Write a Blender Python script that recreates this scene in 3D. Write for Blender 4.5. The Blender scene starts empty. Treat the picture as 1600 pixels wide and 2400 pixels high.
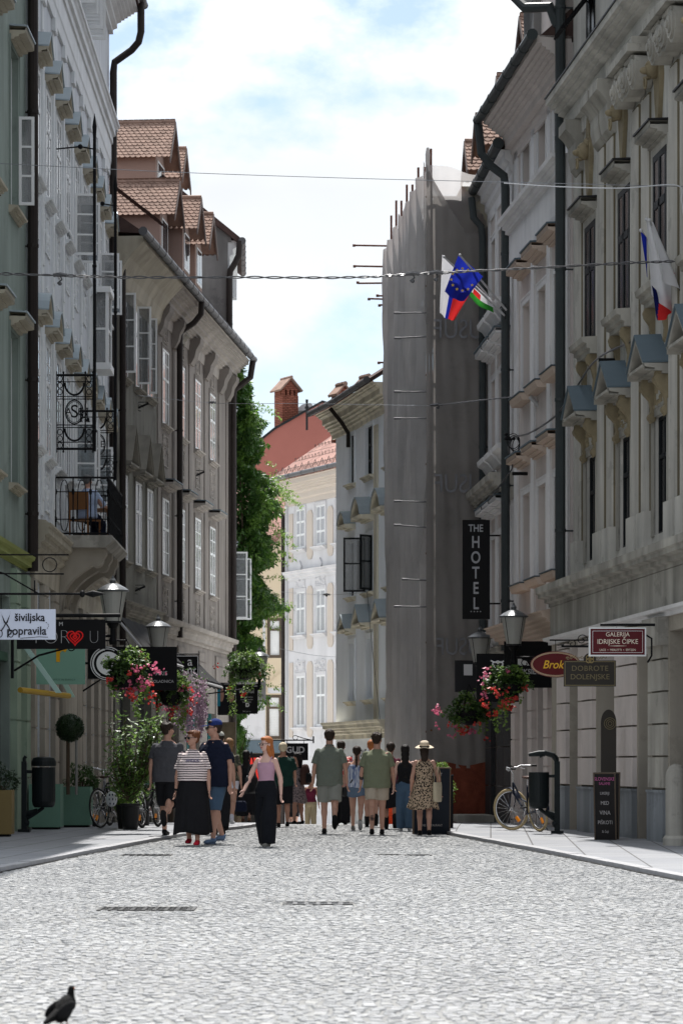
import bpy, math, random
import numpy as np
from mathutils import Vector, Matrix, Euler, noise
R = math.radians
S = bpy.context.scene
COL = S.collection
rnd = random.Random(7)
# ---------------------------------------------------------------- camera
F = 6667.0; CH = 1.2; HOR = 1790.0          # focal length in photo pixels, eye height, horizon row
cam = bpy.data.cameras.new('camera'); camo = bpy.data.objects.new('camera', cam); COL.objects.link(camo)
cam.sensor_fit = 'VERTICAL'; cam.sensor_height = 36.0; cam.sensor_width = 24.0; cam.lens = 100.0
cam.shift_y = (HOR - 1200) / 2400.0
cam.clip_start = 0.5; cam.clip_end = 2000
cam.dof.use_dof = True; cam.dof.focus_distance = 46.0; cam.dof.aperture_fstop = 6.0
camo.location = (0, 0, CH); camo.rotation_euler = (R(90), 0, 0)
S.camera = camo
# ---------------------------------------------------------------- world
W = bpy.data.worlds.new('World'); S.world = W; W.use_nodes = True
SUN_EL = 63.0; SUN_AZ = -4.5               # azimuth measured from +Y, negative = left
nt = W.node_tree; nt.nodes.clear()
def N(t, k, **kw):
    n = t.nodes.new(k)
    for a, b in kw.items(): setattr(n, a, b)
    return n
sky = N(nt, 'ShaderNodeTexSky', sky_type='NISHITA', sun_disc=False)
sky.sun_elevation = R(SUN_EL); sky.sun_rotation = R(SUN_AZ); sky.air_density = 1.0; sky.dust_density = 1.5; sky.ozone_density = 1.3
bg = N(nt, 'ShaderNodeBackground'); bg.inputs[1].default_value = 0.096
bg2 = N(nt, 'ShaderNodeBackground'); bg2.inputs[0].default_value = (0.93, 0.965, 1.0, 1); bg2.inputs[1].default_value = 0.78
tc = N(nt, 'ShaderNodeTexCoord'); mp = N(nt, 'ShaderNodeMapping'); mp.inputs['Scale'].default_value = (1, 1, 1.7)
mp.inputs['Location'].default_value = (0.35, 0.1, 0.27)
nz = N(nt, 'ShaderNodeTexNoise'); nz.inputs['Scale'].default_value = 5.2; nz.inputs['Detail'].default_value = 10; nz.inputs['Roughness'].default_value = 0.56
cr = N(nt, 'ShaderNodeValToRGB'); cr.color_ramp.elements[0].position = 0.42; cr.color_ramp.elements[1].position = 0.49
mix = N(nt, 'ShaderNodeMixShader'); out = N(nt, 'ShaderNodeOutputWorld')
L = nt.links.new
L(tc.outputs['Generated'], mp.inputs[0]); L(mp.outputs[0], nz.inputs['Vector']); L(nz.outputs['Fac'], cr.inputs[0])
L(sky.outputs[0], bg.inputs[0]); L(cr.outputs[0], mix.inputs[0]); L(bg.outputs[0], mix.inputs[1]); L(bg2.outputs[0], mix.inputs[2]); L(mix.outputs[0], out.inputs[0])
nz3 = N(nt, 'ShaderNodeTexNoise'); nz3.inputs['Scale'].default_value = 9; nz3.inputs['Detail'].default_value = 6
mr = N(nt, 'ShaderNodeMapRange'); mr.inputs[3].default_value = 0.70; mr.inputs[4].default_value = 0.95
L(mp.outputs[0], nz3.inputs['Vector']); L(nz3.outputs['Fac'], mr.inputs[0]); # clouds brightened round the sun, above the frame, to fill the shaded facades
vd = N(nt, 'ShaderNodeVectorMath', operation='DOT_PRODUCT'); nm_ = N(nt, 'ShaderNodeVectorMath', operation='NORMALIZE')
vd.inputs[1].default_value = (math.sin(R(SUN_AZ)) * math.cos(R(SUN_EL)), math.cos(R(SUN_AZ)) * math.cos(R(SUN_EL)), math.sin(R(SUN_EL)))
L(tc.outputs['Generated'], nm_.inputs[0]); L(nm_.outputs[0], vd.inputs[0])
ms = N(nt, 'ShaderNodeMapRange'); ms.inputs[1].default_value = 0.62; ms.inputs[2].default_value = 0.78; ms.inputs[3].default_value = 0.74; ms.inputs[4].default_value = 1.45
mm_ = N(nt, 'ShaderNodeMath', operation='MULTIPLY'); L(vd.outputs['Value'], ms.inputs[0]); L(mr.outputs[0], mm_.inputs[0]); L(ms.outputs[0], mm_.inputs[1]); L(mm_.outputs[0], bg2.inputs[1])
# ---------------------------------------------------------------- sun
sl = bpy.data.lights.new('sun', 'SUN'); sl.energy = 4.6; sl.angle = R(0.53); sl.color = (1.0, 0.965, 0.92)
so = bpy.data.objects.new('sun', sl); COL.objects.link(so)
ts = Vector((math.sin(R(SUN_AZ)) * math.cos(R(SUN_EL)), math.cos(R(SUN_AZ)) * math.cos(R(SUN_EL)), math.sin(R(SUN_EL))))
so.rotation_euler = (-ts).to_track_quat('-Z', 'Y').to_euler(); so.location = (0, 30, 60)
S.view_settings.view_transform = 'Standard'; S.view_settings.look = 'None'; S.view_settings.gamma = 1
S.view_settings.exposure = 0.80
S.cycles.max_bounces = 8; S.cycles.diffuse_bounces = 4; S.cycles.transparent_max_bounces = 12
S.cycles.sample_clamp_indirect = 6; S.cycles.use_denoising = True
S.cycles.caustics_reflective = False; S.cycles.caustics_refractive = False

# ---------------------------------------------------------------- ground profile
def gz(y):
    if y < 50: return 0.0
    if y < 65: t = (y - 50) / 15; return -0.19 * t * t
    return -0.19 - 0.036 * (y - 65)
def P(px, py, Y):                            # a point seen at photo pixel (px, py) at distance Y
    return Vector(((px - 800) / F * Y, Y, CH + (HOR - py) / F * Y))

# ---------------------------------------------------------------- materials
MATS = {}
def mat(name, col, rough=0.8, var=0.15, scale=1.2, bump=0.15, bscale=30, streak=0.0, metal=0.0, spec=0.15, trans=0.0, alpha=1.0, pattern=None):
    if name in MATS: return MATS[name]
    m = bpy.data.materials.new(name); m.use_nodes = True; t = m.node_tree; Lk = t.links.new
    b = t.nodes['Principled BSDF']; b.inputs['Roughness'].default_value = rough; b.inputs['Metallic'].default_value = metal
    b.inputs['Specular IOR Level'].default_value = spec; b.inputs['Alpha'].default_value = alpha
    c = N(t, 'ShaderNodeTexCoord'); rgb = N(t, 'ShaderNodeRGB'); rgb.outputs[0].default_value = (*col, 1)
    cur = rgb.outputs[0]
    def mul(cur, fac_sock, lo, hi):
        r = N(t, 'ShaderNodeMapRange'); r.inputs[3].default_value = lo; r.inputs[4].default_value = hi; Lk(fac_sock, r.inputs[0])
        x = N(t, 'ShaderNodeMix', data_type='RGBA', blend_type='MULTIPLY'); x.inputs[0].default_value = 1
        Lk(cur, x.inputs[6]); Lk(r.outputs[0], x.inputs[7]); return x.outputs[2]
    if pattern: cur = pattern(t, c, cur)
    if var:
        n1 = N(t, 'ShaderNodeTexNoise'); n1.inputs['Scale'].default_value = scale; n1.inputs['Detail'].default_value = 8; n1.inputs['Roughness'].default_value = 0.62
        Lk(c.outputs['Object'], n1.inputs['Vector']); cur = mul(cur, n1.outputs['Fac'], 1 - var * 1.6, 1 + var * 1.2)
    if streak:
        mpn = N(t, 'ShaderNodeMapping'); mpn.inputs['Scale'].default_value = (1.9, 1.9, 0.28); Lk(c.outputs['Object'], mpn.inputs[0])
        n2 = N(t, 'ShaderNodeTexNoise'); n2.inputs['Scale'].default_value = 1.0; n2.inputs['Detail'].default_value = 6; Lk(mpn.outputs[0], n2.inputs['Vector'])
        r2 = N(t, 'ShaderNodeValToRGB'); r2.color_ramp.elements[0].position = 0.32; r2.color_ramp.elements[1].position = 0.66
        Lk(n2.outputs['Fac'], r2.inputs[0]); cur = mul(cur, r2.outputs[0], 1 - streak*1.25, 1.0)
        n5 = N(t, 'ShaderNodeTexNoise'); n5.inputs['Scale'].default_value = 0.75; n5.inputs['Detail'].default_value = 9; n5.inputs['Roughness'].default_value = 0.7; Lk(c.outputs['Object'], n5.inputs['Vector'])
        r5 = N(t, 'ShaderNodeValToRGB'); r5.color_ramp.elements[0].position = 0.40; r5.color_ramp.elements[1].position = 0.43      # repaired and flaked patches
        Lk(n5.outputs['Fac'], r5.inputs[0]); cur = mul(cur, r5.outputs[0], 1 - min(.22, streak*.6), 1.0)
    Lk(cur, b.inputs['Base Color'])
    if bump:
        n3 = N(t, 'ShaderNodeTexNoise'); n3.inputs['Scale'].default_value = bscale; n3.inputs['Detail'].default_value = 5
        Lk(c.outputs['Object'], n3.inputs['Vector']); bp = N(t, 'ShaderNodeBump'); bp.inputs['Strength'].default_value = bump; bp.inputs['Distance'].default_value = 0.02
        Lk(n3.outputs['Fac'], bp.inputs['Height']); Lk(bp.outputs[0], b.inputs['Normal'])
    if trans:
        tr = N(t, 'ShaderNodeBsdfTranslucent'); mx = N(t, 'ShaderNodeMixShader'); mx.inputs[0].default_value = trans
        o = t.nodes['Material Output']; Lk(cur, tr.inputs[0]); Lk(b.outputs[0], mx.inputs[1]); Lk(tr.outputs[0], mx.inputs[2]); Lk(mx.outputs[0], o.inputs[0])
    MATS[name] = m; return m
def ramp_const(t, stops):
    r = N(t, 'ShaderNodeValToRGB'); r.color_ramp.interpolation = 'CONSTANT'
    e = r.color_ramp.elements; e[0].position = stops[0][0]; e[0].color = (*stops[0][1], 1); e[1].position = stops[1][0]; e[1].color = (*stops[1][1], 1)
    for p, c in stops[2:]:
        q = e.new(p); q.color = (*c, 1)
    return r

# ---------------------------------------------------------------- mesh builder
class MB:
    def __init__(s): s.v = []; s.f = []
    def add(s, vs, fs, M=None):
        o = len(s.v)
        if M is not None: vs = [M @ Vector(p) for p in vs]
        s.v += [tuple(p) for p in vs]; s.f += [tuple(i + o for i in q) for q in fs]; return s
    def box(s, x0, x1, y0, y1, z0, z1, M=None):
        return s.add([(x0,y0,z0),(x1,y0,z0),(x1,y1,z0),(x0,y1,z0),(x0,y0,z1),(x1,y0,z1),(x1,y1,z1),(x0,y1,z1)],
                     [(0,3,2,1),(4,5,6,7),(0,1,5,4),(1,2,6,5),(2,3,7,6),(3,0,4,7)], M)
    def cbox(s, c, d, M=None):
        return s.box(c[0]-d[0]/2, c[0]+d[0]/2, c[1]-d[1]/2, c[1]+d[1]/2, c[2]-d[2]/2, c[2]+d[2]/2, M)
    def tube(s, pts, r, n=8, cap=True, M=None, closed=False):
        pts = [Vector(p) for p in pts]; k = len(pts)
        rs = r if isinstance(r, (list, tuple)) else [r] * k
        vs = []; fs = []; prev = None
        for i, p in enumerate(pts):
            if closed: d = pts[(i+1) % k] - pts[i-1]
            else: d = pts[min(i+1, k-1)] - pts[max(i-1, 0)]
            if d.length < 1e-9: d = Vector((0,0,1))
            d.normalize()
            if prev is None:
                a = Vector((0,0,1)) if abs(d.z) < 0.9 else Vector((1,0,0)); u = d.cross(a).normalized()
            else:
                u = prev - d * prev.dot(d); u = u.normalized() if u.length > 1e-6 else d.orthogonal().normalized()
            prev = u; w = d.cross(u)
            for j in range(n):
                a = 2 * math.pi * j / n; vs.append(p + (u * math.cos(a) + w * math.sin(a)) * rs[i])
        for i in range(k if closed else k-1):
            for j in range(n):
                a = i*n+j; b = i*n+(j+1)%n; i2 = (i+1) % k; fs.append((a, b, i2*n+(j+1)%n, i2*n+j))
        if cap and not closed: fs.append(tuple(range(n))[::-1]); fs.append(tuple((k-1)*n+j for j in range(n)))
        return s.add(vs, fs, M)
    def lathe(s, prof, n=20, M=None, sx=1, sy=1):       # prof: (r, z)
        vs = []; fs = []
        for r, z in prof:
            for j in range(n):
                a = 2*math.pi*j/n; vs.append((r*math.cos(a)*sx, r*math.sin(a)*sy, z))
        for i in range(len(prof)-1):
            for j in range(n): fs.append((i*n+j, i*n+(j+1)%n, (i+1)*n+(j+1)%n, (i+1)*n+j))
        fs.append(tuple(range(n))[::-1]); fs.append(tuple((len(prof)-1)*n+j for j in range(n)))
        return s.add(vs, fs, M)
    def ell(s, c, r, M=None, n=12, m=8, rot=None):
        vs = []; fs = []
        RM = rot if rot is not None else Matrix.Identity(3)
        c = Vector(c)
        for i in range(1, m):
            t = math.pi*i/m
            for j in range(n):
                a = 2*math.pi*j/n
                vs.append(c + RM @ Vector((r[0]*math.sin(t)*math.cos(a), r[1]*math.sin(t)*math.sin(a), r[2]*math.cos(t))))
        for i in range(m-2):
            for j in range(n): fs.append((i*n+j, (i+1)*n+j, (i+1)*n+(j+1)%n, i*n+(j+1)%n))
        T = len(vs); vs.append(c + RM @ Vector((0,0,r[2]))); vs.append(c + RM @ Vector((0,0,-r[2])))
        for j in range(n):
            fs.append((T, j, (j+1)%n)); fs.append((T+1, (m-2)*n+(j+1)%n, (m-2)*n+j))
        return s.add(vs, fs, M)
    def caps(s, a, b, ra, rb, n=10):                    # tapered capsule
        a = Vector(a); b = Vector(b); d = (b-a); L_ = d.length
        if L_ < 1e-6: return s.ell(a, (ra,ra,ra))
        d.normalize(); pts = []; rs = []
        for t in (0.05, 0.45, 0.8): pts.append(a - d*ra*math.cos(math.asin(t))); rs.append(ra*t)
        pts.append(a); rs.append(ra)
        pts.append(b); rs.append(rb)
        for t in (0.8, 0.45, 0.05): pts.append(b + d*rb*math.cos(math.asin(t))); rs.append(rb*t)
        return s.tube(pts, rs, n)
    def prism(s, poly, y0, y1, M=None, axis='y'):       # poly in (x, z), extruded along y ; axis x: poly in (y,z) extruded along x
        n = len(poly)
        if axis == 'y': vs = [(p[0], y0, p[1]) for p in poly] + [(p[0], y1, p[1]) for p in poly]
        elif axis == 'x': vs = [(y0, p[0], p[1]) for p in poly] + [(y1, p[0], p[1]) for p in poly]
        else: vs = [(p[0], p[1], y0) for p in poly] + [(p[0], p[1], y1) for p in poly]
        fs = [tuple(range(n)), tuple(range(2*n-1, n-1, -1))] + [(i, i+n, (i+1)%n+n, (i+1)%n) for i in range(n)]
        return s.add(vs, fs, M)
    def loft(s, secs, n=16, M=None):                    # secs: (cx, cy, z, rx, ry)
        vs = []; fs = []
        for cx, cy, z, rx, ry in secs:
            for j in range(n):
                a = 2*math.pi*j/n
                vs.append((cx+rx*math.copysign(abs(math.cos(a))**0.85, math.cos(a)), cy+ry*math.sin(a), z))
        for i in range(len(secs)-1):
            for j in range(n): fs.append((i*n+j, i*n+(j+1)%n, (i+1)*n+(j+1)%n, (i+1)*n+j))
        fs.append(tuple(range(n))[::-1]); fs.append(tuple((len(secs)-1)*n+j for j in range(n)))
        return s.add(vs, fs, M)
    def mesh(s, name, m=None, smooth=False):
        me = bpy.data.meshes.new(name); me.from_pydata(s.v, [], s.f); me.validate()
        if m: me.materials.append(m)
        if smooth: me.polygons.foreach_set('use_smooth', [True]*len(me.polygons))
        me.update(); return me
    def build(s, name, m, parent=None, smooth=False, loc=None):
        return link(name, s.mesh(name, m, smooth), parent, loc)
def fixn(me):
    import bmesh
    b = bmesh.new(); b.from_mesh(me); bmesh.ops.recalc_face_normals(b, faces=b.faces); b.to_mesh(me); b.free()
def link(name, me, parent=None, loc=None):
    fixn(me) if me.name not in DONE else None
    DONE.add(me.name)
    o = bpy.data.objects.new(name, me); COL.objects.link(o)
    if parent: o.parent = parent
    if loc is not None: o.location = loc
    return o
DONE = set()
def tag(o, label=None, cat=None, group=None, kind=None):
    if label: o['label'] = label
    if cat: o['category'] = cat
    if group: o['group'] = group
    if kind: o['kind'] = kind
    return o
def empty(name, loc=(0,0,0), rz=0, label=None, cat=None, group=None):
    o = bpy.data.objects.new(name, None); COL.objects.link(o); o.location = loc; o.rotation_euler = (0,0,rz); o.empty_display_size = 0.2
    return tag(o, label, cat, group)
def kids(o): return [c for c in bpy.data.objects if c.parent == o]
def copy_tree(o, parent=None):
    c = o.copy(); COL.objects.link(c); c.parent = parent
    for k in kids(o): copy_tree(k, c)
    return c
TMP = bpy.data.scenes.new('tmp')
def eval_mesh(o):                            # evaluate one object in an empty side scene (fast)
    TMP.collection.objects.link(o); vl = TMP.view_layers[0]; vl.update(); dg = vl.depsgraph
    me = bpy.data.meshes.new_from_object(o.evaluated_get(dg)); TMP.collection.objects.unlink(o); return me
def remesh(mb, name, m, parent, voxel=0.012, smooth=4, loc=None, disp=None):
    me = mb.mesh(name + '_raw'); fixn(me); o = bpy.data.objects.new(name + '_raw', me)
    r = o.modifiers.new('r', 'REMESH'); r.mode = 'VOXEL'; r.voxel_size = voxel; r.use_smooth_shade = True
    if smooth: q = o.modifiers.new('s', 'SMOOTH'); q.iterations = smooth; q.factor = 0.5
    me2 = eval_mesh(o); me2.name = name
    bpy.data.objects.remove(o); bpy.data.meshes.remove(me)
    me2.materials.clear(); me2.materials.append(m)
    me2.polygons.foreach_set('use_smooth', [True]*len(me2.polygons))
    if disp:
        n_ = len(me2.vertices); co = np.empty(n_*3); me2.vertices.foreach_get('co', co); co = co.reshape(-1,3)
        nr = np.empty(n_*3); me2.vertex_normals.foreach_get('vector', nr); nr = nr.reshape(-1,3)
        d_ = np.array([disp(Vector(c)) for c in co]); co = co + nr*d_[:,None]; me2.vertices.foreach_set('co', co.ravel()); me2.update()
    DONE.add(me2.name); return link(name, me2, parent, loc)
def text(txt, size, m, parent, loc, rot=(R(90),0,0), name='lettering', ext=0.004, align='CENTER', sx=1, bold=0.0, mirror=False, shear=0.0, space=1.0):
    c = bpy.data.curves.new('t', 'FONT'); c.body = txt; c.size = size; c.align_x = align; c.align_y = 'CENTER'; c.extrude = ext; c.offset = bold; c.shear = shear; c.space_character = space
    o = bpy.data.objects.new('t', c); me = eval_mesh(o); me.name = name
    bpy.data.objects.remove(o); me.materials.clear(); me.materials.append(m)
    if mirror:
        for v in me.vertices: v.co.x *= -1
    o = link(name, me, parent, loc); o.rotation_euler = rot; o.scale = (sx, 1, 1); return o

# ---------------------------------------------------------------- palette
m_wgreen = mat('pale_green_stucco', (0.24, 0.29, 0.26), streak=0.25, var=0.12)
m_wwhite = mat('white_stucco', (0.60, 0.63, 0.665), streak=0.18, var=0.1)
m_wwhite2 = mat('moulded_white_stucco', (0.68, 0.70, 0.71), streak=0.1, var=0.1, bump=0.2)
m_cream = mat('cream_stone', (0.46, 0.42, 0.335), streak=0.25, var=0.15)
m_ground = mat('beige_stone', (0.38, 0.345, 0.29), streak=0.2, var=0.15)
m_grey = mat('grey_green_stucco', (0.175, 0.17, 0.145), streak=0.35, var=0.25, scale=0.6)
m_greytrim = mat('stained_trim', (0.26, 0.245, 0.21), streak=0.35, var=0.25)
m_taupe = mat('taupe_stucco', (0.235, 0.21, 0.19), streak=0.22, var=0.15)
m_taupetrim = mat('taupe_relief', (0.34, 0.31, 0.28), streak=0.2, var=0.15)
m_pal = mat('grey_beige_stucco', (0.58, 0.56, 0.515), streak=0.3, var=0.15)
m_palstone = mat('weathered_stone', (0.43, 0.41, 0.365), streak=0.4, var=0.25)
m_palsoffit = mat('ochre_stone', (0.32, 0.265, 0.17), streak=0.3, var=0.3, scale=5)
m_r2 = mat('pale_pinkish_stucco', (0.60, 0.54, 0.51), streak=0.12, var=0.08)
m_r2trim = mat('white_trim_stucco', (0.72, 0.71, 0.71), streak=0.12, var=0.08)
m_r2peach = mat('peach_soffit', (0.50, 0.40, 0.33), var=0.08)
m_blue = mat('light_blue_stucco', (0.88, 0.93, 0.98), streak=0.06, var=0.03)
m_bluetrim = mat('yellow_grey_stone', (0.80, 0.75, 0.61), streak=0.3, var=0.15)
m_house = mat('white_house_stucco', (0.62, 0.615, 0.625), streak=0.12, var=0.06)
m_housepanel = mat('beige_panel_stucco', (0.52, 0.46, 0.40), var=0.05)
m_creamwall = mat('yellow_cream_stucco', (0.60, 0.50, 0.36), var=0.05)
m_red = mat('red_painted_wall', (0.36, 0.135, 0.11), var=0.08)
m_gable = mat('grey_render', (0.24, 0.235, 0.23), var=0.3, scale=0.8, streak=0.35)
m_pinkwall = mat('pink_stucco', (0.33, 0.24, 0.205), var=0.12)
m_dark = mat('dark_metal', (0.018, 0.018, 0.02), rough=0.5, var=0.3, bump=0.05, spec=0.2)
m_pipe = mat('brown_black_pipe', (0.028, 0.022, 0.02), rough=0.5, var=0.3, bump=0.03, spec=0.15)
m_pipe2 = mat('green_grey_pipe', (0.045, 0.053, 0.055), rough=0.5, var=0.3, bump=0.03, spec=0.2)
m_zinc = mat('zinc_gutter', (0.11, 0.11, 0.115), rough=0.5, var=0.35, bump=0.05, metal=0.3)
m_bluezinc = mat('blue_grey_sheet', (0.30, 0.35, 0.38), rough=0.45, var=0.15, bump=0.05, metal=0.2)
m_bluezinc2 = mat('slate_blue_sheet', (0.10, 0.135, 0.16), rough=0.5, var=0.2, bump=0.05, metal=0.1)
m_black = mat('black_paint', (0.007, 0.007, 0.008), rough=0.6, var=0.2, bump=0.02, spec=.12)
m_winw = mat('white_window_paint', (0.72, 0.73, 0.73), rough=0.5, var=0.1, bump=0.03)
m_wind = mat('dark_window_paint', (0.010, 0.012, 0.014), rough=0.5, var=0.2, bump=0.03)
m_winb = mat('brown_window_paint', (0.10, 0.075, 0.055), rough=0.5, var=0.2, bump=0.03)
m_glass = mat('window_glass', (0.035, 0.04, 0.045), rough=0.04, var=0.3, scale=0.8, bump=0.02, bscale=2, spec=0.9)
m_curt = mat('curtained_glass', (0.33, 0.33, 0.32), rough=0.08, var=0.3, scale=1.5, bump=0, spec=0.8)
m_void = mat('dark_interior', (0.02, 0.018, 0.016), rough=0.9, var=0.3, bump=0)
m_wood = mat('wood', (0.16, 0.08, 0.035), rough=0.6, var=0.3, scale=6)
m_white = mat('white_print', (0.75, 0.75, 0.76), rough=0.5, var=0.03, bump=0)
m_lgrey = mat('grey_print', (0.45, 0.45, 0.46), rough=0.5, var=0.05, bump=0)
m_gold = mat('gold_print', (0.40, 0.30, 0.13), rough=0.4, var=0.15, bump=0)
m_ink = mat('black_ink', (0.01, 0.01, 0.014), rough=0.6, var=0, bump=0)

def tile_pat(w=0.17, h=0.15, ax='x'):
    def f(t, c, cur):
        b = N(t, 'ShaderNodeTexBrick'); b.inputs['Scale'].default_value = 1; b.inputs['Brick Width'].default_value = w; b.inputs['Row Height'].default_value = h
        b.inputs['Mortar Size'].default_value = 0.012; b.inputs['Color1'].default_value = (1,1,1,1); b.inputs['Color2'].default_value = (0.68,0.66,0.66,1); b.inputs['Mortar'].default_value = (0.15,0.12,0.1,1)
        s = N(t, 'ShaderNodeSeparateXYZ'); cm = N(t, 'ShaderNodeCombineXYZ'); t.links.new(c.outputs['Object'], s.inputs[0])
        t.links.new(s.outputs[0 if ax == 'x' else 1], cm.inputs[0]); t.links.new(s.outputs[2], cm.inputs[1]); t.links.new(cm.outputs[0], b.inputs['Vector'])
        x = N(t, 'ShaderNodeMix', data_type='RGBA', blend_type='MULTIPLY'); x.inputs[0].default_value = 1
        t.links.new(cur, x.inputs[6]); t.links.new(b.outputs[0], x.inputs[7]); return x.outputs[2]
    return f
m_tile = mat('clay_tile', (0.29, 0.195, 0.155), rough=0.85, var=0.45, scale=3.5, bump=0.2)
m_tile2 = mat('red_tile_field', (0.36, 0.21, 0.175), rough=0.85, var=0.2, pattern=tile_pat(0.25, 0.3))
m_tiledark = mat('dark_clay_tile', (0.07, 0.045, 0.04), rough=0.85, var=0.3, scale=4)
m_brick = mat('chimney_brick', (0.33, 0.12, 0.08), rough=0.9, var=0.25, scale=4, pattern=tile_pat(0.26, 0.09))
# ================================================================ GROUND
KL = [(-25,-9.0),(5,-5.9),(20,-4.6),(31.6,-3.79),(37.4,-3.42),(39,-3.28),(46.5,-2.71),(54,-1.75),(60,-1.5),(75,-1.9),(110,-6)]
KR = [(-25,7.5),(5,5.9),(15,4.85),(29.2,3.5),(36.7,2.88),(47.6,1.86),(52,1.6),(60,1.5),(75,.5),(110,-3)]
def interp(T, y):
    for (a, b), (c, d) in zip(T, T[1:]):
        if y <= c: return b + (d-b) * (y-a) / (c-a)
    return T[-1][1]
m_mortar = mat('sandy_joint', (0.215, 0.215, 0.21), rough=0.95, var=0.2, scale=3, bump=0.4, bscale=60)
def sett_mat():
    m = bpy.data.materials.new('granite_sett'); m.use_nodes = True; t = m.node_tree; Lk = t.links.new; b = t.nodes['Principled BSDF']
    b.inputs['Roughness'].default_value = 0.62; b.inputs['Specular IOR Level'].default_value = 0.45
    a = N(t, 'ShaderNodeAttribute'); a.attribute_name = 'tone'
    r = N(t, 'ShaderNodeValToRGB'); e = r.color_ramp.elements
    e[0].position = 0; e[0].color = (0.127,0.127,0.129,1); e[1].position = 1; e[1].color = (0.286,0.286,0.283,1)
    q = e.new(0.25); q.color = (0.213,0.219,0.224,1); q = e.new(0.55); q.color = (0.277,0.281,0.285,1); q = e.new(0.8); q.color = (0.258,0.258,0.248,1)
    c = N(t, 'ShaderNodeTexCoord'); n = N(t, 'ShaderNodeTexNoise'); n.inputs['Scale'].default_value = 0.35; n.inputs['Detail'].default_value = 6
    Lk(c.outputs['Object'], n.inputs['Vector']); mr_ = N(t, 'ShaderNodeMapRange'); mr_.inputs[3].default_value = 0.68; mr_.inputs[4].default_value = 1.18; Lk(n.outputs['Fac'], mr_.inputs[0])
    x = N(t, 'ShaderNodeMix', data_type='RGBA', blend_type='MULTIPLY'); x.inputs[0].default_value = 1
    Lk(a.outputs['Fac'], r.inputs[0]); Lk(r.outputs[0], x.inputs[6]); Lk(mr_.outputs[0], x.inputs[7]); Lk(x.outputs[2], b.inputs['Base Color'])
    n3 = N(t, 'ShaderNodeTexNoise'); n3.inputs['Scale'].default_value = 45; n3.inputs['Detail'].default_value = 4; Lk(c.outputs['Object'], n3.inputs['Vector'])
    bp = N(t, 'ShaderNodeBump'); bp.inputs['Strength'].default_value = 0.35; bp.inputs['Distance'].default_value = 0.01; Lk(n3.outputs['Fac'], bp.inputs['Height']); Lk(bp.outputs[0], b.inputs['Normal'])
    return m
def ground_sheet():
    mb = MB(); ys = [-60,-30,0,12,20,30,40,46]+[50+i for i in range(0,17)]+[70,80,95,120,160,300]; xs = [-120,-40,-12,12,40,120]
    for i, y in enumerate(ys):
        for x in xs: mb.v.append((x, y, gz(y) - 0.006))
    n = len(xs)
    for i in range(len(ys)-1):
        for j in range(n-1): mb.f.append((i*n+j, i*n+j+1, (i+1)*n+j+1, (i+1)*n+j))
    tag(mb.build('ground', m_mortar), kind='structure')
ground_sheet()
def setts():
    rg = np.random.default_rng(3); V = []; Fc = []; T = []; s = 0.088; o = 0
    covers = COVERS
    arc = 2.4                                      # width of one segmental arch of setts
    y = 11.5; row = 0
    while y < 68:
        # row pitch
        half = max(3.4, min(6.5, 0.125*y + 1.6))
        x = -half + (row % 2) * s/2
        while x < half:
            w = s * rg.uniform(0.82, 1.2); cx = x + w/2; x += w
            ph = (cx / arc) % 1.0; off = 0.16 * math.sqrt(max(0, 1 - (2*ph-1)**2 * 0.9)); slope = -(2*ph-1) * 0.2
            cy = y + off + rg.normal(0, 0.006)
            if cx - w/2 < interp(KL, cy) + 0.02 or cx + w/2 > interp(KR, cy) - 0.02: continue
            if any(abs(cx-c[0]) < c[2]/2+.04 and abs(cy-c[1]) < c[3]/2+.04 for c in covers): continue
            hw = w*0.5 - rg.uniform(0.003, 0.007); hd = s*0.5*rg.uniform(0.86, 0.98); z = gz(cy) + rg.normal(0, 0.0016)
            tx, ty = rg.normal(0, 0.014, 2); ca = math.cos(math.atan(slope)*0.8); sa = math.sin(math.atan(slope)*0.8)
            b = 0.012
            for (ux, uy, uz) in ((-hw,-hd,-.02),(hw,-hd,-.02),(hw,hd,-.02),(-hw,hd,-.02),(-hw+b,-hd+b,0.0),(hw-b,-hd+b,0.0),(hw-b,hd-b,0.0),(-hw+b,hd-b,0.0)):
                jx, jy = rg.normal(0, 0.003, 2) if uz == 0 else (0,0)
                ux += jx; uy += jy
                V.append((cx + ux*ca - uy*sa, cy + ux*sa + uy*ca, z + uz + (ux*tx + uy*ty if uz == 0 else 0)))
            Fc += [(o,o+1,o+5,o+4),(o+1,o+2,o+6,o+5),(o+2,o+3,o+7,o+6),(o+3,o,o+4,o+7),(o+4,o+5,o+6,o+7)]; o += 8
            q = min(1, max(0, rg.normal(0.52, 0.17))); T += [q*0.7]*4 + [q]
        y += s * 1.02; row += 1
    me = bpy.data.meshes.new('road'); me.from_pydata(V, [], Fc); me.materials.append(sett_mat())
    a = me.attributes.new('tone', 'FLOAT', 'FACE'); a.data.foreach_set('value', T)
    DONE.add(me.name); tag(link('road', me), kind='structure')
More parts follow.
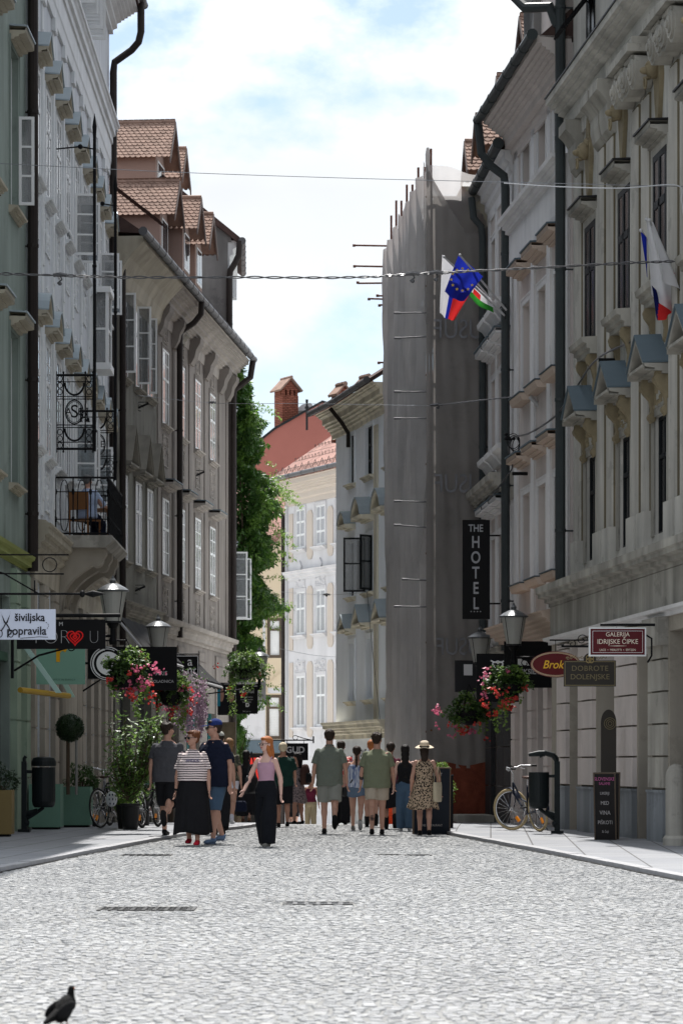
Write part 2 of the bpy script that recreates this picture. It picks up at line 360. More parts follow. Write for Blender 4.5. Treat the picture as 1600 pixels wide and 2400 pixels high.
# drain covers: (x, y, width, depth)
COVERS = [(P(340,0,0).x,0,0,0)]
def cover_at(px, py, w, d):
    Y = CH*F/(py-HOR); return ((px-800)/F*Y, Y, w, d)
COVERS = [cover_at(345,2130,.80,.55), cover_at(745,2117,.60,.42), cover_at(343,2004,.66,.6), cover_at(912,2003,.30,.3), cover_at(980,2004,.36,.3)]
setts()
m_iron = mat('cast_iron', (0.07,0.07,0.07), rough=0.55, var=0.4, scale=8, bump=0.6, bscale=60)
m_ironpale = mat('pale_cover_stone', (0.25,0.25,0.255), rough=0.7, var=0.4, scale=8, bump=0.6, bscale=60)
clab = ['largest dark drain grate in the cobbles, left of centre, nearest the pigeon','pale worn metal cover set in the cobbles near the middle of the street','dark flat drain cover in the cobbles in front of the woman in the striped top','small dark slot drain in the cobbles, the left one of two behind each other','small dark slot drain in the cobbles, the right one of the pair on the right']
for k,(x,y,w,d) in enumerate(COVERS):
    e = empty('drain_cover', (x,y,gz(y)), 0, clab[k], 'drain cover')
    fr = MB(); t=.03
    fr.box(-w/2,w/2,-d/2,-d/2+t,-.02,.004); fr.box(-w/2,w/2,d/2-t,d/2,-.02,.004); fr.box(-w/2,-w/2+t,-d/2+t,d/2-t,-.02,.004); fr.box(w/2-t,w/2,-d/2+t,d/2-t,-.02,.004)
    fr.build('frame', m_iron, e)
    g = MB(); nb = max(4,int(w/.05))
    for i in range(nb):
        x0 = -w/2+t + (w-2*t)*i/nb; g.box(x0+.006, x0+(w-2*t)/nb-.008, -d/2+t, d/2-t, -.02, 0.0 if i%2 else -.003)
    for j in range(3): g.box(-w/2+t, w/2-t, -d/2+t+(d-2*t)*j/3, -d/2+t+(d-2*t)*j/3+.02, -.02, .002)
    g.build('grate', m_ironpale if k==1 else m_iron, e)
    MB().box(-w/2,w/2,-d/2,d/2,-.03,-.021).build('shaft', m_void, e)
def slab_pat(t, c, cur):
    b = N(t, 'ShaderNodeTexBrick'); b.inputs['Scale'].default_value = 1; b.inputs['Brick Width'].default_value = 0.9; b.inputs['Row Height'].default_value = 0.6
    b.inputs['Mortar Size'].default_value = 0.012; b.inputs['Color1'].default_value = (1,1,1,1); b.inputs['Color2'].default_value = (0.86,0.87,0.9,1); b.inputs['Mortar'].default_value = (0.35,0.34,0.33,1)
    mp = N(t, 'ShaderNodeMapping'); mp.inputs['Rotation'].default_value = (0,0,R(93)); t.links.new(c.outputs['Object'], mp.inputs[0]); t.links.new(mp.outputs[0], b.inputs['Vector'])
    x = N(t, 'ShaderNodeMix', data_type='RGBA', blend_type='MULTIPLY'); x.inputs[0].default_value = 1
    t.links.new(cur, x.inputs[6]); t.links.new(b.outputs[0], x.inputs[7]); return x.outputs[2]
m_slab = mat('grey_stone_slab', (0.24,0.245,0.255), rough=0.75, var=0.14, scale=2.5, pattern=slab_pat)
PAVE = 0.04
def pavement(name, K, side):
    mb = MB(); ys = [-25,0,12,20,26,31.6,37.3,37.4,39,43,46.5]+[50,52,54,57,60,63,66,70,75]
    sgn = -1 if side == 'l' else 1; far = 9
    for y in ys:
        k = interp(K, y); z = gz(y) + PAVE
        mb.v += [(k, y, z-.18), (k, y, z), (sgn*far, y, z)]
    for i in range(len(ys)-1):
        a = i*3; b = a+3
        mb.f += [(a,a+1,b+1,b),(a+1,a+2,b+2,b+1)]
    tag(mb.build(name, m_slab), kind='structure')
pavement('pavement_left', KL, 'l'); pavement('pavement_right', KR, 'r')
# raised kerb stones standing out along the pavement edges
m_kerb = mat('kerb_granite', (0.31,0.31,0.32), rough=0.8, var=0.2, scale=5)
for nm, K, sg in (('kerb_left',KL,-1),('kerb_right',KR,1)):
    mb = MB(); y = 12
    while y < 58:
        l = 0.98; a = interp(K,y); b = interp(K,y+l)
        if nm=='kerb_left' and 46.3 < y < 47.5: y += 1; continue
        M = Matrix.Translation((a - sg*.01, y, gz(y)+PAVE+rnd.uniform(.004,.010))) @ Matrix.Rotation(math.atan2(l, b-a), 4, 'Z')
        mb.box(0.006, l*1.0-0.006, 0 if sg<0 else -.16, .16 if sg<0 else 0, -.18, 0, M); y += l
    tag(mb.build(nm, m_kerb), kind='structure')
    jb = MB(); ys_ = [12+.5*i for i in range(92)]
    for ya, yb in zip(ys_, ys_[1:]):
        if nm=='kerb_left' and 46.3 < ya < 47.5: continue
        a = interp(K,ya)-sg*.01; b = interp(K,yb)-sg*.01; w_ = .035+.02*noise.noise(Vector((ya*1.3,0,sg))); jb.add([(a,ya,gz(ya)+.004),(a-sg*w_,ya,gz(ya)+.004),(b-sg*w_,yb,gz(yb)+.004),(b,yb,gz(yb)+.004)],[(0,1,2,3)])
    tag(jb.build('kerb_shade_strip', mat('dark_kerb_shade',(0.035,0.035,0.035),rough=.95)), kind='structure')  # dark strip painted along the kerb foot as the shade of its face

# ================================================================ BUILDING FRAME
def wall_mesh(L_, zb, zt, holes, t=0.22, x0=0.0):
    """front skin at y=0 with openings (x, z, w, h) and reveals t deep"""
    mb = MB(); xs = sorted({x0, L_} | {round(h[0]-h[2]/2,4) for h in holes} | {round(h[0]+h[2]/2,4) for h in holes})
    zs = sorted({zb, zt} | {round(h[1],4) for h in holes} | {round(h[1]+h[3],4) for h in holes})
    xs = [x for x in xs if x0 <= x <= L_]; zs = [z for z in zs if zb <= z <= zt]
    def inh(x, z): return any(h[0]-h[2]/2 < x < h[0]+h[2]/2 and h[1] < z < h[1]+h[3] for h in holes)
    for i in range(len(xs)-1):
        for j in range(len(zs)-1):
            if not inh((xs[i]+xs[i+1])/2, (zs[j]+zs[j+1])/2):
                mb.add([(xs[i],0,zs[j]),(xs[i+1],0,zs[j]),(xs[i+1],0,zs[j+1]),(xs[i],0,zs[j+1])], [(0,1,2,3)])
    for h in holes:
        a, b, c, d = h[0]-h[2]/2, h[0]+h[2]/2, h[1], h[1]+h[3]
        mb.add([(a,0,c),(b,0,c),(b,0,d),(a,0,d),(a,t,c),(b,t,c),(b,t,d),(a,t,d)], [(0,4,5,1),(1,5,6,2),(2,6,7,3),(3,7,4,0)])
    return mb
class Bld:
    def __init__(s, label, A, B, zb=-0.05, name='town_house', cat='building'):
        s.A = Vector((A[0], A[1], 0)); d = Vector((B[0]-A[0], B[1]-A[1], 0)); s.L = d.length; s.u = d.normalized(); s.n = Vector((s.u.y, -s.u.x, 0))  # outward
        s.zb = zb; s.root = empty(name, (A[0], A[1], zb), math.atan2(d.y, d.x), label, cat); s.cache = {}
    def loc(s, px, py, out=0.0):
        """photo pixel -> (x, z) on the facade plane moved out by `out`"""
        o = s.A + s.n*out; r = Vector(((px-800)/F, 1, (HOR-py)/F)); C = Vector((0,0,CH))
        t = (o - C).dot(s.n) / r.dot(s.n); p = C + r*t; return (p - s.A).dot(s.u), p.z - s.zb
    def world(s, x, out, z): return s.A + s.u*x + s.n*out + Vector((0,0,z + s.zb))
    def part(s, mb, name, m, parent=None, smooth=False, loc=None): return mb.build(name, m, parent or s.root, smooth, loc)
    def shared(s, key, name, make, m, loc, parent=None, smooth=False):
        if key not in s.cache: s.cache[key] = make().mesh(name, m, smooth)
        return link(name, s.cache[key], parent or s.root, loc)
    def wall(s, m, zt, holes, t=0.22, depth=7.0, zb=-1.5, x0=0.0, L_=None, name='wall'):
        L_ = L_ or s.L; mb = wall_mesh(L_, zb, zt, holes, t, x0)
        mb.add([(x0,0,zb),(x0,0,zt),(x0,depth,zt),(x0,depth,zb)], [(0,1,2,3)]); mb.add([(L_,0,zb),(L_,0,zt),(L_,depth,zt),(L_,depth,zb)], [(3,2,1,0)])
        mb.add([(x0,depth,zb),(L_,depth,zb),(L_,depth,zt),(x0,depth,zt)], [(3,2,1,0)])
        return s.part(mb, name, m)
    def mould(s, m, x0, x1, z, prof, name='cornice', parent=None, smooth=False):
        """profile list of (out, z) from the wall, extruded along the facade"""
        if not smooth:                                   # break every sweep into small fillets
            q = [prof[0]]
            for (a, b), (c, d) in zip(prof, prof[1:]):
                n = max(1, round(abs(c-a)/.085)) if abs(c-a) > .03 and d > b else 0
                for i in range(n): q += [(a+(c-a)*i/n, b+(d-b)*(i+.75)/n), (a+(c-a)*(i+1)/n, b+(d-b)*(i+1)/n)]
                if not n: q.append((c, d))
            prof = q
        poly = [(-o, z+dz) for o, dz in prof] + [(0.002, z+prof[-1][1]), (0.002, z+prof[0][1])]
        mb = MB(); mb.prism(poly, x0, x1, axis='x'); return s.part(mb, name, m, parent)
    def window(s, x, z, w, h, fm=None, gm=None, cols=2, rows=(0.62,), rec=0.14, bars=0, surround=None, sill=None, sm=None, sw=0.14, frame_t=0.055):
        fm = fm or m_winw; gm = gm or m_glass
        def fr():
            mb = MB(); t = frame_t; y0, y1 = rec, rec+.06
            mb.box(-w/2, w/2, y0, y1, 0, t); mb.box(-w/2, w/2, y0, y1, h-t, h); mb.box(-w/2, -w/2+t, y0, y1, t, h-t); mb.box(w/2-t, w/2, y0, y1, t, h-t)
            zs = [0] + [h*r for r in rows] + [h]
            for r in rows: mb.box(-w/2+t, w/2-t, y0-.006, y1, h*r-t*.6, h*r+t*.6)
            for c in range(1, cols):
                xc = -w/2 + w*c/cols; mb.box(xc-t*.55, xc+t*.55, y0-.006, y1-.004, t, h-t)
            for zi in range(len(zs)-1):
                for bb in range(bars):
                    zz = zs[zi] + (zs[zi+1]-zs[zi])*(bb+1)/(bars+1); mb.box(-w/2+t, w/2-t, y0+.002, y1-.01, zz-.014, zz+.014)
            return mb
        key = (w, h, fm.name, cols, rows, bars, rec)
        o = s.shared(('f',)+key, 'window', fr, fm, (x, 0, z))
        s.shared(('p',)+key+(gm.name,), 'pane', lambda: MB().box(-w/2+.02, w/2-.02, rec+(.03 if rec>0 else .010), rec+.045, .02, h-.02), gm, (0,0,0), o)
        if surround:
            def su():
                mb = MB(); a = sw; q = .018
                mb.box(-w/2-a, -w/2, -q, .01, -.02, h+a); mb.box(w/2, w/2+a, -q, .01, -.02, h+a); mb.box(-w/2, w/2, -q, .01, h, h+a)
                mb.box(-w/2-a-.012, -w/2-a+.03, -q-.012, .01, -.02, h+a+.012); mb.box(w/2+a-.03, w/2+a+.012, -q-.012, .01, -.02, h+a+.012); mb.box(-w/2-a+.03, w/2+a-.03, -q-.012, .01, h+a-.03, h+a+.012)
                return mb
            s.shared(('s', w, h, sw, surround.name), 'window_surround', su, surround, (0,0,0), o)
        if sill:
            def si():
                mb = MB(); a = sw+.05; poly = [(.02,-.16),(-.05,-.16),(-.05,-.125),(-.09,-.12),(-.09,-.09),(-.15,-.08),(-.16,-.045),(.02,-.03)]
                mb.prism(poly, -w/2-a, w/2+a, axis='x'); return mb
            s.shared(('i', w, h, sw, sill.name), 'sill', si, sill, (0,0,0), o)
        return o
    def leaf(s, parent, x, z, w, h, ang, hinge=1, fm=None, gm=None, out=0.02, rows=(0.33,0.66), name='casement'):
        """an open casement hinged at (x, -out); ang = opening angle from the wall"""
        fm = fm or m_winw; mb = MB(); t = .05
        mb.box(0,w,-.02,.02,0,t); mb.box(0,w,-.02,.02,h-t,h); mb.box(0,t,-.02,.02,t,h-t); mb.box(w-t,w,-.02,.02,t,h-t)
        for r in rows: mb.box(t,w-t,-.015,.015,h*r-.018,h*r+.018)
        o = s.part(mb, name, fm, parent); p = MB().box(t-.01,w-t+.01,-.005,.005,t-.01,h-t+.01).build('pane', gm or m_lglass, o)
        o.location = (x, -out, z); o.rotation_euler = (0, 0, -R(ang) if hinge > 0 else R(180+ang)); return o
    def hood(s, m, parent, w, z, kind, d=0.42, top=None, h=.5, x=0):
        """pediment over a window: 'tri', 'arc' or 'flat'; sheet-metal top"""
        hw = w/2; mb = MB(); tp = MB(); b = .10
        def rise(t_):
            if kind == 'tri': return h*(1-abs(t_))
            if kind == 'arc': return h*math.sqrt(max(0,1-t_*t_*.92)) - h*math.sqrt(.08)*(abs(t_))
            return .06
        n = 2 if kind == 'tri' else (10 if kind == 'arc' else 1)
        prev = None
        mb.prism([(.01,z-.05),(-d*.3,z-.05),(-d*.3,z-.015),(-d*.6,z-.005),(-d*.6,z+.03),(-d*.88,z+.04),(-d,z+.055),(-d,z+b),(.01,z+b)], x-hw, x+hw, axis='x')
        for i in range(n):
            a = -1+2*i/n; c = -1+2*(i+1)/n; za, zc = z+b+rise(a), z+b+rise(c)
            M_ = None
            xa, xc = x+a*hw, x+c*hw
            tp.add([(xa,-d-.03,za),(xc,-d-.03,zc),(xc,.0,zc+.02),(xa,.0,za+.02),(xa,-d-.03,za+.03),(xc,-d-.03,zc+.03),(xc,.0,zc+.05),(xa,.0,za+.05)],
                   [(0,1,2,3),(7,6,5,4),(0,4,5,1),(1,5,6,2),(3,7,4,0)])
            th = .11
            mb.add([(xa,-d,za-th),(xc,-d,zc-th),(xc,0,zc-th),(xa,0,za-th),(xa,-d,za-.002),(xc,-d,zc-.002),(xc,0,zc-.002),(xa,0,za-.002)], [(0,1,2,3),(0,4,5,1),(7,6,5,4)])
        mb.prism([(x-hw+.02,z+b)]+[(x+(-1+2*i/max(n,2))*(hw-.02), z+b+max(0,rise(-1+2*i/max(n,2))-.05)) for i in range(max(n,2)+1)]+[(x+hw-.02,z+b)], -.14, 0.01)
        o = s.part(mb, 'pediment', m, parent); tp.build('metal_cover', top or m_bluezinc, o); return o
    def pipe(s, m, x, out, z0, z1, r=.06, name='downpipe', top=None):
        mb = MB(); pts = [(x,-out,z0),(x,-out,z1)]
        if top: pts += [(x+dx, -out-do, z1+dz) for dx, do, dz in top]
        mb.tube(pts, r, 10)
        z = z0+1
        while z < z1: mb.lathe([(r+.012,z),(r+.012,z+.06)], 10, Matrix.Translation((x,-out,0))); mb.box(x-.012,x+.012,-out,.02,z+.01,z+.04); z += 2.4
        return s.part(mb, name, m, smooth=False)
m_lglass = mat('open_casement_glass', (0.16,0.17,0.175), rough=0.06, var=0.2, bump=0, spec=0.8, alpha=0.55)
def half_gutter(mb, p0, p1, r=.085):
    p0 = Vector(p0); p1 = Vector(p1); mb.tube([p0, p1], r, 10)
    n = int((p1-p0).length/1.0); d = (p1-p0).normalized()
    for i in range(n+1):
        c = p0 + (p1-p0)*i/max(n,1); mb.tube([c-d*.015, c+d*.015], r+.012, 10)
# ================================================================ LEFT SIDE
def roof_slab(b, m, x0, x1, ze, over=.6, slope=35, depth=5.5, name='roof'):
    mb = MB(); t = math.tan(R(slope)); d = depth
    mb.prism([(-over, ze), (d, ze+(d+over)*t), (2*d+over, ze), (2*d+over, ze-.12), (d, ze+(d+over)*t-.14), (-over, ze-.10)], x0, x1, axis='x')
    return b.part(mb, name, m)
def vgroove(b, m, x, z0, z1, w, out, n=0, name='pilaster', parent=None, cap=0.0):
    mb = MB()
    if n:
        mb.box(x-w/2, x+w/2, -out+.03, .01, z0, z1)
        for i in range(n+1):
            xx = x-w/2+(w-.02)*i/n; mb.box(xx, xx+.02*1.0+ .012, -out, -out+.03, z0, z1)
    else: mb.box(x-w/2, x+w/2, -out, .01, z0, z1)
    if cap:
        mb.prism([(-out-.03,z1),(-out-.14,z1+cap*.5),(-out-.16,z1+cap),(.01,z1+cap),(.01,z1)], x-w/2-.07, x+w/2+.07, axis='x')
    return b.part(mb, name, m, parent)
def rustic(b, m, x, z0, z1, w, out=.1, hz=.5, name='pier', parent=None, side=0.3):
    mb = MB(); z = z0
    while z < z1-.05:
        h = min(hz, z1-z); mb.box(x-w/2, x+w/2, -out, side, z+.015, z+h-.015); mb.box(x-w/2+.02, x+w/2-.02, -out+.025, side-.02, z+h-.016, z+h+.016); z += h
    return b.part(mb, name, m, parent)
def relief(b, m, x, z, w, h, seed=0, out=.05, parent=None, name='stucco_relief'):
    r = random.Random(seed); mb = MB()
    for q in range(int(10+w*h*22)):
        a = r.uniform(-.5,.5); c = r.uniform(-.5,.5); s_ = r.uniform(.03,.08)
        mb.ell((x+a*w, 0, z+h/2+c*h), (s_*r.uniform(.5,1.3), out, s_*r.uniform(.5,1.5)), n=6, m=4)
    mb.box(x-w/2, x+w/2, -.025, .01, z, z+.03); mb.box(x-w/2, x+w/2, -.025, .01, z+h-.03, z+h)
    mb.box(x-w/2, x-w/2+.03, -.025, .01, z+.03, z+h-.03); mb.box(x+w/2-.03, x+w/2, -.025, .01, z+.03, z+h-.03)
    return b.part(mb, name, m, parent)

# ---- pale green house on the left edge
L0 = Bld('pale green house on the left edge of the street, next to the white stucco house', (-5.78,38), (-5.66,51.15))
h0 = [(x, z, 1.05, h) for x in (11.35, 8.6, 5.6, 2.8) for z, h in ((10.85,2.75),(6.1,2.6),(15.4,2.2))]
L0.wall(m_wgreen, 19.5, h0 + [(8.9,0.1,3.6,4.0),(4,0.1,3.4,4.0)])
for x, z, w, h in h0:
    o = L0.window(x, z, w, h, cols=2, rows=(.68,), rec=.1, surround=m_wgreen, sill=m_cream)
    if z < 15:
        L0.hood(m_cream, o, 1.25, h+.12, 'flat', d=.28)
ow = L0.window(11.35, 10.85, 1.05, 2.75, cols=2, rows=(.68,), rec=.1)
bpy.data.objects.remove([c for c in kids(ow) if c.name.startswith('pane')][0]); bpy.data.objects.remove(ow)
L0.leaf(L0.root, 11.9, 11.05, .27, 1.55, 86, name='casement')
m_olive = mat('olive_paint', (0.27,0.30,0.10), var=.2); m_gpaint = mat('green_pier_paint', (0.30,0.38,0.29), var=.15, streak=.2)
L0.mould(m_olive, 0, 13.1, 4.7, [(.03,0),(.13,.06),(.18,.18),(.20,.24)], 'cornice')
for x in (12.9-.35, 11.15, 6.6): rustic(L0, m_gpaint, x, -1, 4.6, .55, .12, 1.0)
L0.part(MB().box(7.1,10.7,.15,.2,.1,4.1), 'shopfront', m_glass); L0.part(MB().box(2.3,5.7,.15,.2,.1,4.1), 'shopfront', m_glass)
L0.part(MB().box(7.1,10.7,.02,.14,3.0,3.15).box(8.8,8.9,.02,.14,.1,3.0), 'shopfront_frame', mat('dark_green_paint',(0.05,0.10,0.07),rough=.5))
L0.pipe(m_pipe, 12.98, .14, 4.7, 20, .095)
L0.mould(m_cream, 0, 13.1, 19.0, [(.1,0),(.8,.3),(1.35,.5)], 'cornice'); roof_slab(L0, m_tiledark, 0, 13.1, 19.5)  # unseen top cornice made extra wide to throw shade on the left pavement

m_skyglass = mat('bright_reflecting_glass', (0.16,0.18,0.21), rough=0.05, var=0.5, scale=1.6, bump=0, spec=1.0)
# ---- white stucco house with the balcony
L1 = Bld('long white stucco house with a wrought iron balcony and pilasters between its windows', (-5.6,51.2), (-5.74,70.4))
bx = [1.1+2.13*k for k in range(9)]
L1.wall(m_wwhite, 20.0, [(x,12.0,.95,2.05) for x in bx]+[(x,7.1,.95,2.15) for x in bx]+[(x,17.45,.9,1.75) for x in bx[:6]]+[(x,-.2,1.2,3.9) for x in bx], t=.25)
kinds = ['arc','arc','tri','arc','tri','arc','tri','arc','tri']
for k, x in enumerate(bx):
    for z, h, kd in ((12.0,2.05,'tri'),(7.1,2.15,kinds[k])):
        o = L1.window(x, z, .95, h, cols=2, rows=(.64,), bars=1, rec=-.035, surround=m_wwhite2, sill=m_wwhite2, sw=.12, frame_t=.075, gm=m_skyglass)
        L1.hood(m_cream, o, 1.08, h+.16, kd, d=.26, h=.36)
        relief(L1, m_wwhite2, x, z-1.05, .85, .75, seed=k, out=.025)
        relief(L1, m_wwhite2, x, z+h+.72, .5, .35, seed=k+50, out=.03)
    if k < 6: o = L1.window(x, 17.45, .9, 1.75, cols=2, rows=(.64,), rec=.08)
    for sgn in ((-1, 1) if k < 6 else ()):                                # louvred shutters standing open
        mb = MB(); w_ = .42; hh = 1.85
        mb.box(0,w_,-.02,.02,0,.07); mb.box(0,w_,-.02,.02,hh-.07,hh); mb.box(0,.06,-.02,.02,.07,hh-.07); mb.box(w_-.06,w_,-.02,.02,.07,hh-.07); mb.box(.06,w_-.06,-.02,.02,.9,.96)
        for q in range(22):
            zz = .1+q*.08
            mb.add([(.06,-.018,zz),(w_-.06,-.018,zz),(w_-.06,.018,zz+.07),(.06,.018,zz+.07),(.06,-.012,zz-.006),(w_-.06,-.012,zz-.006),(w_-.06,.024,zz+.064),(.06,.024,zz+.064)], [(0,1,2,3),(4,7,6,5),(0,4,5,1),(2,6,7,3)])
        sh = L1.shared(('shut',), 'shutter', lambda: mb, m_winw, (x+sgn*.47, -.02, 17.4)); sh.rotation_euler = (0,0,-R(90 - sgn*rnd.uniform(-14,20)))
    if k < 8:
        xm = x+1.065
        mb = MB(); mb.box(xm-.17,xm+.17,-.03,.01,5.9,15.5); mb.box(xm-.11,xm+.11,-.045,-.03,6.2,9.9); mb.box(xm-.11,xm+.11,-.045,-.03,10.6,15.0); mb.box(xm-.22,xm+.22,-.08,.01,15.5,15.75)
        L1.part(mb, 'pilaster', m_wwhite2)
        rustic(L1, m_ground, xm, -1.2, 4.6, .85, .10, .62)
    # shopfront glazing behind each opening
    L1.part(MB().box(x-.6,x+.6,.22,.26,-.2,3.7), 'shopfront', m_glass)
    L1.part(MB().box(x-.6,x-.52,.14,.215,-.2,3.7).box(x+.52,x+.6,.14,.215,-.2,3.7).box(x-.52,x+.52,.14,.215,2.7,2.8), 'shopfront_frame', m_winb)
rustic(L1, m_ground, .12, -1.2, 4.6, .5, .10, .62); rustic(L1, m_ground, 18.9, -1.2, 4.6, .5, .10, .62)
L1.mould(m_wwhite2, 0, 19.2, 15.75, [(.05,0),(.06,.25),(.08,.3),(.08,.7),(.12,.76),(.12,.85),(.18,.95),(.22,1.15),(.26,1.22),(.26,1.3)], 'string_course')
L1.mould(m_cream, 0, 19.2, 4.6, [(.08,0),(.10,.3),(.2,.55),(.34,.8),(.38,.95),(.2,1.05)], 'string_course')
L1.mould(m_wwhite2, 0, 19.2, 19.3, [(.1,0),(.3,.3),(.7,.55),(.78,.7)], 'cornice')
g = MB(); half_gutter(g, (0,-.85,20.1), (19.5,-.85,20.1)); L1.part(g, 'gutter', m_zinc)
roof_slab(L1, m_tiledark, 0, 19.2, 20.02, .75)
L1.pipe(m_pipe, 18.95, .12, 4.0, 18.3, .09, top=[(0,.03,.25),(0,.45,.55),(0,.62,.75),(0,.68,1.0),(0,.68,1.9)])
# projecting ground floor bay of glazing and an open top-hung sash
mb = MB(); M_ = Matrix.Translation((9.62+.0,-.06,10.9))
sh = L1.leaf(L1.root, 7.0, 12.05, .95, 1.9, 0, name='casement'); sh.rotation_euler = (R(-17),0,0); sh.location = (7.02,-.08,12.15)
for x, z in ((9.62-.47,12.05),(15.9,12.0),(13.9,7.2),(9.2,7.2)):
    L1.leaf(L1.root, x, z, .46, 1.3, 85); L1.leaf(L1.root, x+.95, z, .46, 1.3, 80)
mb = MB()                                              # glazed box bay
for x0,x1,y0,y1 in ((13.35,13.42,-.42,-.35),(14.35,14.42,-.42,-.35),(13.35,13.42,-.07,0),(14.35,14.42,-.07,0)): mb.box(x0,x1,y0,y1,10.35,11.95)
mb.box(13.3,14.47,-.47,.0,10.2,10.35); mb.box(13.3,14.47,-.47,0,11.95,12.08); mb.box(13.42,14.35,-.41,-.37,11.1,11.15); mb.box(13.36,13.41,-.35,-.07,11.1,11.15)
o = L1.part(mb, 'glazed_box', m_winw); MB().box(13.375,13.395,-.35,-.07,10.35,11.95).box(13.42,14.35,-.395,-.38,10.35,11.95).build('pane', m_lglass, o)
# columns and scroll consoles under the balcony
for x in (4.95, 6.3):
    mb = MB(); mb.lathe([(.24,-.05),(.24,.4),(.20,.5),(.20,3.35),(.17,3.42),(.25,3.5),(.27,3.62),(.27,3.9)], 20, Matrix.Translation((x,-.22,0)))
    L1.part(mb, 'column', m_ground, smooth=False)
def console(x):
    pts = []; 
    for i in range(13):
        t = i/12; pts.append((-(.12+.80*(t**2.2)), 4.15+1.1*t**.7))
    poly = pts + [(-1.0,5.38),(-1.0,5.5),(.01,5.5),(.01,3.95),(-.12,3.95)]
    mb = MB(); mb.prism(poly, x-.19, x+.19, axis='x'); mb.lathe([(.14,-.2),(.14,.2)], 16, Matrix.Translation((x,-.80,5.27)) @ Matrix.Rotation(R(90),4,'Y')); mb.lathe([(.10,-.21),(.10,.21)], 16, Matrix.Translation((x,-.22,4.2)) @ Matrix.Rotation(R(90),4,'Y'))
    return mb
X0, X1, BO = 4.75, 8.55, 1.05
b_ = MB(); b_.prism([(-BO-.08,5.72),(-BO-.12,5.66),(-BO-.05,5.58),(-BO+.05,5.5),(.01,5.5),(.01,5.74),(-BO-.08,5.74)], X0-.1, X1+.1, axis='x'); bal = L1.part(b_, 'balcony_slab', m_palstone)
for x in (5.1, 6.6, 8.2): console(x).build('console', m_ground, bal)
rail = MB()
def rail_panel(mb, a, b, z0=5.78, h=1.1):
    a = Vector(a); b = Vector(b); d = b-a; n = max(2, round(d.length/.36)); 
    for z in (z0, z0+h, z0+.28, z0+h-.28): mb.tube([a+Vector((0,0,z)), b+Vector((0,0,z))], .022 if z in (z0,z0+h) else .011, 6)
    for i in range(n+1):
        p = a+d*i/n; mb.tube([p+Vector((0,0,z0)), p+Vector((0,0,z0+h))], .013, 6)
        if i < n:
            c = a+d*(i+.5)/n; r = d.normalized()*.09
            pts = [c+Vector((0,0,z0+h/2)) + r*math.cos(t)*.95 + Vector((0,0,1))*math.copysign(abs(math.sin(t))**.6, math.sin(t))*(h*.46) for t in [2*math.pi*k/18 for k in range(18)]]
            mb.tube(pts, .010, 5, closed=True)
        for zz in (z0+.28, z0+h-.28): mb.ell(p+Vector((0,0,zz)), (.035,.035,.07), n=6, m=4)
rail_panel(rail, (X0,-.02,0), (X0,-BO,0)); rail_panel(rail, (X0,-BO,0), (X1,-BO,0)); rail_panel(rail, (X1,-BO,0), (X1,-.02,0))
rail.build('railing', m_black, bal)
# wrought iron brackets with monogram standing out from the wall
def grille(x, lab):
    e = empty('iron_grille', L1.world(x, 0, 7.45), L1.root.rotation_euler[2], lab, 'wrought iron', 'wrought iron monogram grilles above the balcony'); mb = MB(); H = 1.45; W_ = .78
    def line(p, q, r=.014): mb.tube([(0,-p[0],p[1]),(0,-q[0],q[1])], r, 6)
    for z in (0, H): line((0,z),(W_+.03,z),.026)
    for y in (.03,.17,.6,.75): line((y,0),(y,H),.014)
    for z in (.13,.42,.47,.98,1.03,1.32): line((.03,z),(.75,z),.010)
    def ring(cy, cz, ry, rz, r=.010, a0=0, a1=360, n=24): mb.tube([(0,-(cy+ry*math.cos(R(a0+(a1-a0)*i/n))), cz+rz*math.sin(R(a0+(a1-a0)*i/n))) for i in range(n+(a1-a0!=360))], r, 5, closed=(a1-a0==360))
    ring(.385,.725,.175,.235,.014); ring(.385,.725,.15,.205,.007)
    for yy in (.1,.675):
        for zz in (.07,.2,.33,1.12,1.25,1.38): ring(yy,zz,.05,.055,.009)
    for zc in (.40,1.30): ring(.385,zc,.19,.24,.022,180,360,14)
    for zz in (0,.47,.98,H):
        for yy in (.03,.17,.6,.75): mb.ell((0,-yy,zz+(.05 if zz==H else -.05 if zz==0 else 0)), (.022,.022,.03), n=6, m=4)
    mb.build('frame', m_black, e)
    for t_, dy, s_ in (('A',.27,.2),('S',.385,.36),('E',.50,.2)):
        text(t_, s_, m_black, e, (0,-dy,.725), (R(90),0,R(-90)), name='monogram', ext=.008)
    p = MB(); p.tube([(0,-.78,-.05),(0,-.78,6.1)], .032, 10); p.tube([(0,-.78,6.1),(0,-.78,6.35),(0,-.78,6.6)], [.03,.045,.005], 8); p.ell((0,-.78,.35),(.05,.05,.05)); p.ell((0,-.78,3.6),(.045,.045,.05))
    p.tube([(0,-.78,5.9),(0,-.5,5.95),(0,.0,5.9)], .015, 6); p.ell((0,-.5,5.95),(.05,.05,.05)); p.build('pole', m_black, e)
grille(4.8, 'nearer wrought iron monogram grille with tall pole above the balcony')
grille(10.5, 'farther wrought iron monogram grille with tall pole, half hidden behind the nearer one')

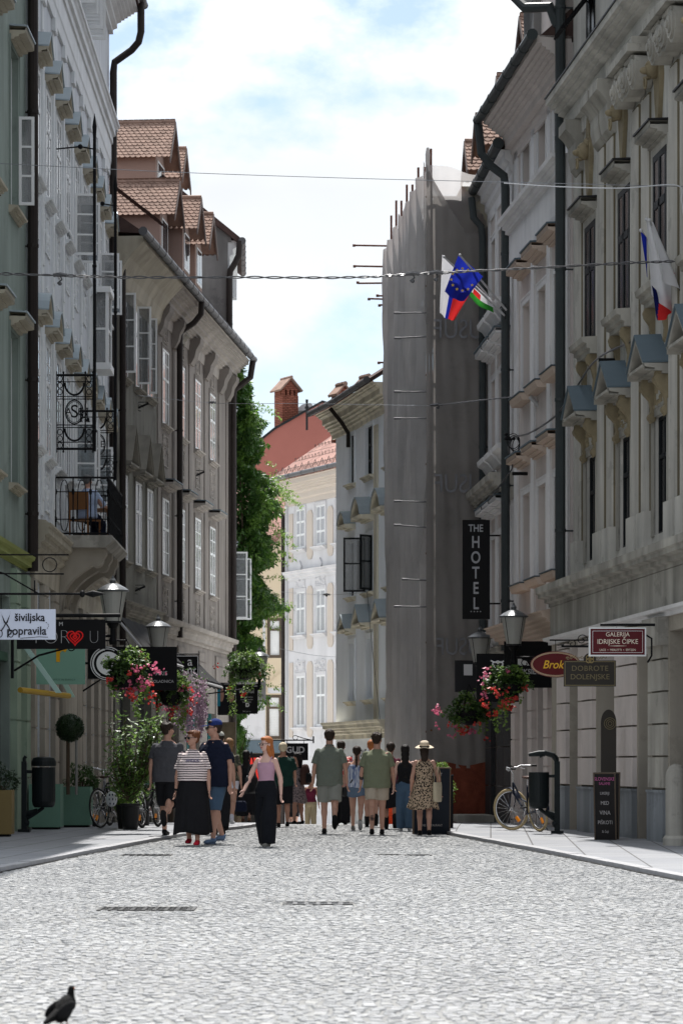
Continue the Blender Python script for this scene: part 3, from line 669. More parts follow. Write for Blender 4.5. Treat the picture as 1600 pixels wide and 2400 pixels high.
# ---- grey-green house with dormers
L2 = Bld('grey-green plastered house with open casements and stained walls beyond the white stucco house', (-5.6,70.45), (-5.0,77.03))
wa = [1.3,3.5,5.4]
L2.wall(m_grey, 14.3, [(x,11.0,.95,2.1) for x in wa]+[(x,6.4,.95,2.15) for x in wa]+[(1.5,-.5,1.6,4.2),(4.6,-.5,2.2,4.2)])
for k,x in enumerate(wa):
    o = L2.window(x,11.0,.95,2.1,cols=2,rows=(.64,),rec=-.03,surround=m_greytrim,sill=m_greytrim,sw=.12)
    L2.mould(m_greytrim, x-.7, x+.7, 13.3, [(.06,0),(.12,.12),(.2,.2),(.2,.26)], 'window_hood', o).location.z = -11.0+0
    o2 = L2.window(x,6.4,.95,2.15,cols=2,rows=(.64,),rec=-.03,surround=m_greytrim,sill=m_greytrim,sw=.12)
    L2.hood(m_greytrim, o2, 1.4, 2.3, 'tri', d=.3, h=.95, top=m_greytrim)
for x, a1, w_ in ((.85,86,.32),(3.02,88,.36),(4.93,84,.22)): L2.leaf(L2.root, x, 11.05, w_, 2.0, a1, out=.06)
L2.mould(m_cream, -.1, 6.6, 12.95, [(.03,0),(.05,.15),(.12,.25),(.2,.55),(.38,.85),(.62,1.1),(.72,1.2),(.72,1.35)], 'cove_cornice', smooth=True)
L2.mould(m_greytrim, 0, 6.6, 5.0, [(.06,0),(.2,.15),(.3,.3),(.1,.36)], 'string_course')
L2.pipe(m_pipe, .25, .15, 4.2, 14.2, .08)
g = MB(); half_gutter(g, (-.6,-.8,14.32), (6.6,-.8,14.32), .10); L2.part(g, 'gutter', m_zinc)
# ---- taupe house with pilasters
L2b = Bld('taupe house with relief panels, pilasters and a brown downpipe, left of the green creeper', (-5.0,77.03), (-3.65,91.8))
wb = [1.5,4.55,7.8,11.0]
L2b.wall(m_taupe, 14.3, [(x,10.6,1.15,2.05) for x in wb]+[(x,6.45,1.15,2.1) for x in wb]+[(2.6,-.8,2.2,4.0),(6.6,-.8,2.6,4.0),(10.6,-.8,2.0,3.6)])
for k,x in enumerate(wb):
    o = L2b.window(x,10.6,1.15,2.05,cols=2,rows=(.6,),bars=1,rec=-.03,surround=m_taupe,sill=m_taupetrim,sw=.12,gm=m_curt)
    relief(L2b, m_taupetrim, x, 9.45, .95, .85, seed=k); relief(L2b, m_taupetrim, x, 12.85, .8, .5, seed=k+9)
    o = L2b.window(x,6.45,1.15,2.1,cols=2,rows=(.6,),bars=1,rec=-.03,surround=m_taupe,sill=m_taupetrim,sw=.12,gm=m_curt)
    L2b.hood(m_taupetrim, o, 1.6, 2.4, 'flat', d=.36, top=m_bluezinc2)
    relief(L2b, m_taupetrim, x, 5.35, .95, .75, seed=k+20)
for x in (.3,3.0,6.2,9.4,12.6,14.4):
    mb = MB(); mb.box(x-.24,x+.24,-.035,.01,5.3,12.9); mb.prism([(-.09,12.9),(-.2,13.1),(-.24,13.3),(-.36,13.5),(-.38,13.65),(.01,13.65),(.01,12.9)], x-.34, x+.34, axis='x'); L2b.part(mb, 'pilaster', m_taupe if x!=3.0 else m_taupe)
L2b.mould(m_taupetrim, 0, 14.85, 13.3, [(.03,0),(.06,.2),(.16,.34),(.3,.45),(.5,.7),(.66,.82),(.70,.95)], 'cornice')
L2b.mould(m_taupetrim, 0, 14.85, 4.75, [(.05,0),(.15,.1),(.2,.25),(.32,.36),(.35,.46),(.1,.52)], 'string_course')
g = MB(); half_gutter(g, (-.2,-.8,14.32), (15.1,-.8,14.32), .10); L2b.part(g, 'gutter', m_zinc)
L2b.pipe(m_pipe, 3.05, .18, 4.8, 13.1, .085, top=[(0,.03,.3),(0,.4,.55),(0,.6,.8),(0,.62,1.15)])
L2b.pipe(m_pipe, 14.75, .18, .2, 13.0, .1, top=[(0,.03,.3),(0,.3,.5),(0,.55,.7),(.1,.62,1.25)])
for z in [.5*i for i in range(1,9)]: pass
gr = MB(); 
for z in (1.0,1.6,2.2,2.8,3.4,4.0):
    pass
for a,c in ((0,1.45),(3.75,5.25),(7.95,9.55),(11.65,14.6)): rustic(L2b, m_taupe, (a+c)/2, -.5, 4.6, c-a, .05, .6)

for a,c,h in ((1.5,3.7,3.2),(5.3,7.9,3.2),(9.6,11.6,2.8)): 
    L2b.part(MB().box(a,c,.2,.24,-.8,h), 'shopfront', m_glass); L2b.part(MB().box(a,a+.08,.1,.195,-.8,h).box(c-.08,c,.1,.195,-.8,h).box((a+c)/2-.04,(a+c)/2+.04,.1,.195,-.8,h), 'shopfront_frame', mat('teal_frame',(0.05,0.2,0.2),rough=.5) if a>5 else m_winb)
nic = MB(); nic.prism([(-.35,0),(-.35,.9)]+[(-.35*math.cos(R(t)), .9+.5*math.sin(R(t))) for t in range(15,180,15)]+[(.35,.9),(.35,0)], -.02, .0, Matrix.Translation((13.2,-.02,2.2))); L2b.part(nic,'niche',m_palstone)
for a,c in ((.1,3.2),(3.9,6.4)):
    pass
L2.part(MB().box(.7,2.3,.2,.24,-.5,3.7).box(3.5,5.7,.2,.24,-.5,3.7), 'shopfront', m_glass)
# snow guards on the eaves
sg = MB()
for i in range(60):
    x = i*.25; sg.tube([(x,-.78,14.42),(x,-.74,14.58)], .006, 4)
sg.tube([(0,-.74,14.58),(15,-.74,14.58)], .006, 4); L2b.part(sg, 'snow_guard', m_dark)
# roof with dormers
def steep_roof(b, x0, x1, m=m_tiledark):
    mb = MB(); mb.prism([(-.75,14.38),(0,15.2),(1.2,18.3),(5,22),(9,15)], x0, x1, axis='x'); return b.part(mb, 'roof', m)
for b_,x_ in ((L2,6.6),(L2b,14.8)):
    mb = MB(); mb.prism([(-.75,14.38),(5,18.4),(10,15)], 0, x_, axis='x'); b_.part(mb, 'roof', m_tiledark)
def scale_tiles(w, l, s=.155):
    """overlapping rounded tiles on a slope: x across, y up the slope, z normal"""
    mb = MB(); row = 0; y = 0; r_ = random.Random(5)
    while y < l:
        x = -w/2 + (0 if row % 2 else -s/2)
        while x < w/2:
            x0 = max(x, -w/2); x1 = min(x+s, w/2)
            if x1-x0 > .03:
                t = r_.uniform(0,.006); pts = []
                for i in range(7):
                    a = math.pi*i/6; xx = (x0+x1)/2 - (x1-x0)/2*math.cos(a)*.98; pts.append((xx, y - .075*math.sin(a), .042+t))
                top = [(x1-.003, y+s*1.15, .012), (x0+.003, y+s*1.15, .012)]; n = len(pts)
                low = [(p[0],p[1],p[2]-.022) for p in pts]
                mb.add(pts+top+low, [tuple(range(n+2))] + [(i, i+n+2, i+n+3, i+1) for i in range(n-1)])
            x += s
        y += s*.88; row += 1
    return mb
def dormer(b, x, zr, w=1.15, h=1.0, wall_h=1.2, set_=0.0, pitch=42, depth=3.2, wl=m_pinkwall):
    """gabled dormer: ridge runs into the roof, x = centre along the facade, zr = ridge height; the side slopes carry tiles"""
    run = w/2+.16; rise = run*math.tan(R(pitch+8)); ze = zr-rise; d = b.part(MB().box(x-w/2,x+w/2,set_,set_+depth,ze-wall_h-.9,ze+.08), 'dormer', wl)
    gb = MB(); gb.prism([(x-w/2,ze+.08),(x,zr-.08),(x+w/2,ze+.08)], set_+.01, set_+depth); gb.build('gable', wl, d)
    for sg in (-1,1):
        sl_ = math.hypot(run,rise); t = scale_tiles(depth+.4, sl_-.05)
        M = Matrix(((0,-sg*1,0,0),(1,0,0,0),(0,0,1,0),(0,0,0,1)))
        ang = math.atan2(rise,run)
        # local: tile x -> facade depth, tile y -> up the slope
        ux = Vector((0,1,0)); uy = Vector((-sg*math.cos(ang),0,math.sin(ang))); uz = Vector((sg*math.sin(ang),0,math.cos(ang)))
        MM = Matrix(((ux.x,uy.x,uz.x,x+sg*run),(ux.y,uy.y,uz.y,set_+depth/2-.25),(ux.z,uy.z,uz.z,ze),(0,0,0,1)))
        q = MB(); q.add(t.v, t.f, MM); q.add([(-depth/2-.2,0,0),(depth/2+.2,0,0),(depth/2+.2,sl_,0),(-depth/2-.2,sl_,0),(-depth/2-.2,0,.01),(depth/2+.2,0,.01),(depth/2+.2,sl_,.01),(-depth/2-.2,sl_,.01)], [(0,1,2,3),(4,7,6,5),(0,4,5,1),(1,5,6,2),(2,6,7,3),(3,7,4,0)], MM)
        q.build('tiled_slope', m_tile, d)
    rg_ = MB()
    for i in range(int((depth+.4)/.38)): 
        y0 = set_-.44+i*.38; rg_.tube([(x,y0,zr+.0),(x,y0+.42,zr+.015)], [.085,.07], 8)
    rg_.build('ridge_tiles', m_tile, d)
    bb = MB()
    for sg in (-1,1): bb.add([(x,set_-.47,zr+.02),(x,set_-.43,zr+.02),(x+sg*(run+.03),set_-.43,ze-.02),(x+sg*(run+.03),set_-.47,ze-.02),(x,set_-.47,zr-.16),(x,set_-.43,zr-.16),(x+sg*(run+.03),set_-.43,ze-.2),(x+sg*(run+.03),set_-.47,ze-.2)], [(0,1,2,3),(7,6,5,4),(0,3,7,4),(1,5,6,2),(3,2,6,7)])
    bb.build('bargeboard', mat('weathered_board',(0.16,0.13,0.12),var=.2), d)
    wn = MB(); wn.box(x-w*.36,x+w*.36,set_-.03,set_+.04,ze-wall_h+.1,ze-.02); wf = wn.build('window', m_winw, d); MB().box(x-w*.3,x-.02,set_-.035,set_,ze-wall_h+.18,ze-.08).box(x+.02,x+w*.3,set_-.035,set_,ze-wall_h+.18,ze-.08).build('pane', m_glass, wf)
    return d
dormer(L2b, 3.6, 17.75, wall_h=1.2, set_=.35, w=1.5, depth=4.2)
dormer(L2b, 5.5, 17.65, set_=.0, w=1.4); dormer(L2b, 7.7, 17.6, set_=-.05, w=1.4)
dormer(L2b, 6.1, 20.0, set_=.85, w=1.7, depth=4.5, wall_h=2.2); dormer(L2b, 9.0, 19.85, set_=.95, w=1.4, wall_h=2.2)
# verge of the neighbouring roof end
vr = MB(); 
for (xa,ya,za,xb,yb,zb2,t) in ((2.0,.4,18.6,2.0,-.35,17.3,.4),):
    vr.prism([(.3,17.9),(2.6,19.3),(2.6,19.6),(.3,18.2)], 6.3, 6.9, axis='x')
L2b.part(vr, 'verge', m_tiledark)
v2 = scale_tiles(1.3, 1.7); vv = MB(); MM = Matrix.Translation((4.9,-.35,15.55)) @ Matrix.Rotation(R(38),4,'X'); vv.add(v2.v, v2.f, MM); L2.part(vv, 'tiled_eave', m_tiledark)
# ---- tall house with the grey gable
L3 = Bld('tall narrow house with a bare grey gable wall, behind the dormers and above the creeper', (-3.66,91.85), (-3.84,97.6))
L3.wall(m_wwhite, 18.3, [(1.6,5.9,1.1,2.2),(3.7,5.9,1.1,2.2),(1.6,10.3,1.1,2.2),(3.7,10.3,1.1,2.2),(1.6,14,1,1.6),(3.7,14,1,1.6)], depth=8)
for x in (1.6,3.7):
    for z in (5.9,10.3): o = L3.window(x,z,1.1,2.2,rec=.08,surround=m_wwhite2,sill=m_wwhite2); L3.hood(m_wwhite2,o,1.5,2.4,'flat',d=.3)
    L3.window(x,14,1,1.6,rec=.08)
L3.leaf(L3.root, .10, 5.95, .55, 2.15, 92, out=.08); L3.leaf(L3.root, .9, 5.95, .68, 2.0, 86, out=.08)
gb = MB(); gb.prism([(8,18.3),(0,18.3),(0,18.1),(-.1,18.1),(-.1,18.25),(5.5,22.7),(8,22.7)], -.02, .2, axis='x')
gb.add([(-.03,0,-1),(-.03,8,-1),(-.03,8,18.3),(-.03,0,18.3)], [(0,1,2,3)])
L3.part(gb, 'gable_wall', m_gable)
rf = MB(); rf.prism([(-.42,17.98),(-.42,18.2),(5.5,23.0),(5.5,22.65)], -.15, 5.8, axis='x'); L3.part(rf, 'roof', m_tiledark)
L3.mould(m_wwhite2, 0.02, 5.7, 16.9, [(.05,0),(.06,.6),(.16,.8),(.28,1.05),(.32,1.25)], 'cornice')
L3.part(MB().box(-.02,.5,-.28,-.0,16.3,16.9), 'cornice_block', m_wwhite2)
g = MB(); half_gutter(g, (-.2,-.46,18.1), (5.8,-.46,18.1), .11); L3.part(g, 'gutter', m_zinc)
L3.pipe(m_pipe, -.14, .05, 0, 16.9, .10, top=[(0,.03,.25),(0,.18,.5),(0,.3,.75),(0,.33,1.2)])
# ================================================================ RIGHT SIDE  (A far, B near)
m_plinth = mat('blue_grey_plinth',(0.27,0.29,0.31),streak=.3,var=.15)
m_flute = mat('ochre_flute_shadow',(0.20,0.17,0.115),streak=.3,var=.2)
m_dkglass = mat('dark_palace_glass',(0.008,0.009,0.011),rough=.25,var=.3,bump=0,spec=.25)
R1 = Bld('ornate grey-beige palace on the right with fluted pilasters, lion heads and dark windows', (4.24,52.1), (5.57,38.0))
x1 = [1.8,4.9,7.8,10.8]
gh = [(2.45,-.2,1.1,3.5),(5.4,-.2,1.8,3.5),(8.5,-.2,1.0,3.5),(11.5,-.2,2.3,3.4)]
R1.wall(m_pal, 16.8, [(x,8.7,1.0,2.1) for x in x1]+[(x,4.85,.95,1.85) for x in x1]+[(x,13.45,.8,1.45) for x in x1], t=.3, zb=4.4)
for k,x in enumerate(x1):
    o = R1.window(x,8.7,1.0,2.1,m_wind,rows=(.62,),cols=2,bars=0,rec=-.03,gm=m_dkglass,frame_t=.1,surround=m_pal,sw=.14)
    h_ = R1.hood(m_palstone, o, 1.22, 2.28, 'flat', d=.30, top=m_dark)
    sb = MB(); sb.prism([(.01,-.28),(-.14,-.28),(-.14,-.2),(-.2,-.18),(-.2,-.11),(-.27,-.09),(-.29,0),(.01,.02)], -.66, .66, axis='x'); s_ = sb.build('sill', m_palstone, o)
    for q in (-.48,.48):
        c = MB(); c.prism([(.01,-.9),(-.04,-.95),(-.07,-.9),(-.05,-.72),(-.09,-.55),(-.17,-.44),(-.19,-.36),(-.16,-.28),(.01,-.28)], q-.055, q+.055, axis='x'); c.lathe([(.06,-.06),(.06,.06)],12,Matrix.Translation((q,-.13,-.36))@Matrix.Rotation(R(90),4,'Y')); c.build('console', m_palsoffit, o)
    o = R1.window(x,4.85,.95,1.85,m_wind,rows=(.66,),cols=2,rec=.06,gm=m_dkglass,surround=m_palstone,sw=.16)
    R1.hood(m_palstone, o, 1.35, 2.45, 'tri', d=.40, h=.50, top=m_bluezinc2)
    for q in (-.52,.52):
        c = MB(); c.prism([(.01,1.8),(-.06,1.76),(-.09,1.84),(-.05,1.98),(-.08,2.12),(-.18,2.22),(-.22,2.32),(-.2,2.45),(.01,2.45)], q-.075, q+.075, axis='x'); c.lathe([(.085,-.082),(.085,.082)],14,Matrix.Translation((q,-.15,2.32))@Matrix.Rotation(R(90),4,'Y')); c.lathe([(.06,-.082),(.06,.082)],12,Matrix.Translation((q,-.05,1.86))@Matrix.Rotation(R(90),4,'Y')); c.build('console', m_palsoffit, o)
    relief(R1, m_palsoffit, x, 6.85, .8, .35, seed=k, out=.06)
    # lion head on a tapering plaque
    pl = MB(); pl.prism([(x-.0,13.0),(x+.20,12.2),(x+.26,11.95),(x+.05,11.15),(x-.05,11.15),(x-.26,11.95),(x-.20,12.2)], -.07, .01)
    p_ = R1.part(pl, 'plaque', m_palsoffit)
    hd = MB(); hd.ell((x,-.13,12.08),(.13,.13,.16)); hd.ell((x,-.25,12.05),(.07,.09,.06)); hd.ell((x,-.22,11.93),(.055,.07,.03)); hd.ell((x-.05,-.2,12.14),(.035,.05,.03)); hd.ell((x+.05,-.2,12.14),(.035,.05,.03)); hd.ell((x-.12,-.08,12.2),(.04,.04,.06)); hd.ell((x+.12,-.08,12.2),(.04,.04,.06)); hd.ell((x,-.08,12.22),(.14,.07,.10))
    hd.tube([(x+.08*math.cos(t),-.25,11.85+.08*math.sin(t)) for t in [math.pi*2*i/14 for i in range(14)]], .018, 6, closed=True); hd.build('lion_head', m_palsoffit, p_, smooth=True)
    o = R1.window(x,13.45,.8,1.45,m_wind,cols=2,rows=(),rec=-.02,gm=m_dkglass)
    sh = MB(); sh.box(-.4,.4,-.02,.02,-.9,0); 
    for q in range(11): sh.box(-.36,.36,-.035,.035,-.86+q*.08,-.83+q*.08)
    f_ = sh.build('shutter', m_black, o); f_.location = (0,-.04,1.4-.0); f_.rotation_euler = (R(-38),0,0)
for k,(xm) in enumerate((.75,2.95,3.8,5.95,6.8,8.9,9.75,11.9)):
    mb = MB(); w = .52
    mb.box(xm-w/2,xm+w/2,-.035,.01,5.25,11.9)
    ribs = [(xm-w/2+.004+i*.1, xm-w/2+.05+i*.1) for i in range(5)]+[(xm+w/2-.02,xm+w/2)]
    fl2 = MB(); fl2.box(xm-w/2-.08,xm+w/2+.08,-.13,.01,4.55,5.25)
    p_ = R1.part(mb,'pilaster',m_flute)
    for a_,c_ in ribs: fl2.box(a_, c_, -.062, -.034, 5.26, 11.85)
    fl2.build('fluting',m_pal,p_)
    if xm < 5.5:
        mb = MB(); mb.prism([(-.04,11.9),(-.12,12.0),(-.16,12.2),(-.16,12.4),(-.26,12.55),(-.34,12.62),(-.34,12.8),(.01,12.8),(.01,11.9)], xm-.36, xm+.36, axis='x'); mb.build('capital', m_palstone, p_)
    else:
        mb = MB()
        for q in (-.27,.27):
            for r_, y0, y1 in ((.27,-.30,-.02),(.21,-.34,-.3),(.13,-.37,-.34),(.06,-.40,-.37)): mb.lathe([(r_,y0),(r_*.97,y1)],18,Matrix.Translation((xm+q,0,12.2))@Matrix.Rotation(R(-90),4,'X')@Matrix.Scale(1,4))
        for i in range(7): mb.ell((xm-.24+i*.08,-.3,12.44),(.035,.05,.05),n=6,m=4)
        mb.box(xm-.42,xm+.42,-.42,.01,12.5,12.62); mb.box(xm-.36,xm+.36,-.34,.01,12.62,12.75)
        mb.build('capital', m_palstone, p_)
R1.mould(m_pal, 0, 14.1, 12.55, [(.05,0),(.06,.2),(.16,.28),(.18,.45),(.28,.55),(.44,.68),(.5,.74),(.52,.84)], 'cornice')
R1.mould(m_dark, 0, 14.1, 13.395, [(.54,0),(.54,.03)], 'cornice_sheet')
R1.mould(m_palstone, -.25, 14.1, 4.12, [(.42,0),(.5,.08),(.62,.16),(.66,.24),(.66,.36)], 'ledge')
R1.mould(m_palstone, -.05, 14.1, 3.55, [(.42,0),(.42,.56)], 'frieze')
R1.mould(m_r2trim, -.05, 14.1, 3.42, [(.46,0),(.55,.07),(.57,.12)], 'shop_moulding')
R1.mould(m_palstone, 0, 14.1, 16.0, [(.1,0),(.8,.4),(1.25,.8)], 'cornice'); roof_slab(R1, m_tiledark, 0, 14.1, 16.82)  # top cornice, out of view, deepened to cast shade along the right pavement
R1.pipe(m_pipe2, -.12, .22, 4.5, 16, .095)
# ground floor stands 40 cm further out
gw = wall_mesh(14.1, -1, 4.0, gh, .5)
gw.add([(0,0,-1),(0,0,4.0),(0,.5,4.0),(0,.5,-1)], [(0,1,2,3)])
o = R1.part(gw, 'arcade_wall', m_ground, loc=(0,-.40,0))
for (xa,w,mm) in ((1.4,.95,m_r2),(3.75,1.35,m_r2),(7.15,1.5,m_r2),(9.65,1.15,m_palstone),(13.3,.9,m_palstone)):
    mb = MB(); z = .88
    while z < 3.3: 
        h = min(.48, 3.38-z); mb.box(xa-w/2,xa+w/2,-.47,-.40,z+.014,z+h-.014); z += .48
    R1.part(mb, 'pier_block', mm)
    R1.part(MB().box(xa-w/2-.01,xa+w/2+.01,-.485,-.3,-.6,.82).box(xa-w/2-.02,xa+w/2+.02,-.50,-.3,.82,.86), 'plinth', m_plinth)
for (xc,_,w,h) in gh:
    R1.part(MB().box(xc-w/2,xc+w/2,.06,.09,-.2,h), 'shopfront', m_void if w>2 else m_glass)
    R1.part(MB().box(xc-w/2,xc-w/2+.07,.0,.055,-.2,h).box(xc+w/2-.07,xc+w/2,.0,.055,-.2,h).box(xc-w/2+.07,xc+w/2-.07,.0,.055,2.6,2.7), 'shopfront_frame', m_winb)
    if w > 2: continue
    tr = MB(); a = w/2; tr.prism([(-a,0),(-a,.35)]+[], -.1,.0) if False else None
    for sgn in (-1,1):                       # rounded upper corners of the openings
        tr = MB(); tr.prism([(xc+sgn*a,h-.2)]+[(xc+sgn*(a-.35+.35*math.cos(R(t))), h-.55+.35*math.sin(R(t))) for t in range(0,91,15)]+[(xc+sgn*a,h-.2)], -.40,.08)
        R1.part(tr,'arch_corner',m_r2)
R1.part(MB().box(9.05,10.25,-.56,-.4,3.0,3.42), 'capital_block', m_palstone)
# round stone bollard
bo = empty('stone_bollard', (P(1583,0,40.4).x,40.4,PAVE), 0, 'weathered round-topped stone bollard at the foot of the palace, right edge', 'bollard')
MB().lathe([(.15,0),(.15,.9),(.148,.98),(.13,1.07),(.09,1.13),(.02,1.16)], 24).build('shaft', m_palstone, bo, smooth=False)
MB().lathe([(.19,-.02),(.19,.1),(.16,.14)], 24).build('foot', m_palstone, bo)

R2 = Bld('pale pinkish house with plain recessed windows and peach soffits, between two downpipes', (3.58,59.0), (4.22,52.25))
x2 = [1.6,3.5,5.4]
R2.wall(m_r2, 14.5, [(x,12.5,.9,1.35) for x in x2]+[(x,8.65,.95,1.9) for x in x2]+[(x,4.85,.95,1.85) for x in x2]+[(x,-.5,1.1,3.9) for x in x2], t=.3)
for x in x2:
    for z,h,w in ((12.5,1.35,.9),(8.65,1.9,.95),(4.85,1.85,.95)):
        o = R2.window(x,z,w,h,m_winw,rows=(.62,),rec=.24,surround=m_r2trim,sw=.14,gm=m_curt)
        if z<12:
            R2.hood(m_r2peach,o,1.3,h+.6,'flat',d=.32,top=m_bluezinc2)
            sb = MB(); sb.prism([(.01,-.14),(-.2,-.14),(-.24,-.06),(-.25,0),(.01,.01)], -.68, .68, axis='x'); s_=sb.build('sill',m_r2peach,o); MB().box(-.7,.7,-.27,.0,.012,.03).build('sill_sheet',m_bluezinc2,s_)
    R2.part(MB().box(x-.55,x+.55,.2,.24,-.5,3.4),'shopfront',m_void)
for xm in (.4,2.55,4.45,6.4):
    R2.part(MB().box(xm-.2,xm+.2,-.045,.01,4.2,11.5),'pilaster',m_r2trim)
    R2.part(MB().box(xm-.2,xm+.2,-.04,.01,12.45,13.9),'pilaster',m_r2trim)
    rustic(R2, m_r2, xm, -1, 3.7, .5, .1, .55)
R2.mould(m_r2trim, 0, 6.78, 11.45, [(.1,0),(.12,.1),(.12,.7),(.2,.76),(.26,.86),(.36,.95),(.38,1.02)], 'string_course')
R2.mould(m_r2, 0, 6.78, 13.7, [(.04,0),(.08,.2),(.2,.3),(.25,.5),(.55,.72),(.64,.8),(.66,.92)], 'cornice')
R2.mould(m_r2peach, -.3, 6.78, 3.55, [(.1,0),(.2,.1),(.55,.4),(.6,.5),(.1,.6)], 'string_course')
g = MB(); half_gutter(g, (-.1,-.75,14.6), (6.9,-.75,14.6), .095); R2.part(g, 'gutter', m_pipe2)
R2.pipe(m_pipe2, -.05, .18, 3.6, 13.2, .09, top=[(0,.03,.25),(0,.3,.45),(0,.5,.7),(0,.57,1.3)])
mb = MB(); mb.tube([(6.2,-1.05,16.2),(6.2,-1.0,15.5),(6.45,-.8,15.2),(6.75,-.4,15.15),(6.75,-.25,14.8)], .10, 10); R2.part(mb,'gutter_elbow',m_pipe2)
steep = MB(); steep.prism([(-.6,14.6),(.3,15.4),(5,19.5),(9,14)], 0, 6.78, axis='x'); R2.part(steep,'roof',m_tiledark)
# round dormer and stair head above
d = R2.part(MB().box(4.6,6.6,-.2,3,14.7,17.2),'dormer',m_r2)
q = MB(); q.lathe([(.6,0),(.6,.5)],24,Matrix.Translation((4.0,-.35,15.9))@Matrix.Rotation(R(-90),4,'X')@Matrix.Scale(1,4)); q.box(3.4,4.6,-.35,1.5,14.7,15.9); q.build('round_head',m_gable,d)

R3 = Bld('pale hotel facade with narrow windows and charcoal ground floor, right of the scaffold netting', (3.30,63.7), (3.58,59.05))
x3 = [.95,2.35,3.75]
R3.wall(m_r2, 14.0, [(x,z,.8,h) for x in x3 for z,h in ((11.0,1.8),(7.95,1.75),(4.1,2.1))]+[(1.7,-.8,1.4,3.6)], t=.28)
for x in x3:
    for z,h in ((11.0,1.8),(7.95,1.75),(4.1,2.1)):
        o = R3.window(x,z,.8,h,rows=(.6,),rec=.2,surround=m_r2trim,sw=.13,gm=m_curt)
        if z<11: R3.hood(m_r2trim,o,1.2,h+.5,'flat',d=.36,top=m_bluezinc2)
        sb = MB(); sb.prism([(.01,-.3),(-.1,-.3),(-.2,-.16),(-.3,-.1),(-.32,0),(.01,.01)], -.6, .6, axis='x'); sb.build('sill',m_r2trim,o)
for xm in (.25,1.65,3.05,4.4): R3.part(MB().box(xm-.16,xm+.16,-.04,.01,3.9,13.4),'pilaster',m_r2trim)
R3.mould(m_palstone, -.1, 4.66, 6.75, [(.1,0),(.2,.12),(.42,.3),(.5,.42),(.52,.55)], 'string_course')
R3.mould(m_r2trim, 0, 4.66, 13.3, [(.04,0),(.1,.3),(.2,.5),(.28,.7)], 'cornice')
R3.mould(m_palstone, 0, 4.66, 3.3, [(.1,0),(.2,.12),(.32,.3),(.36,.4)], 'string_course')
g = MB(); half_gutter(g, (-.2,-.35,14.1), (4.8,-.35,14.1), .11); R3.part(g, 'gutter', m_pipe2)
m_char = mat('charcoal_cladding', (0.035,0.035,0.038), rough=.5, var=.2)
for i in range(4):
    for j in range(5):
        if 0.9 < i*1.15+.57 < 2.4 and j < 4: continue
        R3.part(MB().box(i*1.15+.02,i*1.15+1.13,-.09,.01,-.9+j*.84,-.08+j*.84),'cladding_panel',m_char)
R3.part(MB().box(1.0,2.4,.18,.22,-.8,2.8),'shopfront',m_glass)
R3.part(MB().box(.2,1.9,-.9,-.1,-.02,.13),'door_step',m_palstone)
steep = MB(); steep.prism([(-.3,14.1),(.3,14.9),(5,19),(9,14)], 0, 4.66, axis='x'); R3.part(steep,'roof',m_tiledark)
dormer(R2, 1.3, 16.4, set_=.35, w=1.0, wall_h=.9); dormer(R3, 1.0, 16.4, set_=.5, w=1.0, wall_h=.9)
R3.pipe(m_pipe2, .12, .16, 2.5, 13.0, .08, top=[(0,.03,.25),(0,.2,.45),(0,.25,.9)])

R3b = Bld('house under renovation hidden behind the grey scaffold netting', (2.5,76.5), (3.29,63.75))
x4 = [1.5,4,6.5,9,11.5]
R3b.wall(m_pal, 14.2, [(x,z,1.0,1.9) for x in x4 for z in (10.6,7.0,3.6)], t=.25)
for x in x4:
    for z in (10.6,7.0,3.6): R3b.window(x,z,1.0,1.9,rows=(.6,),surround=m_r2trim)
R3b.mould(m_cream, 0, 12.7, 13.2, [(.04,0),(.1,.3),(.35,.6),(.4,.8),(.6,1.0)], 'cornice')
steep = MB(); steep.prism([(-.3,14.2),(.3,15.0),(5,19.2),(9,14)], 0, 12.7, axis='x'); R3b.part(steep,'roof',m_tiledark)
dormer(R3b, 9.5, 16.5, set_=.5, w=1.0, wall_h=.9); dormer(R3b, 4.5, 17.0, set_=.78, w=1.1)

# ---- scaffold with netting
def net_mat(name, col, a, tr=.35, wave=True):
    m = mat(name, col, rough=.8, var=.22, scale=.7, bump=.3, bscale=6, streak=.12, trans=tr, alpha=a); return m
m_net = net_mat('grey_scaffold_net', (0.33,0.31,0.295), .86, .34); m_net2 = net_mat('pleated_scaffold_net', (0.60,0.58,0.57), .88, .34)
m_sheer = net_mat('sheer_scaffold_net', (0.62,0.61,0.61), .38, .5); m_rednet = mat('orange_red_safety_net', (0.22,0.06,0.035), rough=.8, var=.4, scale=5, bump=.6, bscale=25, trans=.25)
m_orange = mat('orange_plastic_mesh', (0.85,0.20,0.08), rough=.6, var=.3, scale=20, bump=.5, bscale=80, trans=.4)
m_steel = mat('galvanised_tube', (0.17,0.17,0.175), rough=.5, metal=.2, var=.3); m_rust = mat('rusty_tube', (0.16,0.07,0.05), rough=.7, var=.4, scale=6)
sc = Bld('tall scaffold wrapped in grey pleated netting in front of the house under renovation', (1.17,74.3), (1.89,63.72), name='scaffold', cat='scaffold')
LS = sc.L
poles = MB(); 
for i in range(8):
    x = .1 + (LS-.2)*i/7
    for y in (.12, 1.25): poles.tube([(x,y,-1.2),(x,y,15.55 - .7*i/7 + (.2 if i%2 else 0) - (0 if y<1 else .9))], .028, 8)
sc.part(poles,'uprights',m_rust)
lg = MB()
for z in (2,4,6,8,10,12,14): 
    for y in (.12,1.25): lg.tube([(0,y,z),(LS,y,z)], .025, 6)
    lg.box(.1,LS-.1,.2,1.1,z-.06,z-.02)
    for i in range(8): lg.tube([(.1+(LS-.2)*i/7,.0,z-.03),(.1+(LS-.2)*i/7,1.3,z-.03)], .025, 6)
sc.part(lg,'decking',m_wood)
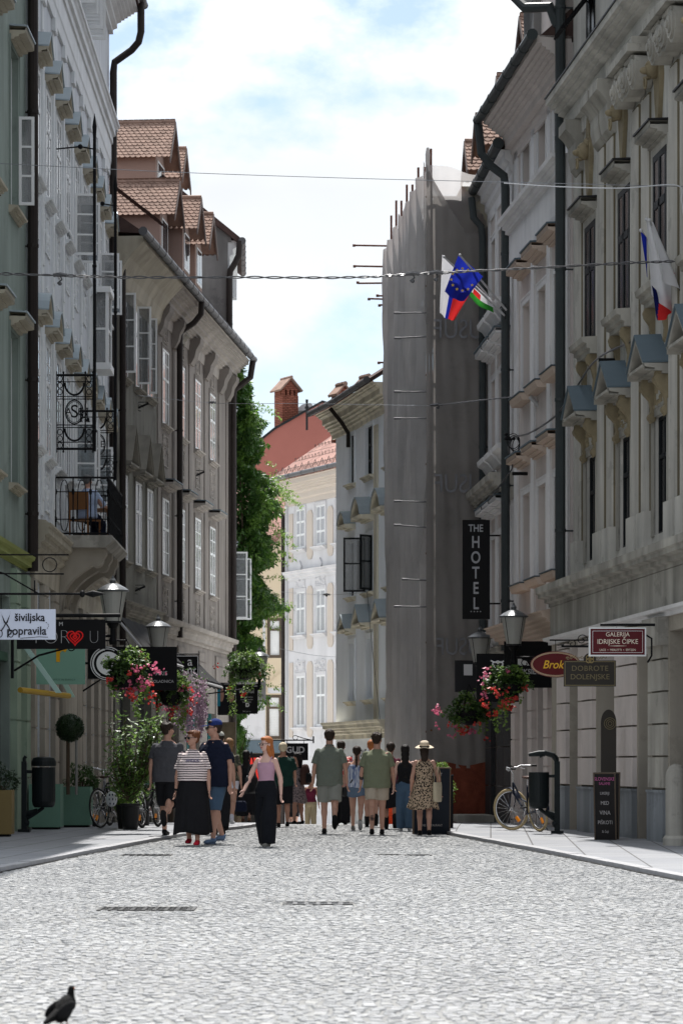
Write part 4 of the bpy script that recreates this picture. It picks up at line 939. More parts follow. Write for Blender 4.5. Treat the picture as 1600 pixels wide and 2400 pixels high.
def pleat(u, z, amp=1):
    return amp*(.10*math.sin(u*5.1+.6*math.sin(z*.5))+.05*math.sin(u*9.3+z*.25+math.sin(z*.9))+.07*noise.noise(Vector((u*1.7,z*.13,3)))+.035*noise.noise(Vector((u*3+z*.7,z*1.3,8))))
sn = MB(); nx, nz_ = 150, 110
for j in range(nz_+1):
    for i in range(nx+1):
        x = LS*i/nx; f = (x/LS)*7 % 1
        top = 14.75 - .22*math.sin(math.pi*f)
        z = -1.2 + (top+1.2)*j/nz_
        sn.v.append((x, .0 + pleat(x,z) - .10*math.sin(math.pi*f)*0 , z))
for j in range(nz_):
    for i in range(nx): a = j*(nx+1)+i; sn.f.append((a,a+1,a+nx+2,a+nx+1))
sc.part(sn,'street_net',m_net2,smooth=True)
# near end net, hangs across the end frame
fn = MB(); nx, nz_ = 46, 120; WN = 1.52
def top_edge(t):    # t 0 at the outer corner .. 1 at the facade
    if t < .62: return 14.7 - 1.6*(t/.62)**.85
    return 13.1 + .25*((t-.62)/.38)
for j in range(nz_+1):
    for i in range(nx+1):
        t = i/nx; z0 = 1.15; z = z0 + (top_edge(t)-z0)*j/nz_
        fn.v.append((LS+.03+.05*noise.noise(Vector((t*3,z*.5,9)))+.025*noise.noise(Vector((t*9+z*.8,z*1.8,4)))+.012*math.sin(t*30+z), t*WN, z))
for j in range(nz_):
    for i in range(nx): a = j*(nx+1)+i; fn.f.append((a,a+1,a+nx+2,a+nx+1))
sc.part(fn,'end_net',m_net,smooth=True)
sh = MB(); nx, nz_ = 20, 16
for j in range(nz_+1):
    for i in range(nx+1):
        t = i/nx; b_ = top_edge(t)-.15; z = b_ + (14.68-.25*t + (.15*math.sin(t*9)*t) - b_)*j/nz_
        sh.v.append((LS-.03+.04*noise.noise(Vector((t*4,z*1.1,2))), .02+t*(WN+.35*j/nz_*1), z))
for j in range(nz_):
    for i in range(nx): a = j*(nx+1)+i; sh.f.append((a,a+1,a+nx+2,a+nx+1))
sc.part(sh,'sheer_net',m_sheer,smooth=True)
rn = MB(); nx, nz_ = 40, 20
for j in range(nz_+1):
    for i in range(nx+1):
        t = i/nx; z = -1.0+2.25*j/nz_ + .04*math.sin(t*9); rn.v.append((LS+.06+.03*noise.noise(Vector((t*8,z*3,5))), .12+t*(WN-.05), z))
for j in range(nz_):
    for i in range(nx): a = j*(nx+1)+i; rn.f.append((a,a+1,a+nx+2,a+nx+1))
sc.part(rn,'red_net',m_rednet,smooth=True)
cp = MB(); cp.tube([(LS,.04,14.3),(LS,.04,14.9),(LS,.04,15.05)],[.04,.055,.03],8); sc.part(cp,'corner_wrap',m_net2)
for yy in (732,788,918,980,1176,1236,1360,1422):
    z = CH+(HOR-yy)/F*63.7+.05; t = MB(); a = rnd.uniform(-.05,.05)
    t.tube([(LS-.02,.05,z),(LS+.02,-.68 if yy!=1360 else -.5,z+a)], .017, 8); t.tube([(LS+.02,(-.56 if yy!=1360 else -.4),z+a),(LS+.02,(-.72 if yy!=1360 else -.54),z+a)], .026, 8); sc.part(t,'tie_tube',m_steel)
for yy,l,x in ((573,.85,.1),(625,.85,.3),(660,.75,.1),(670,.1,.4),(697,.45,.0),(716,.2,.3),(848,.2,.1),(762-60,.3,.9)):
    z = CH+(HOR-yy)/F*74+.05; t = MB(); t.tube([(x,.15,z),(x,-l,z+rnd.uniform(-.02,.02))], .024, 8); t.tube([(x,-l+.03,z),(x,-l-.04,z)],.036,8); sc.part(t,'tie_tube',m_rust)
m_ghost = mat('faded_print', (0.22,0.22,0.235), rough=.9, var=.2, trans=.1)
for yy,sz in ((768,.62),(1130,.60),(1512,.56)):
    z = CH+(HOR-yy)/F*63.7
    o = text('JUSUF', sz, m_ghost, sc.root, (LS+.075,.78,z), (R(90),0,R(90)), name='faded_lettering', ext=.001, sx=.78, mirror=True)
# orange mesh fence by the street
of = MB(); xa = P(904,0,62.5).x
for i in range(5): of.box(xa+i*.05, xa+i*.05+.012, 62.5, 62.51, gz(62.5), gz(62.5)+.95)
for j in range(17): of.box(xa, xa+.22, 62.497, 62.513, gz(62.5)+j*.058+.01, gz(62.5)+j*.058+.026)
of.box(xa,xa+.22,62.52,62.525,gz(62.5),gz(62.5)+.9)
tag(of.build('barrier_mesh', m_orange), 'orange plastic safety mesh at the foot of the scaffold, among the walkers', 'barrier')

# ---- light blue house
R4 = Bld('light blue house with dark window frames beyond the scaffold, facing the bend', (.42,80.0), (1.35,75.3))
R4.wall(m_blue, 11.3, [(1.8,9.2,.9,1.35),(4.45,9.2,.5,1.35),(1.8,6.0,.9,1.5),(4.45,6.0,.5,1.5),(1.8,3.05,.8,1.65),(4.45,3.05,.5,1.65)])
for x,w4 in ((1.8,.9),(4.45,.5)):
    R4.window(x,9.2,w4,1.35,m_wind,surround=m_blue,sill=m_bluetrim,rows=(.3,.62),rec=.06)
    o = R4.window(x,6.0,w4,1.5,m_wind,surround=m_blue,sill=m_bluetrim,rows=(.5,),rec=.06); R4.hood(m_bluetrim,o,1.3,1.95,'arc',d=.4,h=.5)
    o = R4.window(x,3.05,w4-.1 if w4>.6 else .5,1.65,m_wind,surround=m_blue,sill=m_bluetrim,rows=(.5,),rec=.2); R4.hood(m_bluetrim,o,1.2,1.95,'tri',d=.4,h=.5)
R4.leaf(R4.root,1.4,6.0,.6,1.5,100,fm=m_wind,out=.04,rows=(.52,)); R4.leaf(R4.root,2.25,6.0,.45,1.5,55,fm=m_wind,out=.04,rows=(.52,))
R4.mould(m_bluetrim, -.1, 4.8, 10.65, [(.04,0),(.10,.15),(.34,.4),(.45,.6),(.58,.7)], 'cornice'); g=MB(); half_gutter(g,(-.2,-.7,11.4),(4.8,-.7,11.4),.08); R4.part(g,'gutter',m_zinc)
R4.mould(m_bluetrim, -.05, 4.8, 1.95, [(.1,0),(.2,.15),(.35,.3),(.4,.42),(.42,.48)], 'string_course')
R4.mould(m_bluetrim, 2.55, 3.0, 2.45, [(.05,0),(.05,8.0)], 'pilaster')
roof_slab(R4, m_tiledark, 0, 4.8, 11.42, .65, 33, 4)
R4b = Bld('narrow return of the light blue house turning toward the white house', (-.16,82.3), (.41,80.05))
R4b.wall(m_blue, 11.3, [(1.85,9.2,.5,1.35),(1.85,6.0,.5,1.5),(1.85,3.05,.5,1.6)])
R4b.window(1.85,9.2,.5,1.35,m_wind,surround=m_blue,sill=m_bluetrim,rows=(.5,),rec=.06); o=R4b.window(1.85,6,.5,1.5,m_wind,surround=m_blue,sill=m_bluetrim,rec=.06); R4b.hood(m_bluetrim,o,.85,1.9,'arc',d=.32,h=.36)
o=R4b.window(1.85,3.05,.5,1.6,m_wind,surround=m_blue,sill=m_bluetrim,rec=.2); R4b.hood(m_bluetrim,o,.85,1.9,'tri',d=.32,h=.4)
R4b.mould(m_bluetrim, -.3, 2.3, 10.65, [(.04,0),(.10,.15),(.34,.4),(.45,.6),(.58,.7)], 'cornice'); g=MB(); half_gutter(g,(-.4,-.7,11.4),(2.4,-.7,11.4),.08); R4b.part(g,'gutter',m_zinc)
R4b.mould(m_bluetrim, -.2, 2.3, 1.95, [(.1,0),(.2,.15),(.35,.3),(.4,.42),(.42,.48)], 'string_course')
roof_slab(R4b, m_tiledark, -.3, 2.3, 11.42, .65, 33, 4)
R4b.pipe(m_pipe, 1.9, .12, 10.2, 10.6, .06, top=[(0,.2,.3),(-.1,.5,.7)])
m_graf = mat('faded_graffiti_ink', (0.06,0.06,0.07), rough=.8, var=.3)
for b,x,z,t_,s_ in ((R4,.8,1.45,'REWE',.5),(R4b,1.6,1.3,'ETO',.4),(R4b,1.6,.95,'EBS',.35),(R4,2.2,1.2,'KO',.55),(R4,3.4,1.2,'mra',.5)):
    text(t_, s_, m_graf, b.root, (x,-.006,z), (R(90),R(rnd.uniform(-8,8)),0), name='graffiti', ext=.001, sx=.8, shear=.2)

# ---- white house at the bend
m_r5g = mat('grey_curtained_pane',(0.30,0.31,0.33),rough=.1,var=.2,bump=0,spec=.8)
R5 = Bld('white stucco house with beige panels and a pink tiled roof at the bend', (-1.77,92.1), (.95,85.95))
x5 = [1.13,2.75,4.35,5.95]
R5.wall(m_house, 10.3, [(x,z,.72,h) for x in x5 for z,h in ((8.15,1.25),(5.4,1.35),(2.45,1.6))])
for k,x in enumerate(x5):
    for z,h in ((8.15,1.25),(5.4,1.35),(2.45,1.6)):
        o = R5.window(x,z,.72,h,surround=m_house,sill=m_house,rows=(.34,.67) if z>8 else (.6,),rec=.0,sw=.1,gm=m_r5g)
        if z<8: relief(R5,m_house,x,z+h+.14,.8,.35,seed=k,out=.05)
    mb = MB(); mb.prism([(-.18,0),(0,-.2),(.18,0),(0,.2)],-.05,.0,Matrix.Translation((x,-.0,7.55))); R5.part(mb,'diamond_relief',m_house)
    if k<3:
        xm = x+.8
        for z0,z1 in ((7.75,9.3),(4.9,6.9),(2.1,4.5)):
            R5.part(MB().prism([(xm-.22,z0+.12),(xm-.12,z0),(xm+.12,z0),(xm+.22,z0+.12),(xm+.22,z1-.12),(xm+.12,z1),(xm-.12,z1),(xm-.22,z1-.12)],-.03,.0),'wall_panel',m_housepanel)
for z0,z1 in ((7.75,9.3),(4.9,6.9),(2.1,4.5)): R5.part(MB().box(.25,.55,-.03,.0,z0,z1),'wall_panel',m_housepanel)
R5.part(MB().box(.0,.12,-.07,.01,-2,9.6),'corner_strip',m_house)
md = MB(); md.lathe([(.3,0),(.3,.05)],20,Matrix.Translation((4.35+.8,-.04,3.2))@Matrix.Rotation(R(-90),4,'X')@Matrix.Diagonal((.6,1,1,1))); R5.part(md,'medallion',m_housepanel)
R5.mould(m_house, 0, 6.7, 7.15, [(.04,0),(.1,.1),(.16,.2),(.2,.28)], 'string_course')
R5.mould(m_housepanel, 0, 6.7, 9.55, [(.04,0),(.1,.2),(.2,.4),(.42,.62),(.46,.8)], 'cornice')
g=MB(); half_gutter(g,(-.5,-.55,10.42),(6.7,-.55,10.42),.07); R5.part(g,'gutter',m_zinc)
rf = MB(); rf.prism([(-.5,10.42),(5,14.2),(5,14.05),(-.5,10.32)], -.55, 6.7, axis='x'); ro = R5.part(rf,'roof',m_tile2)
sg = MB()
for j in range(5):
    for i in range(26):
        x=-.4+i*.27; y=-.2+j*.7; z=10.42+(y+.5)*.687; sg.tube([(x-.05,y,z),(x-.05,y-.02,z+.09),(x+.05,y-.02,z+.09),(x+.05,y,z)],.008,4)
for i in range(13):
    x=-.3+i*.53; sg.tube([(x,-.35,10.5),(x+.26,-.35,10.78),(x+.53,-.35,10.5)],.01,4)
sg.build('snow_guard',m_dark,ro)
for x,y in ((3.2,1.6),(1.9,2.9)):
    z=10.42+(y+.5)*.687; mb=MB(); mb.box(-.35,.35,-.5,.5,.0,.09); o=mb.build('skylight',m_dark,ro); o.location=(x,y,z+.05); o.rotation_euler=(R(34.5),0,0); l=MB().box(-.33,.33,-.5,.5,-.02,.02).build('sash',m_dark,o); l.location=(0,.1,.35); l.rotation_euler=(R(-25),0,0)
R5.part(MB().prism([(-.6,10.35),(5,14.15),(5,13.7),(-.6,10.1)],-.62,-.56,axis='x'),'verge_board',m_dark)
R5.pipe(m_pipe,-.05,.10,-2,9.2,.07,top=[(-.05,.1,.3),(-.2,.3,.6),(-.4,.4,.9)])

# the house is a quarter larger than the others: its frame stands at 115 m
R5.root.location = (-2.2125, 115.125, -0.3625); R5.root.scale = (1.25,)*3

# ---- red gable wall and chimneys behind
def world_prism(poly_px, Y, t, name, m, parent=None):
    mb = MB(); mb.prism([(P(a,b,Y).x, P(a,b,Y).z) for a,b in poly_px], Y, Y+t); return mb.build(name, m, parent)
rh = empty('town_house', (0,0,0), 0, 'house with a bare red painted gable wall rising behind the white house roof', 'building')
YR=146.0
world_prism([(560,1300),(560,1090),(600,1040),(645,1005),(755,942),(812,958),(812,1300)], YR, 8, 'gable_wall', m_red, rh)
world_prism([(552,1097),(598,1037),(643,1001),(755,938),(815,955),(815,959),(755,943),(645,1006),(600,1042),(556,1100)], YR-.1, 8.2, 'roof', m_dark, rh)
world_prism([(690,962),(708,948),(728,944),(742,962)], YR+3, 2, 'dormer', m_house, rh)
def chimney(px0, px1, pytop, pybot, Y, lab, n=1):
    a = P(px0,pybot,Y); b = P(px1,pytop,Y); w = b.x-a.x; cx = (a.x+b.x)/2; h = b.z-a.z
    e = empty('chimney', (cx, Y, a.z), R(28), lab, 'chimney')
    h = h-.60*w+.17; MB().box(-w*.36,w*.36,-w*.36,w*.36,-1,h-.45).build('stack', m_brick, e)
    m_=MB(); hh=h-.45
    for q in (-1,-.33,.33,1): m_.box(q*w*.29-.06,q*w*.29+.06,-w*.36,-w*.22,hh,hh+.28); 
    m_.box(-w*.36,w*.36,-w*.18,w*.36,hh,hh+.28); m_.build('vents', m_brick, e)
    g_=MB(); z=hh+.28; g_.prism([(-w*.38,z),(w*.38,z),(0,z+w*.42)],-w*.36,w*.36); g_.build('gable', m_brick, e)
    t=MB(); 
    for sg_ in (-1,1): t.add([(0,-w*.48,z+w*.46),(0,w*.48,z+w*.46),(sg_*w*.48,w*.48,z-.07),(sg_*w*.48,-w*.48,z-.07),(0,-w*.48,z+w*.54),(0,w*.48,z+w*.54),(sg_*w*.52,w*.48,z+.0),(sg_*w*.52,-w*.48,z+.0)],[(0,1,2,3),(7,6,5,4),(0,3,7,4),(1,5,6,2),(3,2,6,7)])
    for i in range(5): t.tube([(0,-w*.48+i*w*.19,z+w*.52),(0,-w*.48+(i+1.1)*w*.19,z+w*.54)],[.08,.06],8)
    t.build('cap_tiles', m_tile, e); return e
c1 = chimney(642,700,882,1010,YR+2,'tall brick chimney with a little tiled cap and a thin aerial, behind the creeper'); a_ = MB(); a_.tube([(0,.1,0),(0,.1,.9)],.02,5); o=a_.build('aerial',m_dark,c1); o.location=(0,0,1.9)
chimney(776,822,898,960,86.5,'lower brick chimney with a tiled cap, left one on the light blue house'); chimney(832,876,880,945,85.0,'brick chimney with a tiled cap close to the scaffold netting')
fl = empty('flue_pipe',(P(719,0,YR-1).x,YR-1,P(0,962,YR-1).z),0,'thin black metal flue pipe sticking up beside the tall brick chimney','chimney'); MB().tube([(0,0,-1),(0,0,.42)],.06,10).build('pipe',m_dark,fl); MB().lathe([(.12,.1),(.1,.2)],12).lathe([(.07,.42),(.07,.56)],12).build('cowl',m_dark,fl)

# ---- cream building closing the view
ch = empty('town_house',(0,0,0),0,'cream yellow building with brown framed shuttered windows closing the far end of the street','building')
YC=130.0; s_=F/YC
def CX(px): return (px-800)/s_
def CZ(py): return CH+(HOR-py)/s_
mb = wall_mesh(CX(720), -4, CZ(1310), [((CX(626)+CX(690))/2, CZ(1542), CX(690)-CX(626), CZ(1448)-CZ(1542)), ((CX(624)+CX(690))/2, CZ(1732), CX(690)-CX(624), CZ(1628)-CZ(1732))], .2, x0=-5.8)
mb.add([(-5.8,0,CZ(1310)),(CX(720),0,CZ(1310)),(CX(720),0,CZ(1180)),(CX(628),0,CZ(1290)),(-5.8,0,CZ(1300))],[(0,1,2,3,4)])
o = mb.build('wall', m_creamwall, ch); o.location=(0,YC,0)
for (a,b,c,d) in ((626,690,1448,1542),(624,690,1628,1732)):
    f=MB(); x0,x1,z0,z1=CX(a),CX(b),CZ(d),CZ(c); t=.14
    f.box(x0,x1,YC+.05,YC+.12,z0,z0+t).box(x0,x1,YC+.05,YC+.12,z1-t,z1).box(x0,x0+t,YC+.05,YC+.12,z0+t,z1-t).box(x1-t,x1,YC+.05,YC+.12,z0+t,z1-t).box((x0+x1)/2-.07,(x0+x1)/2+.07,YC+.05,YC+.12,z0+t,z1-t).box(x0+t,x1-t,YC+.045,YC+.115,z0+(z1-z0)*.68,z0+(z1-z0)*.68+.1)
    fo=f.build('window',m_winb,ch); q=MB(); z=z0
    while z<z1-.02: q.add([(x0,YC+.16,z),(x1,YC+.16,z),(x1,YC+.13,z+.07),(x0,YC+.13,z+.07)],[(0,1,2,3)]); z+=.075
    q.build('roller_blind',m_winw,fo)
MB().box(-5.8,CX(720),YC-.15,YC,CZ(1765),CZ(1735)).build('string_course',m_bluezinc2,ch)
MB().prism([(CX(632),CZ(1612)),(CX(632),CZ(1600)),(CX(658),CZ(1576)),(CX(684),CZ(1600)),(CX(684),CZ(1612))],YC-.12,YC).build('pediment',m_creamwall,ch)
MB().box(CX(628),CX(690),YC-.08,YC,CZ(1625),CZ(1612)).build('moulding',m_house,ch)
MB().box(-5.8,CX(720),YC-.06,YC,CZ(1440),CZ(1430)).build('moulding',m_house,ch)
MB().box(CX(560),CX(622),YC-.05,YC,CZ(1734),CZ(1610)).box(CX(616),CX(622),YC-.05,YC,CZ(1610),CZ(1440)).build('white_panel',m_house,ch)
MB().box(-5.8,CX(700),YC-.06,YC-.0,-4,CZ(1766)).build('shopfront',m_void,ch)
m_redsign = mat('red_sign_panel',(0.62,0.03,0.02),rough=.4,var=.05)
MB().box(CX(555),CX(622),YC-.3,YC-.08,CZ(1838),CZ(1776)).build('red_fascia',m_redsign,ch)
rf=MB(); rf.add([(CX(625),YC-.3,CZ(1298)),(CX(740),YC-.3,CZ(1165)),(CX(740),YC+6,CZ(1165)+3),(CX(590),YC+6,CZ(1298)+2.4),(CX(590),YC-.3,CZ(1310))],[(0,1,2,3,4)])
rf.add([(-6.1,YC-.4,CZ(1305)),(CX(628),YC-.4,CZ(1293)),(CX(800),YC+5,CZ(1130)+.8),(-6.1,YC+7,CZ(1130)+.8)],[(0,1,2,3)]); rf.build('roof',m_tile2,ch)
m_sq = mat('pale_bounce_paving', (0.55,0.54,0.52), rough=.8, var=.15)
mb=MB(); mb.add([(-45,97,gz(97)+.01),(-4.9,97,gz(97)+.01),(-4.9,70,gz(70)+.01),(8,70,gz(70)+.01),(8,130,gz(130)+.01),(-45,130,gz(130)+.01)],[(0,1,2,3,4,5)])
mb=MB()
for a,c in ((69,84),(84,97),(97,120),(120,160)): mb.add([(-45 if a>90 else -4.4,a,gz(a)+.012),(3 if a<84 else 12,a,gz(a)+.012),(3 if a<84 else 12,c,gz(c)+.012),(-45 if a>90 else -4.4,c,gz(c)+.012)],[(0,1,2,3)])
tag(mb.build('square',m_sq),kind='structure')  # unseen square beyond the crest, paved pale to bounce light onto far houses
# ================================================================ STREET FURNITURE
m_lampglass = mat('frosted_lamp_glass', (0.50,0.50,0.47), rough=.25, var=.1, bump=.02, trans=.45, spec=.6)
def wxy(px, Y): return (px-800)/F*Y
def street_lamp(px, Y, ztop, wall_x, lab):
    x = wxy(px, Y); e = empty('street_lamp', (x, Y, ztop-.98), 0, lab, 'street lamp', 'lantern lamps on wall brackets along the street')
    sg = 1 if wall_x > x else -1; d = abs(wall_x-x)
    a = MB(); a.tube([(0,0,-.12),(0,0,.12)], .045, 12); a.lathe([(.06,.1),(.1,.16),(.1,.2)], 14); a.lathe([(.055,-.18),(.07,-.12),(.055,-.06)],12)
    a.tube([(0,0,-.03),(sg*d,0,-.03)], .026, 10); a.tube([(sg*.15,0,-.05),(sg*.5,0,-.16),(sg*d*.75,0,-.36),(sg*d,0,-.62)], .018, 8)
    for k in range(2):
        c=.22+.5*k; a.tube([(sg*(c+.12*math.cos(t*.5)*(1-t/16)),0,-.14-.1*k+.10*math.sin(t*.5)*(1-t/16)) for t in range(15)], .011, 6)
    a.box(min(0,sg*.03)+sg*d-.02, max(0,sg*.03)+sg*d-.01, -.06, .06, -.75, .1)
    a.build('bracket', m_black, e)
    g = MB(); g.lathe([(.135,.2),(.235,.72)], 24); g.build('lamp_glass', m_lampglass, e, smooth=False)
    r = MB()
    for k in range(4): t=math.pi/4+math.pi/2*k; r.tube([(.138*math.cos(t),.138*math.sin(t),.2),(.24*math.cos(t),.24*math.sin(t),.72)], .006, 5)
    r.lathe([(.14,.19),(.145,.22)],20); r.build('glazing_bars', m_dark, e)
    c = MB(); c.lathe([(.245,.715),(.275,.725),(.275,.745),(.20,.80),(.10,.85),(.05,.87),(.05,.90),(.06,.91),(.03,.95),(.008,1.0)], 28); c.build('lamp_cap', mat('lamp_cap_metal',(0.10,0.105,0.11),rough=.3,metal=.3,var=.2), e, smooth=False)
street_lamp(265,48.3,4.38,-5.55,'large lantern lamp above the nearest left flower basket, left of the black awnings')
street_lamp(371,60,4.33,-5.45,'second lantern lamp on the left, in front of the grey-green house')
street_lamp(608,77,4.35,-4.95,'lantern lamp hanging in front of the green creeper')
street_lamp(1203,53.3,4.20,4.1,'lantern lamp on the right above the black surf shop signs')
street_lamp(1124,60,4.1,3.4,'smaller farther lantern lamp on the right beside the scaffold netting')

# ---- leaves and flowers
def leaf_mat(name, col, tr=.45):
    return mat(name, col, rough=.45, var=.35, scale=3.0, bump=0, trans=tr, spec=.4)
m_leaf = leaf_mat('creeper_leaf', (0.045,0.11,0.018),.4); m_leaf2 = leaf_mat('shrub_leaf', (0.06,0.115,0.03)); m_leafl = leaf_mat('light_leaf', (0.17,0.28,0.055),.5); m_leafd = leaf_mat('dark_leaf', (0.02,0.045,0.015), .2)
m_leafm = leaf_mat('mid_leaf',(0.11,0.21,0.035),.5); m_pink = leaf_mat('pink_petal', (0.62,0.14,0.24),.35); m_redp = leaf_mat('red_petal', (0.58,0.05,0.04),.35); m_lilac = leaf_mat('lilac_petal', (0.38,0.26,0.34),.3)
m_bark = mat('bark', (0.09,0.065,0.045), rough=.9, var=.3, scale=8)
def leaves(pts, size, seed=0, droop=.3, narrow=.5, up=.0):
    r = random.Random(seed); mb = MB()
    for p in pts:
        s_ = size*r.uniform(.6,1.3); a = r.uniform(0,2*math.pi); t = r.uniform(-1.0,.5)-droop+up
        d = Vector((math.cos(a)*math.cos(t), math.sin(a)*math.cos(t), math.sin(t))); w = d.cross(Vector((r.uniform(-.5,.5),r.uniform(-.5,.5),1))).normalized()*s_*narrow*.5; n = d.cross(w).normalized()
        p = Vector(p); o = len(mb.v)
        mb.v += [tuple(p), tuple(p+d*s_*.5+w+n*s_*.06), tuple(p+d*s_), tuple(p+d*s_*.5-w+n*s_*.06)]; mb.f += [(o,o+1,o+2),(o,o+2,o+3)]
    return mb
def blob_pts(n, c, rad, seed=0, shell=.55, lump=.35, f=1.6):
    r = random.Random(seed); out = []; c = Vector(c)
    while len(out) < n:
        v = Vector((r.gauss(0,1),r.gauss(0,1),r.gauss(0,1))).normalized(); k = r.uniform(shell,1)**.5
        q = 1+lump*noise.noise(v*f+Vector((seed*3.1,0,0)))*1.6
        p = Vector((v.x*rad[0]*k*q, v.y*rad[1]*k*q, v.z*rad[2]*k*q)); 
        if noise.noise(p*3.5+Vector((seed,5,0))) < -.22: continue
        out.append(c+p)
    return out
def flowers(pts, size, seed=0):
    r = random.Random(seed); mb = MB()
    for p in pts:
        for k in range(r.randint(5,9)):
            q = Vector(p)+Vector((r.gauss(0,1),r.gauss(0,1),r.gauss(0,1)))*size*.45; n = Vector((r.gauss(0,1),-1.2,r.gauss(.4,1))).normalized(); u = n.orthogonal().normalized(); w = n.cross(u); s_=size*.33*r.uniform(.7,1.2)
            a0=r.uniform(0,6); vs=[q+n*s_*.2]
            for i in range(5):
                a=a0+i*2*math.pi/5; vs.append(q+(u*math.cos(a)+w*math.sin(a))*s_)
            mb.add(vs,[(0,1+i,1+(i+1)%5) for i in range(5)])
    return mb
def basket(px, py, Y, rr, seed, lab, cols, trail=.8, nl=1500):
    x = wxy(px,Y); z = CH+(HOR-py)/F*Y
    e = empty('flower_basket', (x,Y,z-.15), 0, lab, 'flower basket', 'flower baskets hung from the lamp brackets')
    MB().lathe([(.05,-.24),(.17,-.2),(.26,-.05),(.28,.06)], 18).build('basket', m_black, e)
    c = MB(); 
    for k in range(3): t=2.1*k; c.tube([(.26*math.cos(t),.26*math.sin(t),.05),(0,0,.62)], .006, 4)
    c.build('chain', m_black, e)
    r = random.Random(seed)
    pts = blob_pts(nl, (0,0,.12), (rr,rr*.9,rr*.72), seed, lump=.5)
    tr = []
    for k in range(9):
        a = r.uniform(0,6.28); l = r.uniform(.2,trail); bx_,by_ = math.cos(a)*rr*.8, math.sin(a)*rr*.7
        for i in range(int(l*70)): t=i/70; tr.append((bx_+.05*math.sin(t*9)+r.gauss(0,.025), by_+r.gauss(0,.03), -.05-t+r.gauss(0,.02)))
    leaves(pts, .075, seed, narrow=.8).build('foliage', m_leaf2, e); leaves(tr+blob_pts(nl//3,(rr*.15,0,.25),(rr*.9,rr*.8,rr*.6),seed+9), .06, seed+1, narrow=.9).build('trailing_foliage', m_leafl, e)
    for m_, n_, off in cols:
        fp = [p+Vector(off) for p in blob_pts(n_, (0,-.05,.02), (rr*1.12,rr,rr*.95), seed+n_, shell=.8, lump=.45)]
        flowers(fp, .085, seed).build('blossom', m_, e)
basket(296,1562,48.0,.38,1,'flower basket with pink and red geraniums by the round white sign', [(m_pink,24,(.14,0,.02)),(m_redp,12,(.08,0,-.12))])
basket(402,1612,58.0,.36,2,'flower basket of red geraniums beside the lilac wisteria, left side', [(m_redp,15,(.10,0,-.12)),(m_pink,6,(.1,0,-.15))], nl=1600)
basket(575,1560,76.0,.55,3,'dark leafy hanging basket under the lamp in front of the creeper', [(m_redp,4,(-.2,0,-.3))], trail=1.3, nl=1800)
basket(1188,1592,53.0,.36,4,'flower basket with red geraniums hung in front of the black surf shop signs', [(m_redp,24,(-.16,0,-.12)),(m_pink,8,(-.15,0,.1))], trail=.9)
basket(1098,1656,59.5,.42,5,'farther flower basket on the right, low beside the scaffold netting', [(m_pink,12,(-.25,0,-.12)),(m_redp,9,(0,0,-.2))], trail=.5)

# ---- signs
def board(name, px0, px1, py0, py1, Y, lab, m, cat='sign', rz=0, t=.05, edge=None, grp=None):
    x0, x1 = wxy(px0,Y), wxy(px1,Y); z1, z0 = CH+(HOR-py0)/F*Y, CH+(HOR-py1)/F*Y
    e = empty(name, ((x0+x1)/2, Y, (z0+z1)/2), rz, lab, cat, grp); w, h = x1-x0, z1-z0
    MB().box(-w/2,w/2,-t/2,t/2,-h/2,h/2).build('panel', m, e)
    if edge:
        q=.012; f = MB(); y=-t/2-.004
        f.box(-w/2+q,w/2-q,y,-t/2+.001,h/2-2*q,h/2-q).box(-w/2+q,w/2-q,y,-t/2+.001,-h/2+q,-h/2+2*q).box(-w/2+q,-w/2+2*q,y,-t/2+.001,-h/2+2*q,h/2-2*q).box(w/2-2*q,w/2-q,y,-t/2+.001,-h/2+2*q,h/2-2*q); f.build('border', edge, e)
    return e, w, h
def arm(e, xa, xb, z, m=m_black, r=.016, hang=(), spear=False, y=0):
    a = MB(); a.tube([(xa,y,z),(xb,y,z)], r, 8)
    for x, zz in hang: a.tube([(x,y,z),(x,y,zz)], .006, 5)
    if spear: s_=1 if xb>xa else -1; a.tube([(xb,y,z),(xb+s_*.05,y,z),(xb+s_*.12,y,z),(xb+s_*.3,y,z)], [.012,.03,.05,.003], 8); a.ell((xb-.03,y,z),(.04,.04,.05))
    return a.build('bracket', m, e)
T90 = (R(90),0,0)
e,w,h = board('shop_sign', -14,131,1428,1499, 40, 'white hanging sign reading šiviljska popravila with black scissors, left edge', mat('white_sign_board',(0.62,0.66,0.78),var=.03,bump=0,rough=.5))
y=-.031
text('šiviljska', .155, m_ink, e, (.075,y,.095), sx=.92, bold=.002, ext=.002); text('popravila', .165, m_ink, e, (.03,y,-.095), sx=.92, bold=.002, ext=.002)
sc_ = MB()
for sg in (-1,1): sc_.add([(-.26+sg*.0,y,.02),(-.26+sg*.025,y,.02),(-.26+sg*.075,y,.19),(-.26+sg*.06,y,.14),(-.26,y-.003,.02),(-.26+sg*.025,y-.003,.02),(-.26+sg*.075,y-.003,.19),(-.26+sg*.06,y-.003,.14)],[(0,1,2,3),(7,6,5,4),(0,4,5,1),(1,5,6,2),(2,6,7,3),(3,7,4,0)])
for cx in (-.345,-.19): sc_.tube([(cx+.036*math.cos(t),y,-.13+.05*math.sin(t)) for t in [i*math.pi/8 for i in range(16)]], .006, 5, closed=True)
sc_.tube([(-.26,y,.02),(-.29,y,-.04),(-.325,y,-.09)], .008,5); sc_.tube([(-.26,y,.02),(-.22,y,-.04),(-.2,y,-.09)], .008,5); sc_.ell((-.26,y,.02),(.012,.006,.012)); sc_.build('scissors', m_ink, e)
th = MB()
path=[(.02+.20*math.cos(R(a))*1.0+.12, y, -.0+.085*math.sin(R(a))-.02) for a in range(90,-90,-9)]
for i in range(0,len(path)-1,2): th.tube([path[i],path[i+1]], .0035, 4)
